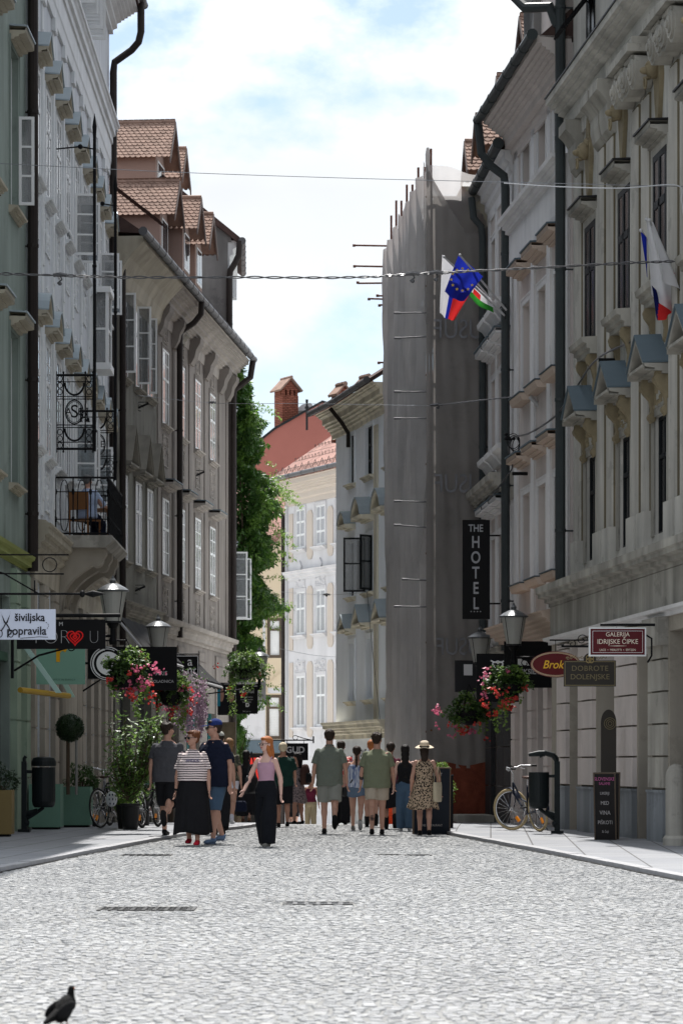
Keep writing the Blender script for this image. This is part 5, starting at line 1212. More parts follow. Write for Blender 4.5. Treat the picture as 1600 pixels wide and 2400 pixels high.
for k in range(5): th.tube([(-.02+k*.03,y,.055),( -.004+k*.03,y,.06)],.0035,4)
th.tube([(-.06,y,-.195),(.1,y,-.185),(.2,y,-.175),(.33,y,-.18)], .0035, 4); th.build('thread', m_ink, e)
arm(e, -1.15, .84, .43, hang=((-.33,.2),(.2,.2)), spear=True); a=MB(); a.tube([(-1.15,0,1.0),(-.3,0,.72),(.2,0,.43)],.012,6); a.tube([(-1.2,0,.98),(.62,0,.98)],.012,6); a.tube([(-1.2,0,.72),(.55,0,.71)],.012,6); a.tube([(.35+.1*math.cos(t*.45),0,.84+.1*math.sin(t*.45)) for t in range(15)],.008,5); a.tube([(.75+.0*t,0,.5) for t in (0,1)],.01,4); a.tube([(.14,0,.43),(.14,0,.62)],.01,5); a.build('scrollwork', m_black, e)
e,w,h = board('shop_sign', 40,248,1452,1521, 45.5, 'long black sign reading FOR U with a red heart, partly behind the white sewing sign', m_black, rz=R(-2))
text('FOR', .33, m_lgrey, e, (-.14,-.03,-.055), ext=.002, sx=.95, bold=-.012); text('U', .31, m_lgrey, e, (.53,-.03,-.055), ext=.002, sx=.8, bold=-.012); text('M', .09, m_lgrey, e, (0,-.03,.16), ext=.002)
hm = mat('red_heart_paint',(0.75,0.02,0.02),rough=.5,var=0,bump=0); hb = MB()
for k_,(s_) in enumerate((.125,.075,.03)):
    pts=[(.225+s_*1.0*math.copysign(abs(math.sin(t))**3,math.sin(t)), -.029-.001*k_, -.05+s_*(.81*math.cos(t)-.31*math.cos(2*t)-.125*math.cos(3*t)-.06*math.cos(4*t))) for t in [2*math.pi*i/30 for i in range(30)]]; hb.tube(pts,.012,5,closed=True)
hb.build('heart', hm, e); arm(e, -1.0, .95, .30, r=.03, hang=((-.2,.2),(.3,.2)))
e,w,h = board('shop_sign', 86,200,1500,1604, 50, 'mint green square sign with a small orange letter r, under the black FOR U sign', mat('mint_panel',(0.20,0.37,0.29),var=.04,bump=0,rough=.5))
og = mat('orange_letter',(0.70,0.36,0.02),var=0,bump=0); text('r', .52, og, e, (.0,-.03,.17), ext=.003, bold=.01)
for i in range(11): pass
text('KERAMIKA IN DARILA', .045, mat('dark_mint_print',(0.08,0.17,0.13),var=0,bump=0), e, (0,-.03,-.31), ext=.001, space=1.2)
m_mint = mat('mint_paint', (0.42,0.60,0.54), rough=.5, var=.08); m_mint2 = mat('green_planter_paint', (0.135,0.25,0.19), rough=.55, var=.1, scale=3)
aw = empty('folding_awning', (-5.45,49,0), 0, 'folded awning arms in pale mint with a yellow front bar, left side', 'awning')
def wp(px,py,Y): p=P(px,py,Y); return (p.x+5.45,p.y-49,p.z)
for (a,b,Y) in (((62,1520),(138,1624),48.5),((150,1600),(170,1634),51)):
    pa=wp(*a,Y); pb=wp(*b,Y); mb=MB(); mb.add([(pa[0]-.04,pa[1],pa[2]),(pa[0]+.06,pa[1],pa[2]),(pb[0]+.05,pb[1],pb[2]),(pb[0]-.05,pb[1],pb[2]),(pa[0]-.04,pa[1]+.05,pa[2]),(pa[0]+.06,pa[1]+.05,pa[2]),(pb[0]+.05,pb[1]+.05,pb[2]),(pb[0]-.05,pb[1]+.05,pb[2])],[(0,1,2,3),(7,6,5,4),(0,4,5,1),(1,5,6,2),(2,6,7,3),(3,7,4,0)]); mb.build('arm',m_mint,aw)
mb=MB(); mb.tube([wp(48,1617,48.4),wp(162,1631,50.9)],.05,8); mb.build('front_bar',mat('ochre_bar',(0.42,0.26,0.03),rough=.5,var=.1),aw)
# round sign
e = empty('shop_sign', (wxy(252,52),52,CH+(HOR-1555)/F*52), 0, 'round white sign with brush-stroke rings on a black board behind the first basket', 'sign')
MB().box(-.36,.12,.03,.07,-.28,.28).build('panel', m_black, e); d_=MB(); d_.lathe([(.32,0),(.32,.04)],36,Matrix.Rotation(R(90),4,'X')); d_.build('disc', m_black, e)
d_=MB(); d_.lathe([(.215,0.041),(.215,.05)],36,Matrix.Translation((.02,0,0))@Matrix.Rotation(R(90),4,'X')); d_.build('disc_face', m_white, e)
rg_=MB()
for rr,a0,a1 in ((.30,20,330),(.265,60,300),(.25,100,240)): rg_.tube([(rr*math.cos(R(a0+(a1-a0)*i/30)),-.045,rr*math.sin(R(a0+(a1-a0)*i/30))) for i in range(31)],.008,5)
rg_.build('rings', m_white, e); text('P  R  I', .11, m_ink, e, (.02,-.055,.0), ext=.002)
arm(e,-.55,.36,.42,hang=((0,.3),(.2,.3)))
# black shop fascias and awnings on the left
e,w,h = board('shop_sign', 262,415,1516,1618, 57, 'black fascia board with faint white lettering behind the first flower basket', m_black, t=.1); text('ARIS', .12, m_lgrey, e, (.35,-.053,-.1), ext=.002); text('ČOKOLADNICA', .08, m_lgrey, e, (.3,-.053,-.26), ext=.002)
for (a,b,c,d,Y0,Y1,lab) in ((278,352,1442,1530,58,64,'black sloping shop awning with pale edge trim, the nearer one on the left'),(382,452,1518,1584,66,73,'black sloping shop awning with pale edge trim, the farther one on the left')):
    aw2 = empty('awning', (0,0,0), 0, lab, 'awning', 'black shop awnings'); 
    p0 = P(a,b if False else c,Y0); xt = wxy(a,Y0); zt = CH+(HOR-c)/F*Y0; xb = wxy(b,Y0); zb_ = CH+(HOR-d)/F*Y0; sh_=.09*(Y1-Y0)
    mb = MB(); n=14
    for j in range(n+1):
        t=j/n; Yj=Y0+(Y1-Y0)*t
        for i in range(5):
            u=i/4; mb.v.append((xt+(xb-xt)*u+.09*(Yj-Y0)*.6, Yj, zt+(zb_-zt)*u-.03*math.sin(u*math.pi)+.012*math.sin(j*2.2)))
        mb.v.append((xb+.09*(Yj-Y0)*.6, Yj, zb_-.16+.02*math.sin(j*3)))
    for j in range(n):
        for i in range(5): q=j*6+i; mb.f.append((q,q+1,q+7,q+6))
    mb.build('canopy', mat('black_canvas',(0.018,0.018,0.02),rough=.85,var=.3), aw2)
    fr=MB(); fr.tube([(xt,Y0-.02,zt-.1),(xb,Y0-.02,zb_-.1)],.03,6); fr.tube([(xb,Y0,zb_-.08),(xb+.054*(Y1-Y0),Y1,zb_-.08)],.035,6); fr.build('frame', m_lgrey, aw2)
e,w,h = board('shop_sign', 409,466,1536,1582, 66, 'small black square sign with rounded white border and letters a nt, left side', m_black, edge=m_white); text('a', .3, m_white, e, (.08,-.03,.08), ext=.002); text('nt', .26, m_white, e, (.12,-.03,-.12), ext=.002); arm(e,-.9,.3,.26)
# wisteria-like artificial blossoms hanging over the shop door
wi = empty('hanging_blossoms', (wxy(440,64),64,2.3), 0, 'curtain of lilac artificial blossoms hanging over a shop front, left side', 'flowers')
r_=random.Random(4); pts=[]; lv=[]
for k in range(70):
    a=r_.uniform(-.30,.42); b_=r_.uniform(-.6,.4); z0=r_.uniform(.35,1.0)-.5*abs(a); l=r_.uniform(.3,1.15)*(1 if a>-.1 else .7)
    for i in range(int(l*14)): pts.append((a+r_.gauss(0,.02),b_+r_.gauss(0,.03),z0-i/14+r_.gauss(0,.02)))
    for i in range(5): lv.append((a+r_.gauss(0,.07),b_+r_.gauss(0,.1),z0+r_.gauss(.05,.08)))
flowers(pts,.055,8).build('blossom', m_lilac, wi); leaves(lv,.07,8).build('foliage', m_leaf2, wi)
fp2=[(r_.uniform(-.5,.1),r_.uniform(-.4,.3),r_.uniform(.1,.6)) for k in range(36)]; flowers(fp2,.07,9).build('red_blossom',m_pink,wi)
# signs under the creeper
e,w,h = board('shop_sign', 553,604,1609,1673, 80, 'black hanging sign with DELLAGE lettering under the creeper', m_black); text('DELLAGE', .13, m_lgrey, e, (.0,-.03,.24), ext=.002, sx=.8); text('D', .14, m_white, e, (.02,-.03,-.14), ext=.002, bold=.006)
for zz,t_ in ((.09,'frizerski salon'),(.02,'moški - ženski'),(-.05,'kozmetika')): text(t_, .06, m_lgrey, e, (0,-.03,zz), ext=.001)
text('041 111 11', .05, m_lgrey, e, (0,-.03,-.32), ext=.001); arm(e,-.8,.2,.4)
e,w,h = board('shop_sign', 551,623,1598,1641, 81.5, 'pale grey hanging sign behind the black DELLAGE sign', m_lgrey); text('on', .14, m_ink, e, (.3,-.03,-.12), ext=.002)
e,w,h = board('poster', 510,552,1600,1676, 78, 'dark advertising poster with blurred pinkish portrait shapes, left of DELLAGE sign', m_ink, cat='poster'); sk_=mat('poster_pinkish',(0.40,0.22,0.17),var=.3,scale=6,bump=0); q=MB(); q.ell((.12,-.03,.05),(.09,.008,.14)); q.ell((-.14,-.03,.12),(.07,.008,.2)); q.build('print', sk_, e)
MB().box(-.25,-.17,-.04,-.03,-.2,.3).build('panel_strip', mat('teal_strip',(0.02,0.22,0.33),var=.05,bump=0), e)
st = empty('shop_window_display', (wxy(528,82),82,gz(82)), 0, 'lit shop window display with stone coloured shapes below the posters, left', 'shop window'); MB().box(-.42,.3,0,.1,0,3.2).build('panel', mat('display_brown',(0.16,0.13,0.09),var=.6,scale=3,bump=0), st); MB().box(-.34,-.27,-.05,-.0,0,3.3).build('edge',mat('teal_strip',(0,0,0)),st)
e,w,h = board('shop_sign', 662,722,1742,1782, 66, 'black hanging sign reading GUD above the walkers at the bend', m_black); text('GUD', .20, m_lgrey, e, (.0,-.03,.04), ext=.002, bold=.004); text('barbershop', .05, m_lgrey, e, (0,-.03,-.12), ext=.001)
arm(e,-.6,.42,.27,hang=((-.2,.18),(.2,.18))); a=MB(); a.tube([(.42,0,.2),(.42,0,.36)],.02,6); a.tube([(.0+.06*math.cos(t*.5),0,.33+.05*math.sin(t*.5)) for t in range(13)],.008,5); a.tube([(.05,0,.36),(.2,0,.31),(.35,0,.28)],.01,5); a.build('scrollwork',m_black,e)
# right side
e,w,h = board('hotel_sign', 1083,1147,1219,1451, 58.5, 'tall vertical black sign reading THE HOTEL on the right by the netting', m_black, t=.12)
m_let = mat('grey_letter',(0.30,0.31,0.33),rough=.4,var=0,bump=0)
text('THE', .21, m_let, e, (-.01,-.063,.84), ext=.003, sx=.78, bold=.004)
for k,c in enumerate('HOTEL'): text(c, .34, m_let, e, (-.01,-.063,.55-.315*k), ext=.003, sx=.72, bold=.006)
text('• • • •', .10, m_let, e, (-.01,-.063,-.87), ext=.003)
MB().tube([(.28,0,.7),(.5,0,.7)],.02,6).tube([(.28,0,-.7),(.5,0,-.7)],.02,6).build('bracket',m_black,e)
e,w,h = board('shop_sign', 1116,1215,1532,1645, 56, 'tall black surf shop sign with a white heart emblem behind the geraniums', m_black); h_=MB(); h_.add([(-.12,-.03,.26),(.0,-.03,.14),(.12,-.03,.26),(.08,-.03,.31),(.0,-.03,.28),(-.08,-.03,.31)],[(0,1,2,3,4,5)]); 
pts=[(.10*math.copysign(abs(math.sin(t))**3,math.sin(t)), -.032, .24+.10*(.81*math.cos(t)-.31*math.cos(2*t)-.125*math.cos(3*t))) for t in [2*math.pi*i/24 for i in range(24)]]; h2=MB(); h2.tube(pts,.016,5,closed=True); h2.tube([(-.14,-.03,.34),(-.06,-.03,.30),(0,-.03,.33),(.06,-.03,.30),(.14,-.03,.34)],.014,5); h2.build('emblem', m_white, e); text('ROXY', .26, m_white, e, (-.02,-.03,-.04), ext=.002, sx=.8)
e,w,h = board('shop_sign', 1180,1311,1503,1612, 54, 'wide black surf shop sign with white lettering behind the oval red sign', m_black); text('QUIKSILVER', .13, m_lgrey, e, (-.05,-.03,-.14), ext=.002, bold=.004); q=MB(); q.add([(-.27,-.03,-.02),(-.27,-.03,.14),(-.1,-.03,.06),(-.05,-.03,-.02)],[(0,1,2,3)]); q.build('emblem',m_white,e)
e,w,h = board('shop_sign', 1064,1118,1548,1622, 62, 'dark grey shop sign with a small white plate next to the netting', m_char, rz=R(18)); MB().box(-.06,.14,-.035,-.03,.02,.26).build('plate',m_white,e)
# oval sign
m_maroon = mat('maroon_enamel',(0.11,0.012,0.015),rough=.35,var=.05,bump=0); m_mar2 = mat('dark_red_enamel',(0.09,0.008,0.012),rough=.35,var=.05,bump=0)
e = empty('shop_sign', (wxy(1301,47),47,CH+(HOR-1557)/F*47), 0, 'oval maroon sign with yellow slanted lettering and a cream rim', 'sign'); OM=Matrix.Rotation(R(90),4,'X')
d_=MB(); d_.lathe([(1,-.025),(1,.025)],48,Matrix.Diagonal((.415,1,.215,1))@OM); d_.build('panel',m_maroon,e)
for rr in (.40,.385): 
    d_=MB(); d_.tube([(rr*math.cos(t),-.027,(rr-.2)*math.sin(t)) for t in [2*math.pi*i/48 for i in range(48)]],.005,5,closed=True); d_.build('rim',mat('cream_rim',(0.6,0.45,0.3),var=0,bump=0),e)
text('Brokers', .19, mat('yellow_letter',(0.80,0.46,0.05),var=0,bump=0), e, (.06,-.032,-.01), ext=.003, shear=.3, bold=.002, sx=.9)
MB().tube([(0,0,.2),(0,0,.4)],.006,5).tube([(-.1,0,.4),(.55,0,.4)],.015,6).build('bracket',m_black,e)
# Dobrote Dolenjske
m_brown = mat('brown_grey_board',(0.042,0.037,0.032),rough=.5,var=.1,bump=0); m_gd = mat('dull_gold',(0.20,0.165,0.09),rough=.4,var=.1,bump=0)
e,w,h = board('shop_sign', 1320,1442,1548,1609, 44, 'dark brown board reading DOBROTE DOLENJSKE with a round gold knot on top', m_brown, edge=m_gd)
text('DOBROTE', .115, m_gd, e, (0,-.031,.075), ext=.003, space=1.1); text('DOLENJSKE', .115, m_gd, e, (0,-.031,-.055), ext=.003, space=1.02)
d_=MB(); d_.lathe([(.095,-.02),(.095,.02)],28,Matrix.Translation((0,0,h/2+.02))@OM); d_.build('medallion',m_brown,e)
kn=MB()
for k in range(4): a=k*math.pi/2+math.pi/4; kn.tube([(.032*math.cos(a)+.034*math.cos(t),-.027,h/2+.02+.032*math.sin(a)+.034*math.sin(t)) for t in [i*math.pi/6 for i in range(12)]],.006,5,closed=True)
kn.build('knot',m_gold,e)
def scroll(mb,cx,cz,r0,s=1,turn=1.6,y=0,w_=.008):
    mb.tube([(cx+s*r0*(1-i/26)*math.cos(i*turn*.24),y,cz+r0*(1-i/26)*math.sin(i*turn*.24)) for i in range(22)],w_,5)
a=MB(); a.tube([(-.44,0,.42),(.42,0,.42)],.02,6); a.tube([(-.50,0,.40),(-.44,0,.40)],.006,4); a.tube([(-.5,0,.44),(-.4,0,.45)],.012,5); scroll(a,-.12,.52,.09); scroll(a,-.27,.46,.07,-1); scroll(a,.1,.5,.07); a.tube([(.02,0,.48),(.25,0,.6),(.42,0,.72)],.008,5); a.build('bracket',m_black,e)
go=MB()
for k in range(9): scroll(go,-.34+k*.055 if k<5 else -.2+k*.055,h/2+.03+.01*(k%3),.028,1 if k%2 else -1,w_=.005)
go.build('gilt_scroll',m_gd,e)
# Galerija Idrijske cipke
e,w,h = board('shop_sign', 1382,1509,1474,1535, 41.5, 'dark red sign reading GALERIJA IDRIJSKE ČIPKE with a white frame', m_mar2, t=.09)
f=MB(); 
f.box(-w/2-.02,w/2+.02,-.05,.05,h/2,h/2+.02).box(-w/2-.02,w/2+.02,-.05,.05,-h/2-.02,-h/2).box(-w/2-.02,-w/2,-.05,.05,-h/2,h/2).box(w/2,w/2+.02,-.05,.05,-h/2,h/2); f.build('frame',m_winw,e)
q=.03; f=MB(); f.box(-w/2+q,w/2-q,-.048,-.044,h/2-q-.005,h/2-q).box(-w/2+q,w/2-q,-.048,-.044,-h/2+q,-h/2+q+.005).box(-w/2+q,-w/2+q+.005,-.048,-.044,-h/2+q,h/2-q).box(w/2-q-.005,w/2-q,-.048,-.044,-h/2+q,h/2-q); f.build('border',m_white,e)
m_cr = mat('cream_letter',(0.75,0.66,0.55),var=0,bump=0)
text('GALERIJA', .088, m_cr, e, (0,-.05,.105), ext=.002, sx=.95); text('IDRIJSKE ČIPKE', .098, m_cr, e, (0,-.05,0.0), ext=.002, sx=.92); text('LACE  •  MERLETTI  •  SPITZEN', .045, m_cr, e, (0,-.05,-.12), ext=.002, sx=.88)
f=MB(); f.tube([(-.13,-.05,-.06),(0,-.05,-.06),(.13,-.05,-.06)],[.001,.006,.001],5); f.build('ornament',m_cr,e)
arm(e,-.25,.55,h/2+.06,r=.02); a=MB(); a.tube([(.42,0,.1),(.5,0,.05),(.5,0,-.2),(.44,0,-.3)],.015,6); a.build('stay',m_black,e)
# sandwich boards
def aboard(px,Y,w,h,lab,m,lines,rz=0,fold=.25):
    e = empty('menu_board', (wxy(px,Y),Y,gz(Y)+(PAVE if abs(wxy(px,Y))>1.9 else 0)), rz, lab, 'menu board')
    for sg,nm in ((-1,'front_panel'),(1,'back_panel')):
        o=MB().box(-w/2,w/2,-.012,.012,0,h).build(nm,m,e); o.location=(0,sg*fold,0); o.rotation_euler=(R(-sg*math.degrees(math.asin(min(.9,fold/h)))),0,0)
        fr=MB(); fr.box(-w/2-.02,-w/2,-.02,.02,-.02,h+.02).box(w/2,w/2+.02,-.02,.02,-.02,h+.02).box(-w/2,w/2,-.02,.02,h,h+.02).box(-w/2,w/2,-.02,.02,-.02,0); fr.build('frame',m_winb,o)
        if sg<0:
            for t_,s_,z_,mm in lines: text(t_,s_,mm,o,(0,-.014,z_),ext=.001,sx=.8)
    return e
m_chalk = mat('chalk',(0.42,0.40,0.40),rough=.9,var=.3,bump=0); m_chalkp = mat('pink_chalk',(0.50,0.13,0.30),rough=.9,var=.2,bump=0); m_slate = mat('chalkboard',(0.02,0.018,0.018),rough=.7,var=.3,scale=4)
aboard(1421,43.5,.30,1.02,'leaning chalkboard with pink and white handwriting between the palace piers',m_slate,[('SLOVENSKE',.075,.94,m_chalkp),('SALAME',.06,.87,m_chalkp),('LIKERJI',.06,.72,m_chalk),('MED',.08,.57,m_chalk),('VINA',.09,.42,m_chalk),('PIŠKOTI',.08,.27,m_chalk),('& čaji',.055,.13,m_chalk)],rz=R(-12),fold=.16)
rb = aboard(1010,48.6,.60,1.12,'navy black restaurant board behind the woman in the straw hat',mat('navy_black_board',(0.008,0.012,0.02),rough=.5,var=.1,bump=0),[('RESTAURANT',.07,1.02,m_chalk),('food & wine',.06,.5,m_chalk),('THE RESTAURANT',.055,.15,m_chalk)],rz=R(3),fold=.08)
# round knot signboard in the palace archway
e = empty('shop_sign',(wxy(1428,44.6),44.6,0),0,'narrow dark door panel with a gold knot emblem behind the chalkboard','sign'); q=MB(); q.prism([(-.14,.3),(.1,.3),(.1,1.85)]+[(-.02+.12*math.cos(R(a)),1.85+.2*math.sin(R(a))) for a in range(15,180,15)]+[(-.14,1.85)],-.02,.02); q.build('panel',m_brown,e)
kn=MB()
for rr in (.09,.06,.03): kn.tube([(-.0+rr*math.cos(t),-.025,1.83+rr*math.sin(t)) for t in [i*math.pi/8 for i in range(16)]],.005,5,closed=True)
kn.build('knot',m_gd,e)

# ---- litter bins
def bin_(px,py,Y,lab,sg,hb=.62,rb=.19,post=1.45):
    z0=PAVE+gz(Y); x=wxy(px,Y); e=empty('litter_bin',(x,Y,z0),0,lab,'litter bin')
    m=mat('dark_green_black_metal',(0.012,0.016,0.017),rough=.4,var=.3,bump=.05)
    d_=MB(); d_.lathe([(rb*.78,.42),(rb*.92,.45),(rb,.52),(rb,.42+hb)],24); d_.build('drum',m,e,smooth=False)
    b=MB(); b.lathe([(rb*1.0,.42+hb+.02),(rb*1.06,.42+hb+.03),(rb*1.06,.42+hb+.1),(rb*.9,.42+hb+.16),(rb*.5,.42+hb+.18)],24) if sg<0 else b.tube([(0,0,1.30),(.1,0,1.34),(.24,0,1.30),(.3,0,1.2)],[.05,.045,.05,.04],8).tube([(-rb,0,1.31),(0,0,1.33),(.1,0,1.33)],[.03,.05,.05],8)
    b.build('lid',m,e)
    p=MB(); px_=sg*(rb+.13); p.box(px_-.045,px_+.045,-.05,.05,0,post-.25); p.box(px_-.1,px_+.1,-.1,.1,-.0,.05); p.box(min(0,px_),max(0,px_)+.02,-.04,.04,.42+hb*.85,.42+hb*.93); p.tube([(0,0,.42),(sg*.12,0,.33),(px_,0,.2)],.03,8); p.tube([(px_,0,.3),(sg*.1,0,.36)],.045,8); p.ell((px_-sg*.03,0,.16),(.06,.06,.06)); p.tube([(px_,0,post-.28),(px_,0,post-.2),(px_-sg*.03,0,post-.16)],.03,8); p.build('post',m,e)
bin_(103,1800,48.3,'dark domed litter bin on a post in front of the green planters',-1,hb=.68,rb=.20)
bin_(1262,1800,47.2,'dark litter bin with arched lid beside the bicycle, right side',1,hb=.60,rb=.17)

# ---- planters
def planter(px0,px1,py0,Y,lab,m,grp=None):
    x0,x1=wxy(px0,Y),wxy(px1,Y); w=x1-x0; h=CH+(HOR-py0)/F*Y-PAVE-gz(Y); e=empty('planter_box',((x0+x1)/2,Y+w/2,PAVE+gz(Y)),0,lab,'planter',grp)
    q=MB(); t=.03; q.box(-w/2,w/2,-w/2,-w/2+t,.04,h).box(-w/2,w/2,w/2-t,w/2,.04,h).box(-w/2,-w/2+t,-w/2+t,w/2-t,.04,h).box(w/2-t,w/2,-w/2+t,w/2-t,.04,h); q.build('box',m,e)
    MB().box(-w/2+t,w/2-t,-w/2+t,w/2-t,h-.12,h-.06).build('soil',mat('soil',(0.03,0.02,0.015),rough=.95),e); MB().box(-w/2+.05,w/2-.05,-w/2+.05,w/2-.05,0,.04).build('foot',m_black,e)
    return e,w,h
def bush(name,x,Y,z,rad,n,size,seed,lab,m,cat='shrub',grp=None,stem=0,mb_extra=None,narrow=.5):
    e=empty(name,(x,Y,z),0,lab,cat,grp); leaves(blob_pts(n,(0,0,stem+rad[2]*.8),rad,seed),size,seed,narrow=narrow).build('foliage',m,e)
    s_=MB(); s_.tube([(0,0,-.05),(.01,0,stem+rad[2]*.6)],[.03,.015],8)
    for k in range(5): a=k*1.3+seed; s_.tube([(0,0,stem*.9),(rad[0]*.5*math.cos(a),rad[1]*.5*math.sin(a),stem+rad[2]*.9)],[.014,.005],5)
    s_.build('stem',m_bark,e); return e
p1,w1,h1 = planter(-30,28,1852,45.2,'ochre planter box at the left edge holding a dark clipped shrub',mat('ochre_planter',(0.20,0.145,0.06),rough=.6,var=.1))
bush('shrub',wxy(-2,45.4),45.7,PAVE+h1-.1,(.30,.26,.28),1600,.05,11,'dark clipped shrub in the ochre planter, left edge',m_leafd)
p2,w2,h2 = planter(68,142,1838,50.2,'green planter box behind the litter bin, holding a clipped ball tree',m_mint2,'green planter boxes')
p3,w3,h3 = planter(143,212,1844,52.0,'green planter box right of the litter bin, holding a loose shrub',m_mint2,'green planter boxes')
bt=empty('ball_tree',(wxy(159,51.2),51.6,PAVE+.6),0,'dark clipped ball tree on a straight stem rising from the green planters','tree'); r_=random.Random(3)
pts=[Vector((r_.gauss(0,1),r_.gauss(0,1),r_.gauss(0,1))).normalized()*r_.uniform(.225,.262)+Vector((0,0,1.22)) for _ in range(3800)]; leaves(pts,.028,4,narrow=.8).build('crown',m_leafd,bt); MB().ell((0,0,1.22),(.235,.235,.235),n=20,m=14).build('inner_crown',m_leafd,bt)
tk=MB(); tk.tube([(-.03,0,0),(-.03,0,1.05)],.035,10); tk.build('trunk',m_bark,bt); MB().tube([(.12,0,0),(.12,0,1.0)],.025,8).build('stake',mat('grey_stake',(0.25,0.24,0.23)),bt)
bush('shrub',wxy(190,52.3),52.6,PAVE+h3-.1,(.30,.28,.30),1500,.07,13,'loose dark green shrub in the green planter right of the litter bin',m_leaf2,narrow=.4)
# big laurel in a pot
lr=empty('laurel_shrub',(wxy(304,50.0),50.2,PAVE),0,'tall glossy laurel with sunlit leaves in front of the left shops','shrub')
m_laurel=mat('glossy_laurel_leaf',(0.10,0.18,0.05),rough=.25,var=.3,scale=3,bump=0,trans=.3,spec=.6); r_=random.Random(6); pl=[]; bl=[]; br=MB()
for k in range(48):
    a=r_.uniform(0,6.28); tip=Vector((math.cos(a)*r_.uniform(.15,.62)+.05, math.sin(a)*r_.uniform(.1,.4), r_.uniform(.9,2.15)))
    if k%6==0: tip=Vector((r_.uniform(.45,.75),r_.uniform(-.2,.2),r_.uniform(1.7,2.05)))
    b0=Vector((0,0,.5)); mid=(b0+tip)/2+Vector((0,0,-.1)); br.tube([b0,mid,tip],[.013,.009,.004],5)
    for i in range(46): t=.35+.65*i/46; q=(b0.lerp(mid,t*2) if t<.5 else mid.lerp(tip,t*2-1)); (pl if i%3 else bl).append(q+Vector((r_.gauss(0,.05),r_.gauss(0,.05),r_.gauss(0,.05))))
br.build('branches',m_bark,lr); leaves(pl,.12,5,narrow=.36,droop=-.4).build('foliage',m_laurel,lr); leaves(bl,.12,6,narrow=.38,droop=-.4).build('young_foliage',m_leafl,lr)
MB().lathe([(.12,0),(.14,.05),(.16,.4),(.18,.42),(.18,.46),(.15,.46)],20).build('pot',mat('dark_pot',(0.02,0.02,0.02),rough=.5),lr)
b2=bush('laurel_shrub',wxy(293,50.6),50.9,PAVE+.42,(.28,.22,.26),520,.10,17,'low bright leafed laurel in a dark pot beside the helmeted bicycle',m_leafl,narrow=.35); MB().lathe([(.14,-.42),(.18,-.05),(.19,0)],18).build('pot',mat('dark_pot',(0,0,0)),b2)
b3=bush('shrub',wxy(327,54),54.3,PAVE+.45,(.30,.25,.28),900,.07,18,'dark bushy shrub in a black tub between the two bicycles',m_leafd); MB().lathe([(.16,-.5),(.2,-.05),(.21,0)],18).build('pot',mat('dark_pot',(0,0,0)),b3)
for (px,Y,z,h,sd,lb_) in ((1035,50.6,.95,.16,21,'small leafy plant on top of the dark tub behind the restaurant board'),(1050,52,.42,.3,22,'small leafy plant with whitish blooms at the foot of the netting')): bush('plant',wxy(px,Y),Y,z,(.12,.12,h),420,.045,sd,lb_,m_leafl,cat='plant',narrow=.6)
# dark tub carrying the small plants
tb=empty('planter_box',(wxy(1040,51.6),51.6,0),0,'dark square tub at the foot of the scaffold netting','planter'); MB().box(-.16,.16,-.16,.16,.0,.98).build('box',m_black,tb); MB().box(-.17,.17,-.17,.17,.98,1.0).build('rim',m_char,tb)

# ---- creeper
cr_=empty('climbing_plant',(-3.55,92.9,0),0,'huge green creeper covering the narrow house wall beyond the taupe house','climbing plant')
prof=[(0.8,.35),(2.5,.5),(3.2,1.0),(4.5,.8),(5.6,.9),(6.5,1.55),(7.6,1.0),(8.4,1.5),(9.3,1.15),(10.2,1.55),(11.2,1.05),(12.3,1.0),(13.3,.75),(14.2,.62),(14.9,.25)]
r_=random.Random(12); P1=[]; P2=[]; P3=[]
def pw(z):
    for (a,b),(c,d) in zip(prof,prof[1:]):
        if z<=c: return b+(d-b)*(z-a)/(c-a)
    return .2
prof=[(a,b*1.22) for a,b in prof]
while len(P1)+len(P2) < 52000:
    z=r_.uniform(.8,14.9); wd=pw(z)*(1+.55*noise.noise(Vector((z*1.3,1,2)))+.25*noise.noise(Vector((z*4,1,7)))); y=r_.uniform(0,3.9); wd*=(1-.25*abs(y/1.95-1))
    x=wd*(r_.uniform(0,1)**.6); q=Vector((x-.3,y-.1,z))
    if noise.noise(q*1.6)<-.36: continue
    if z<4.5 and x>.55 and r_.random()<.5: continue
    (P2 if (noise.noise(q*2.3+Vector((9,9,9)))>.12 and x>wd*.6) else P1).append(q)
for k in range(34):                                   # loose shoots reaching out
    z=r_.choice([3.4,4.2,6.2,6.8,8.2,9.0,10,10.4,12.5,5.6])+r_.gauss(0,.3); w0=pw(z)*.8; l=r_.uniform(.2,.85); up=r_.uniform(-.5,.25); y0=r_.uniform(.2,2.5)
    for i in range(int(l*70)): t=i/70; P3.append((w0+t, y0+r_.gauss(0,.05), z+up*t-.5*t*t+r_.gauss(0,.05)))
leaves(P1,.17,1,narrow=.5).build('foliage',m_leaf,cr_); leaves(P2,.17,2,narrow=.5).build('young_foliage',m_leafm,cr_); leaves(P3,.12,3,narrow=.45).build('shoots',m_leafl,cr_)
st_=MB()
for k in range(7): st_.tube([(-.1+.05*k,.3+.4*k,-.9),(.1*math.sin(k),.5+.35*k,4),(.3,.4+.4*k,9),(.1,.6+.3*k,14)],[.06,.045,.03,.01],6)
st_.build('stem',m_bark,cr_)
bb_=empty('bamboo_plant',(wxy(552,76),76.3,gz(76)),0,'slender drooping green plant beneath the DELLAGE sign','plant'); pts=[]; s2=MB(); r_=random.Random(2)
for k in range(7):
    tip=Vector((r_.uniform(.0,.42),r_.uniform(-.2,.2),r_.uniform(1.6,3.1))); s2.tube([(0,0,0),(tip.x*.3,tip.y,tip.z*.7),tip],[.012,.01,.004],5)
    for i in range(70): t=i/70; pts.append(Vector((tip.x*t*t,tip.y*t,tip.z*(.25+.75*t)))+Vector((r_.gauss(0,.05),r_.gauss(0,.05),r_.gauss(0,.05))))
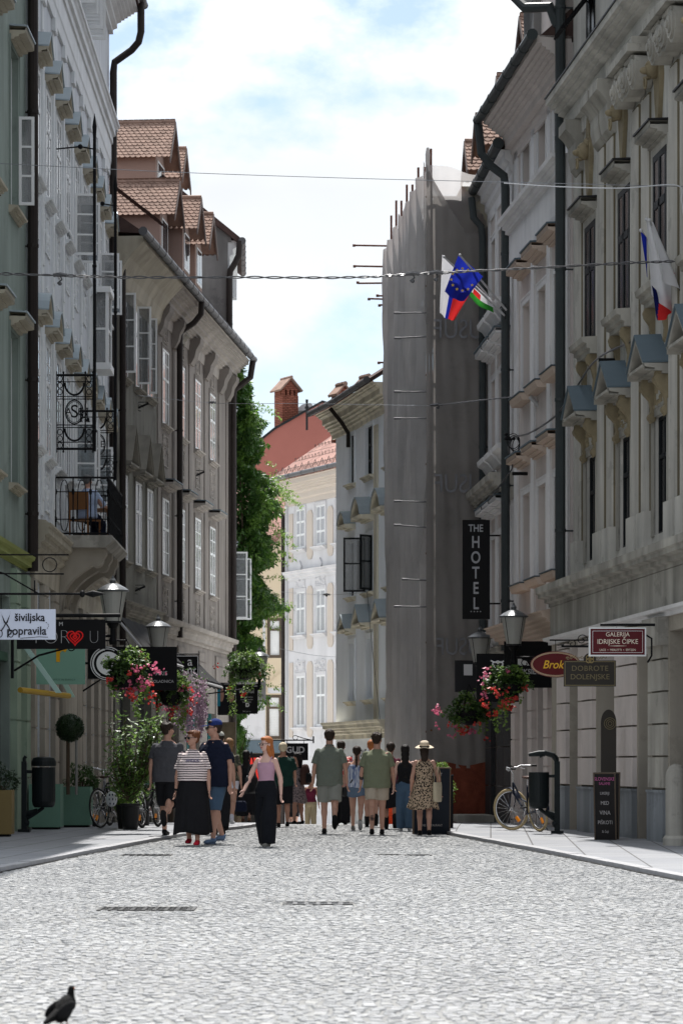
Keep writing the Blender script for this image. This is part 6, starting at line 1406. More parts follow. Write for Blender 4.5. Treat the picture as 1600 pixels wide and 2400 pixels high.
leaves(pts,.2,4,narrow=.16,droop=.6).build('foliage',m_leaf,bb_); s2.build('stem',m_bark,bb_)
# ================================================================ PEOPLE
def skin(n, c): return mat('skin_'+n, c, rough=.55, var=.06, scale=6, bump=.03, spec=.35)
sk1 = skin('fair', (0.40,0.225,0.165)); sk2 = skin('tan', (0.34,0.175,0.12)); sk3 = skin('pale', (0.54,0.34,0.28))
def cloth(n, c, var=.12, pattern=None): return mat(n, c, rough=.9, var=var, scale=5, bump=.7, bscale=13, spec=.15, pattern=pattern)
def hairm(n, c): return mat(n, c, rough=.6, var=.35, scale=14, bump=.6, bscale=60, spec=.2)
h_dark = hairm('dark_brown_hair',(0.025,0.015,0.01)); h_blk = hairm('black_hair',(0.008,0.006,0.006)); h_red = hairm('ginger_hair',(0.36,0.12,0.035)); h_brn = hairm('auburn_hair',(0.12,0.04,0.015)); h_bld = hairm('blond_hair',(0.22,0.12,0.055)); h_wht = hairm('white_blond_hair',(0.55,0.47,0.33))
m_sun = mat('sunglass_black',(0.005,0.005,0.006),rough=.08,var=0,bump=0,spec=.9)
m_lip = mat('lip_red',(0.45,0.07,0.07),rough=.4,var=0,bump=0); m_eye = mat('eye_dark',(0.02,0.012,0.01),rough=.2,var=0,bump=0)
MALE = [(.455,.07,.055),(.49,.098,.072),(.53,.10,.074),(.58,.090,.066),(.64,.092,.066),(.70,.106,.070),(.75,.112,.068),(.775,.104,.062),(.80,.080,.054),(.82,.058,.047),(.84,.040,.040)]
FEM = [(.455,.065,.055),(.49,.100,.074),(.53,.102,.076),(.58,.084,.064),(.615,.074,.056),(.66,.080,.060),(.71,.090,.070),(.75,.090,.062),(.775,.082,.055),(.797,.062,.047),(.815,.044,.041),(.835,.031,.034)]
def person(px, Y, H, rz, label, legs=((8,4),(-10,8)), arms=((10,12,12),(-8,12,12)), sex='m', bulk=1.0, sk=sk1, top=None, bottom=None, shoes=None, hair=None, head=(0,0), vox=.0115, z=None, x=None, glasses=None, cap=None, hipout=1.0, name='person', seated=False):
    X = wxy(px, Y) if x is None else x
    z0 = (gz(Y) + (PAVE if (X < interp(KL,Y) or X > interp(KR,Y)) and Y < 75 else 0)) if z is None else z
    e = empty('person', (X, Y, z0), R(rz), label, 'person')
    T = MALE if sex == 'm' else FEM; hx = .050*H*hipout; sx = (.103 if sex=='m' else .089)*H*(.5+.5*bulk)
    U, S_, AK = .245*H, .235*H, .042*H
    def legj(s, a, k):
        hip = Vector((s*hx, 0, 0)); kn = hip + Vector((0, -math.sin(R(a))*U, -math.cos(R(a))*U)); b = a-k
        an = kn + Vector((0, -math.sin(R(b))*S_, -math.cos(R(b))*S_)); return hip, kn, an, b
    L_ = [legj(1,*legs[0]), legj(-1,*legs[1])]; hz = AK - min(j[2].z for j in L_)
    if seated: hz = .30*H
    L_ = [tuple((v + Vector((0,0,hz)) if isinstance(v,Vector) else v) for v in j) for j in L_]
    dz = hz - .515*H                                   # pelvis drop
    body = MB()
    body.loft([(0,0,t[0]*H+dz,t[1]*H*bulk,t[2]*H*bulk) for t in T], 20)
    body.tube([(0,.008*H,.80*H+dz),(0,.0,.885*H+dz)], .034*H if sex=='m' else .027*H, 12)
    HM = Matrix.Translation((0,-.006*H,.93*H+dz)) @ Matrix.Rotation(R(head[0]),4,'Z') @ Matrix.Rotation(R(head[1]),4,'X')
    def he(mb, c, r, n=12, m=8): mb.ell((c[0]*H,c[1]*H,c[2]*H),(r[0]*H,r[1]*H,r[2]*H),n=n,m=m) if False else mb.add(*_ell(c,r,H,n,m), HM)
    he(body,(0,.008,.012),(.046,.056,.054),16,10); he(body,(0,-.012,-.022),(.037,.042,.046),14,10); he(body,(0,-.034,-.052),(.016,.014,.012)); he(body,(0,-.056,-.012),(.0075,.011,.015)); he(body,(0,-.047,-.035),(.014,.008,.008)); 
    for s in (-1,1): he(body,(s*.044,.004,-.008),(.006,.012,.018)); he(body,(s*.02,-.044,-.018),(.012,.010,.012))
    for i, (hip,kn,an,b) in enumerate(L_):
        body.caps(hip, kn, .056*H*bulk, .034*H*(.6+.4*bulk)); body.caps(kn, an, .033*H*(.6+.4*bulk), .020*H)
        body.ell(kn.lerp(an,.28)+Vector((0,.010*H,0)), (.032*H,.034*H,.07*H)); 
    A_ = []
    for s, (fw, ab, el) in zip((1,-1), arms):
        sh = Vector((s*sx, .004*H, .782*H+dz)); ul, fl = .165*H, .145*H
        d1 = Vector((s*math.sin(R(ab)), -math.sin(R(fw))*math.cos(R(ab)), -math.cos(R(fw))*math.cos(R(ab)))); elb = sh + d1*ul
        f2 = fw+el; ab2 = ab*.35; d2 = Vector((s*math.sin(R(ab2)), -math.sin(R(f2))*math.cos(R(ab2)), -math.cos(R(f2))*math.cos(R(ab2)))); wr = elb + d2*fl
        body.caps(sh, elb, .030*H*(.5+.5*bulk)*(1 if sex=='m' else .85), .023*H); body.caps(elb, wr, .0225*H, .0145*H); body.ell(elb.lerp(wr,.25),(.024*H,.024*H,.035*H))
        # hand: palm, four fingers, thumb
        fwd = Vector((0,-1,0)); fwd = (fwd - d2*fwd.dot(d2)); fwd = fwd.normalized() if fwd.length>.1 else Vector((0,0,1)); side = d2.cross(fwd)
        rot = Matrix((side*s, fwd, d2)).transposed()
        body.ell(wr + d2*.03*H, (.0085*H,.022*H,.030*H), rot=rot)
        for q in range(4):
            off = (q-1.5)*.0115*H; l = (.036,.042,.040,.032)[q]*H; b0 = wr + d2*.052*H + fwd*(-off); cur = .35+.1*q
            k1 = b0 + (d2*math.cos(cur)-side*s*math.sin(cur)*.6)*l*.55; k2 = k1 + (d2*math.cos(cur*2.2)-side*s*math.sin(cur*2.2)*.8)*l*.5
            body.caps(b0,k1,.0062*H,.0056*H,8); body.caps(k1,k2,.0056*H,.0045*H,8)
        t0 = wr + d2*.018*H + fwd*.016*H; t1 = t0 + (d2*.7+fwd*.6-side*s*.2).normalized()*.028*H; t2 = t1 + (d2*.95+fwd*.15-side*s*.25).normalized()*.022*H
        body.caps(t0,t1,.0075*H,.0065*H,8); body.caps(t1,t2,.0065*H,.005*H,8)
        A_.append((sh,elb,wr,d2))
    remesh(body, 'body', sk, e, vox*.8, 3)
    g = lambda k,d=None: (top or {}).get(k,d)
    if top:
        mb = MB(); lo = top.get('hem',.50); ease = top.get('ease',.012); hi = top.get('neck',.832); secs = []
        zs = [lo] + [t[0] for t in T if lo < t[0] < hi] + [hi]
        def at(z_):
            for a,b in zip(T,T[1:]):
                if z_ <= b[0]: f=max(0,(z_-a[0])/(b[0]-a[0])); return a[1]+(b[1]-a[1])*f, a[2]+(b[2]-a[2])*f
            return T[-1][1:]
        for z_ in zs:
            rx, ry = at(z_); q = ease*(1.0 if z_ < .74 else .5 if z_<.78 else .22); rr = top.get('box',0)
            if rr and z_ < .72: rx = max(rx, rr); ry = max(ry, rr*.68)
            secs.append((0,0,z_*H+dz, (rx*bulk+q)*H, (ry*bulk+q)*H))
        mb.loft(secs, 22)
        if not top.get('tank'):
            sl = top.get('sleeve',.62)
            for (sh,elb,wr,d2) in A_:
                end = sh.lerp(elb, sl) if sl <= 1 else elb.lerp(wr, sl-1); r0 = .0325*H*(.5+.5*bulk)*(1 if sex=='m' else .88); fl_ = top.get('cuff',1.0)
                d = (elb-sh).normalized(); mb.ell(sh,(r0,r0,r0))
                mb.tube([sh - d*.01*H, sh.lerp(end,.5), end], [r0,r0*1.08*(.5+.5*fl_), r0*1.06*fl_], 12)
        else:
            for s in (-1,1): mb.tube([(s*.05*H,-.05*H,.75*H+dz),(s*.055*H,.0,.815*H+dz),(s*.05*H,.045*H,.75*H+dz)], .008*H, 6)
        wr_ = top.get('wrinkle',.011)
        remesh(mb, top.get('name','t_shirt'), top['mat'], e, vox, 3, disp=lambda c: wr_*H*.5*(noise.noise(Vector((c.x*7,c.y*7,c.z*11)))+.5*noise.noise(Vector((c.x*16,c.y*16,c.z*26)))))
        if top.get('collar'):
            c=MB(); c.tube([(.036*H*math.cos(t),.004*H+.038*H*math.sin(t),.838*H+dz+.006*H*math.sin(t)) for t in [i*math.pi/10 for i in range(20)]],.009*H,6,closed=True); c.build('collar',top['mat'],e,smooth=True)
    if bottom:
        k = bottom['kind']; m_ = bottom['mat']; mb = MB(); ea = bottom.get('ease',.010); ws = bottom.get('waist',.56)
        if k in ('shorts','trousers'):
            zs=[t for t in T if t[0] < ws]; 
            secs=[(0,0,t[0]*H+dz,(t[1]*bulk+ea)*H,(t[2]*bulk+ea)*H) for t in zs]+[(0,0,ws*H+dz,secs_r(T,ws,0)*H*bulk+ea*H*.8,secs_r(T,ws,1)*H*bulk+ea*H*.8)]
            mb.loft(secs,22); wd = bottom.get('width',1.0)
            for (hip,kn,an,b) in L_:
                if k=='shorts':
                    f = bottom.get('len',.8); end = hip.lerp(kn,f) if f<=1 else kn.lerp(an,f-1); mb.tube([hip+Vector((0,0,.01*H)),hip.lerp(end,.5),end] if f<=1 else [hip,kn,end],[.064*H*bulk*(1+ea),.058*H*bulk*wd,.054*H*bulk*wd] if f<=1 else [.062*H*bulk,.050*H*wd,.047*H*wd],14)
                else:
                    ae = an + (kn-an).normalized()*.0; r2=.040*H*wd
                    mb.tube([hip+Vector((0,0,.01*H)),hip.lerp(kn,.5),kn,kn.lerp(an,.5),an-Vector((0,0,.012*H)) if b>-40 else an],[.062*H*bulk,.056*H*bulk*(.7+.3*wd),.045*H*wd,.042*H*wd,r2],14)
            remesh(mb, k, m_, e, vox, 2, disp=lambda c: .004*H*(noise.noise(Vector((c.x*9,c.y*9,c.z*5)))))
        else:                                           # skirt or dress skirt with folds
            hem = bottom['hem']; fl_ = bottom.get('flare',1.3); nf = bottom.get('folds',9); n=72; rows=18; r0x,r0y = secs_r(T,ws,0)*H*bulk+.012*H, secs_r(T,ws,1)*H*bulk+.012*H
            hipx,hipy=(T[2][1]*bulk+.016)*H,(T[2][2]*bulk+.018)*H; top_z=ws*H+dz; bot=hem*H+ (0 if hem<.3 else dz*.5)
            ov=bottom.get('sway',(0,0)); q=MB()
            for j in range(rows+1):
                t=j/rows; zz=top_z+(bot-top_z)*t; th=min(1,(ws-.50)/(ws-hem)) ; 
                if t<th: f=t/th; f=f*f*(3-2*f); rx=r0x+(hipx-r0x)*f; ry=r0y+(hipy-r0y)*f
                else: f=(t-th)/(1-th); rx=hipx*(1+(fl_-1)*f); ry=hipy*(1+(fl_*1.05-1)*f)
                for i in range(n):
                    a=2*math.pi*i/n; am=.035*t*fl_; w=1+am*math.sin(nf*a+math.sin(3*a)*1.2+t)+am*.5*math.sin((nf*2+1)*a)
                    q.v.append((rx*math.cos(a)*w+ov[0]*t*H, ry*math.sin(a)*w+ov[1]*t*H, zz+ (t**3)*.012*H*math.sin(3*a+1)))
            for j in range(rows):
                for i in range(n): q.f.append((j*n+i,j*n+(i+1)%n,(j+1)*n+(i+1)%n,(j+1)*n+i))
            o=q.build('skirt',m_,e,smooth=True); sm=o.modifiers.new('t','SOLIDIFY'); sm.thickness=.006
    if shoes:
        for i,(hip,kn,an,b) in enumerate(L_):
            low = an.z < AK*1.6; dr = Vector((0,-1,0)) if low else Vector((0,-math.cos(R(b+ (0 if b<0 else 0))),math.sin(R(b)))); dr.normalize()
            if shoes.get('down') : pass
            up = Vector((0,0,1)) if low else (kn-an).normalized(); rt=Matrix((dr.cross(up), dr, up)).transposed()
            c = an - up*.018*H + dr*.026*H; sm=MB(); sm.ell(c+dr*.012*H-up*.002*H,(.027*H,.068*H,.019*H),rot=rt,n=14,m=8); sm.ell(c-dr*.030*H+up*.008*H,(.024*H,.030*H,.030*H),rot=rt); sm.ell(c+dr*.055*H-up*.006*H,(.026*H,.028*H,.015*H),rot=rt)
            if shoes.get('boot'): sm.caps(an-up*.01*H, an+up*shoes['boot']*H, .028*H,.032*H)
            o=remesh(sm,'shoe',shoes['mat'],e,.008,2)
            so_=MB(); so_.ell(c+dr*.006*H-up*.0195*H,(.027*H,.080*H,.0055*H),rot=rt,n=16,m=6); so_.build('sole',shoes.get('sole',m_black),o)
            if shoes.get('sock'): s2=MB(); s2.caps(an, an+up*.05*H,.024*H,.026*H); s2.build('sock',shoes['sock'],e,smooth=True)
    if hair:
        hm_, kind = hair; mb = MB()
        def hh(c,r,n=14,m=10): mb.add(*_ell(c,r,H,n,m), HM)
        hh((0,.014,.020),(.052,.058,.052)); hh((0,.030,.0),(.043,.034,.046)); hh((0,-.026,.045),(.036,.024,.018))
        if kind=='curly':
            r_=random.Random(3)
            for q in range(50): v=Vector((r_.gauss(0,1),r_.gauss(0,1),abs(r_.gauss(0,1)))).normalized(); 
            for q in range(50):
                v=Vector((r_.gauss(0,1),r_.gauss(.2,1),abs(r_.gauss(0,.9)))).normalized(); hh((v.x*.048,.014+v.y*.054,.02+v.z*.05),(.011,.011,.011),6,5)
        if kind in ('long','verylong','mid'):
            e_={'long':-.17,'verylong':-.30,'mid':-.10}[kind]; n_=6
            for q in range(n_+1):
                t=q/n_; hh((0,.030+.022*min(1,t*2),.0+e_*t),(.048*(1-.25*t)+.004,.026+.006*(1-t),.045))
            if kind!='mid' and head[0]: 
                for q in range(4): hh((.030,-.0+.012*q,-.03-.03*q),(.018,.022,.035))
                for q in range(4): hh((-.030,-.0+.012*q,-.03-.03*q),(.018,.022,.035))
        if kind=='pony':
            hh((0,.060,.035),(.018,.018,.018))
            for q in range(7): hh((0,.066+.004*q,.02-.03*q),(.017-.0012*q,.016,.026))
        if kind=='bun': hh((0,.058,.045),(.024,.022,.024))
        remesh(mb,'hair',hm_,e,vox*.75,2,disp=lambda c:.0035*H*(noise.noise(Vector((c.x*60,c.y*60,c.z*14)))))
    if abs(rz)<100:
        for s in (-1,1):
            q=MB(); he(q,(s*.019,-.0555,-.006),(.0065,.004,.004)); q.build('eye',m_eye,e,smooth=True)
        q=MB(); he(q,(0,-.0545,-.0355),(.012,.005,.0045)); q.build('mouth',m_lip,e,smooth=True)
        for s in (-1,1): q=MB(); he(q,(s*.019,-.0545,.006),(.010,.004,.0018)); q.build('eyebrow',(hair or (h_dark,))[0],e)
    if glasses:
        q=MB()
        for s in (-1,1): 
            if glasses=='sun': he(q,(s*.021,-.060,-.005),(.0185,.006,.0125),14,8)
            else: q.tube([HM@Vector(((s*.021+.016*math.cos(t))*H,-.062*H,(-.005+.012*math.sin(t))*H)) for t in [i*math.pi/7 for i in range(14)]],.0018*H,5,closed=True)
            q.tube([HM@Vector((s*.038*H,-.058*H,.0)),HM@Vector((s*.047*H,.0,.002*H))],.002*H,5)
        q.tube([HM@Vector((-.006*H,-.064*H,0)),HM@Vector((.006*H,-.064*H,0))],.002*H,5); q.build('glasses',m_sun,e,smooth=True)
    if cap:
        q=MB(); hm2,kind=cap
        if kind=='cap':
            he(q,(0,.012,.030),(.052,.058,.046),20,12); br=MB(); br.add(*_ell((0,-.070,.026),(.040,.040,.004),H,18,6),HM@Matrix.Rotation(R(8),4,'X')); q.v+=[]; o=q.build('cap',hm2,e,smooth=True); br.build('brim',hm2,o,smooth=True)
        else:
            q.lathe([(.001,.118*H),(.030*H,.116*H),(.045*H,.104*H),(.050*H,.075*H),(.054*H,.05*H)],28,Matrix.Translation((0,.012*H,.93*H+dz-.035*H))@Matrix.Rotation(R(-9),4,'X')); o=q.build('straw_hat',hm2,e,smooth=False)
            b_=MB(); n=48; 
            for j,(rr,zz) in enumerate(((.050,.052),(.070,.047),(.088,.046),(.102,.052))):
                for i in range(n): a=2*math.pi*i/n; b_.v.append((rr*H*math.cos(a),rr*H*math.sin(a)*1.02,(zz-.008*math.cos(2*a)*(rr>.06)+.003*math.sin(5*a))*H))
            for j in range(3):
                for i in range(n): b_.f.append((j*n+i,j*n+(i+1)%n,(j+1)*n+(i+1)%n,(j+1)*n+i))
            o2=b_.build('brim',hm2,o,smooth=True); o2.location=(0,.012*H,.93*H+dz-.035*H); o2.rotation_euler=(R(-9),0,0); sd=o2.modifiers.new('t','SOLIDIFY'); sd.thickness=.004
            hb_=MB(); hb_.lathe([(.0545*H,.050*H),(.0535*H,.066*H)],28,Matrix.Translation((0,.012*H,.93*H+dz-.035*H))@Matrix.Rotation(R(-9),4,'X')); hb_.build('hat_band',m_black,o)
    return dict(e=e,L=L_,A=A_,dz=dz,H=H,HM=HM)
def secs_r(T,z,k):
    for a,b in zip(T,T[1:]):
        if z<=b[0]: f=max(0,(z-a[0])/(b[0]-a[0])); return a[1+k]+(b[1+k]-a[1+k])*f
    return T[-1][1+k]
def _ell(c,r,H,n,m):
    q=MB(); q.ell((c[0]*H,c[1]*H,c[2]*H),(r[0]*H,r[1]*H,r[2]*H),n=n,m=m); return q.v,q.f
def stripes(t,c,cur):
    s=N(t,'ShaderNodeSeparateXYZ'); t.links.new(c.outputs['Object'],s.inputs[0]); nn=N(t,'ShaderNodeTexNoise'); nn.inputs['Scale'].default_value=6; t.links.new(c.outputs['Object'],nn.inputs[0])
    a=N(t,'ShaderNodeMath',operation='MULTIPLY_ADD'); a.inputs[1].default_value=.02; t.links.new(nn.outputs['Fac'],a.inputs[0]); t.links.new(s.outputs[2],a.inputs[2])
    b=N(t,'ShaderNodeMath',operation='MULTIPLY'); b.inputs[1].default_value=29; t.links.new(a.outputs[0],b.inputs[0]); f=N(t,'ShaderNodeMath',operation='FRACT'); t.links.new(b.outputs[0],f.inputs[0])
    r=ramp_const(t,[(0,(.72,.62,.60)),(.60,(.72,.62,.60)),(.60,(.035,.02,.03))]); t.links.new(f.outputs[0],r.inputs[0]); return r.outputs[0]
def leopard(t,c,cur):
    v=N(t,'ShaderNodeTexVoronoi'); v.inputs['Scale'].default_value=34; t.links.new(c.outputs['Object'],v.inputs['Vector'])
    r=ramp_const(t,[(0,(.01,.008,.008)),(.30,(.01,.008,.008)),(.44,(.36,.27,.19))]); t.links.new(v.outputs['Distance'],r.inputs[0]); return r.outputs[0]
def floral(ca,cb,sc):
    def f(t,c,cur):
        v=N(t,'ShaderNodeTexNoise'); v.inputs['Scale'].default_value=sc; v.inputs['Detail'].default_value=3; t.links.new(c.outputs['Object'],v.inputs['Vector'])
        r=ramp_const(t,[(0,ca),(.5,ca),(.54,cb)]); t.links.new(v.outputs['Fac'],r.inputs[0]); return r.outputs[0]
    return f
def tiedye(t,c,cur):
    mp_=N(t,'ShaderNodeMapping'); mp_.inputs['Scale'].default_value=(30,30,5); t.links.new(c.outputs['Object'],mp_.inputs[0])
    v=N(t,'ShaderNodeTexNoise'); v.inputs['Scale'].default_value=1; v.inputs['Detail'].default_value=4; t.links.new(mp_.outputs[0],v.inputs['Vector'])
    r=N(t,'ShaderNodeValToRGB'); r.color_ramp.elements[0].position=.38; r.color_ramp.elements[0].color=(.07,.11,.24,1); r.color_ramp.elements[1].position=.62; r.color_ramp.elements[1].color=(.42,.45,.52,1); t.links.new(v.outputs['Fac'],r.inputs[0]); return r.outputs[0]
c_char=cloth('charcoal_cotton',(0.06,0.06,0.068)); c_blk=cloth('black_cotton',(0.010,0.010,0.012),.2); c_navy=cloth('navy_cotton',(0.007,0.010,0.024)); c_den=cloth('blue_denim',(0.055,0.095,0.15),.2); c_den2=cloth('faded_denim',(0.10,0.14,0.20),.2)
c_str=cloth('striped_jersey',(.7,.6,.6),.05,stripes); c_pink=cloth('dusty_pink_rib',(0.40,0.24,0.31),.08); c_sage=cloth('sage_pique',(0.125,0.14,0.118),.08); c_gsh=cloth('grey_shorts',(0.21,0.215,0.195),.1); c_olv=cloth('sage_green_jersey',(0.15,0.165,0.11),.08); c_bei=cloth('beige_shorts',(0.36,0.31,0.25),.08)
c_leo=cloth('leopard_print',(.4,.3,.2),.05,leopard); c_tie=cloth('blue_white_dye',(.2,.3,.5),.05,tiedye); c_dgr=cloth('dark_green_cotton',(0.008,0.030,0.024)); c_flo=cloth('grey_floral',(.2,.2,.2),.05,floral((.20,.16,.16),(.05,.04,.045),40)); c_mar=cloth('maroon_cotton',(0.09,0.012,0.03)); c_wht=cloth('white_cotton',(0.55,0.54,0.60)); c_kha=cloth('khaki_cotton',(0.25,0.21,0.14)); c_rfl=cloth('red_pink_print',(.5,.1,.1),.05,floral((.50,.07,.07),(.6,.42,.40),22)); c_cam=cloth('olive_print',(.1,.1,.08),.05,floral((.05,.05,.04),(.14,.13,.09),30)); c_pale=cloth('pale_blue_shirt',(0.36,0.44,0.60))
s_blk=dict(mat=m_black); s_red=dict(mat=mat('red_canvas',(0.42,0.012,0.03),rough=.7),sole=m_white); s_blue=dict(mat=mat('blue_grey_trainer',(0.10,0.15,0.24),rough=.7),sole=mat('blue_sole',(0.12,0.16,0.24))); s_grey=dict(mat=mat('grey_trainer',(0.15,0.145,0.13),rough=.7),sole=m_lgrey); s_wht=dict(mat=mat('white_trainer',(0.6,0.6,0.6),rough=.6),sole=m_white,sock=c_wht)
pe=[]
# front group
p=person(393,45.9,1.84,168,'man in a charcoal t-shirt and black shorts walking away on the left pavement',legs=((12,4),(-18,52)),arms=((-6,12,14),(4,16,20)),bulk=1.10,sk=sk1,top=dict(mat=c_char,hem=.47,ease=.018,sleeve=.68,cuff=1.15,box=.108),bottom=dict(kind='shorts',mat=c_blk,len=1.04,width=1.15),shoes=s_blk,hair=(h_dark,'curly'),head=(-32,0),vox=.010,glasses=None)
p=person(452,41.7,1.69,-6,'woman in a striped t-shirt, long black skirt, sunglasses and red shoes',legs=((10,6),(-8,12)),arms=((2,14,8),(-2,14,6)),sex='f',bulk=1.12,sk=sk1,top=dict(mat=c_str,hem=.555,ease=.022,sleeve=.80,cuff=1.28,box=.100,name='striped_t_shirt'),bottom=dict(kind='skirt',mat=c_blk,hem=.105,flare=1.27,waist=.60,folds=8),shoes=s_red,hair=(h_brn,'bun'),head=(-42,-4),vox=.0095,glasses='sun')
w_=MB(); A=p['A'][1]; w_.tube([A[2]-A[3]*.02-Vector((0,0,0)),A[2]+A[3]*.01],.030,12); w_.build('wrist_watch',m_black,p['e'])
text('AMOUR', .055, mat('navy_print',(0.04,0.04,0.15),var=0,bump=0), p['e'], (.02,-.155,1.245), ext=.002)
p=person(503,42.6,1.87,-38,'man in a navy t-shirt, faded denim shorts and a blue cap behind the striped woman',legs=((14,10),(-12,14)),arms=((-8,12,14),(10,12,16)),bulk=1.10,sk=sk1,top=dict(mat=c_navy,hem=.46,ease=.018,sleeve=.66,cuff=1.15,box=.108),bottom=dict(kind='shorts',mat=c_den,len=1.02,width=1.1),shoes=s_blue,hair=(h_dark,'short'),head=(-38,0),vox=.010,glasses='sun',cap=(cloth('royal_blue_cap',(0.015,0.03,0.13)),'cap'))
p=person(514,48.2,1.74,176,'person in a grey cap, navy top and long black trousers behind the capped man',legs=((8,6),(-12,16)),bulk=1.0,top=dict(mat=c_navy,hem=.50),bottom=dict(kind='trousers',mat=c_blk,width=1.5),shoes=s_blk,hair=(h_dark,'short'),cap=(cloth('pale_grey_cap',(0.36,0.36,0.33)),'cap'))
p=person(538,54.0,1.66,172,'young woman with long blond hair, dark patterned top, white shorts and white trainers',legs=((10,4),(-10,14)),arms=((6,10,10),(-4,12,8)),sex='f',sk=sk1,top=dict(mat=c_cam,hem=.50),bottom=dict(kind='shorts',mat=c_wht,len=.42,width=1.05,waist=.58),shoes=s_wht,hair=(h_bld,'long'))
p=person(577,61.0,1.55,178,'woman with very long black hair in a long black dress, left of the ginger woman',sex='f',bulk=1.05,top=dict(mat=c_blk,hem=.50,sleeve=.5),bottom=dict(kind='skirt',mat=c_blk,hem=.10,flare=1.25,waist=.56),shoes=dict(mat=mat('tan_sandal',(0.2,0.1,0.06))),hair=(h_blk,'verylong'))
gp=p=person(624,41.0,1.60,-22,'ginger haired woman with glasses, dusty pink vest top and wide black trousers',legs=((14,10),(-10,8)),arms=((-10,14,16),(12,22,24)),sex='f',bulk=.90,sk=sk3,top=dict(mat=c_pink,hem=.555,ease=.005,tank=True,neck=.765,name='vest_top',wrinkle=.003),bottom=dict(kind='trousers',mat=cloth('black_twill',(0.006,0.007,0.010)),width=1.75,waist=.60),shoes=s_grey,hair=(h_red,'long'),head=(-28,0),vox=.0095,glasses='thin')
p=person(663,54.3,1.62,182,'blond man in a dark green t-shirt and black shorts behind the ginger woman',arms=((6,12,14),(18,10,30)),bulk=1.12,sk=sk2,top=dict(mat=c_dgr,hem=.48,ease=.018,sleeve=.7,cuff=1.2),bottom=dict(kind='shorts',mat=c_blk,len=1.0,width=1.1),shoes=s_blk,hair=(h_wht,'short'))
bp_=p=person(697,64.6,1.63,-118,'woman in a grey floral short dress carrying a brown backpack, left of the shop sign reading GUD',legs=((4,2),(-4,4)),arms=((20,10,40),(10,8,20)),sex='f',sk=sk2,top=dict(mat=c_flo,hem=.56,sleeve=.6),bottom=dict(kind='skirt',mat=c_flo,hem=.30,flare=1.3,waist=.60),shoes=s_blk,hair=(h_blk,'mid'))
p['e']['label']='woman in a short grey floral dress with dark shoulder-length hair, beneath the GUD sign'
p=person(728,80,1.58,5,'person in a maroon top and khaki trousers, partly below the crest of the street',sex='f',sk=sk2,top=dict(mat=c_mar,hem=.53,tank=True,neck=.775),bottom=dict(kind='trousers',mat=c_kha,width=1.2),shoes=s_blk,hair=(h_dark,'bun'),arms=((4,14,10),(4,14,10)),vox=.014)
p=person(688,84,1.7,175,'child-sized dark figure far down the street beyond the floral dress',top=dict(mat=c_blk,hem=.48),bottom=dict(kind='shorts',mat=c_blk,len=.9),shoes=s_blk,hair=(h_dark,'short'),vox=.016)
p['e']['label']='distant person in black shorts and top, below the crest left of the khaki trousers'
p=person(772,48.5,1.79,180,'tall man in a sage polo shirt and grey shorts walking away, one heel lifted',legs=((8,2),(-14,46)),arms=((2,14,12),(-4,16,10)),bulk=1.04,sk=sk1,top=dict(mat=c_sage,hem=.455,ease=.020,sleeve=.72,cuff=1.25,box=.104,collar=True,name='polo_shirt'),bottom=dict(kind='shorts',mat=c_gsh,len=.86,width=1.18),shoes=s_blk,hair=(h_dark,'short'),vox=.010)
p=person(799,57.0,1.70,180,'person in a red and pink printed shirt and black trousers hidden behind the tall man',bulk=1.25,arms=((0,22,12),(0,22,12)),top=dict(mat=c_rfl,hem=.46,ease=.02,sleeve=1.2,cuff=1.1),bottom=dict(kind='trousers',mat=c_blk,width=1.5),shoes=s_blk,hair=(h_dark,'short'),sex='f')
dp=p=person(836,51.2,1.53,177,'woman in a blue and white strappy top and denim skirt with a dark ponytail',legs=((12,4),(-12,34)),arms=((6,18,22),(0,16,14)),sex='f',bulk=1.04,sk=sk1,top=dict(mat=c_tie,hem=.50,ease=.018,tank=True,neck=.77,name='strappy_top',box=.098),bottom=dict(kind='skirt',mat=c_den2,hem=.40,flare=1.06,waist=.54,folds=4),shoes=s_grey,hair=(h_dark,'pony'))
p=person(883,48.0,1.72,180,'man in a pale green t-shirt and beige shorts with tattooed limbs walking away',legs=((-6,6),(6,3)),arms=((4,14,14),(8,16,14)),bulk=1.08,sk=sk1,top=dict(mat=c_olv,hem=.455,ease=.020,sleeve=.74,cuff=1.25,box=.106),bottom=dict(kind='shorts',mat=c_bei,len=.72,width=1.15),shoes=s_blk,hair=(h_dark,'curly'),head=(-14,0),vox=.010)
tt=MB(); hip,kn,an,b=p['L'][0]
m_tat=mat('tattoo_ink',(0.06,0.05,0.05),var=.4,scale=20)
for i in range(7): c=kn.lerp(an,.2+.06*i); tt.ell(c+Vector((0.004*math.sin(i*2),.010*1.72,0)),(.050*(1-.04*i),.058*(1-.03*i),.012),n=12,m=6)
tt.build('tattoo',m_tat,p['e'],smooth=True)
tt=MB(); A=p['A'][0]; tt.caps(A[0].lerp(A[1],.72),A[1].lerp(A[2],.5),.0445,.040); tt.build('tattoo',m_tat,p['e'],smooth=True)
p=person(870,55.0,1.68,180,'person with reddish hair and black boots hidden behind the man in pale green',sex='f',top=dict(mat=c_mar,hem=.5),bottom=dict(kind='skirt',mat=c_blk,hem=.42,flare=1.1),shoes=dict(mat=m_black,boot=.07),hair=(h_red,'short'),vox=.014)
p=person(915,52.3,1.60,178,'person in a maroon top, black knee-length skirt and black boots',sex='f',bulk=1.05,sk=sk2,arms=((6,12,26),(8,10,40)),top=dict(mat=c_mar,hem=.52,sleeve=.5),bottom=dict(kind='skirt',mat=c_blk,hem=.25,flare=1.12,waist=.56,folds=5),shoes=dict(mat=m_black,boot=.10),hair=(h_dark,'short'))
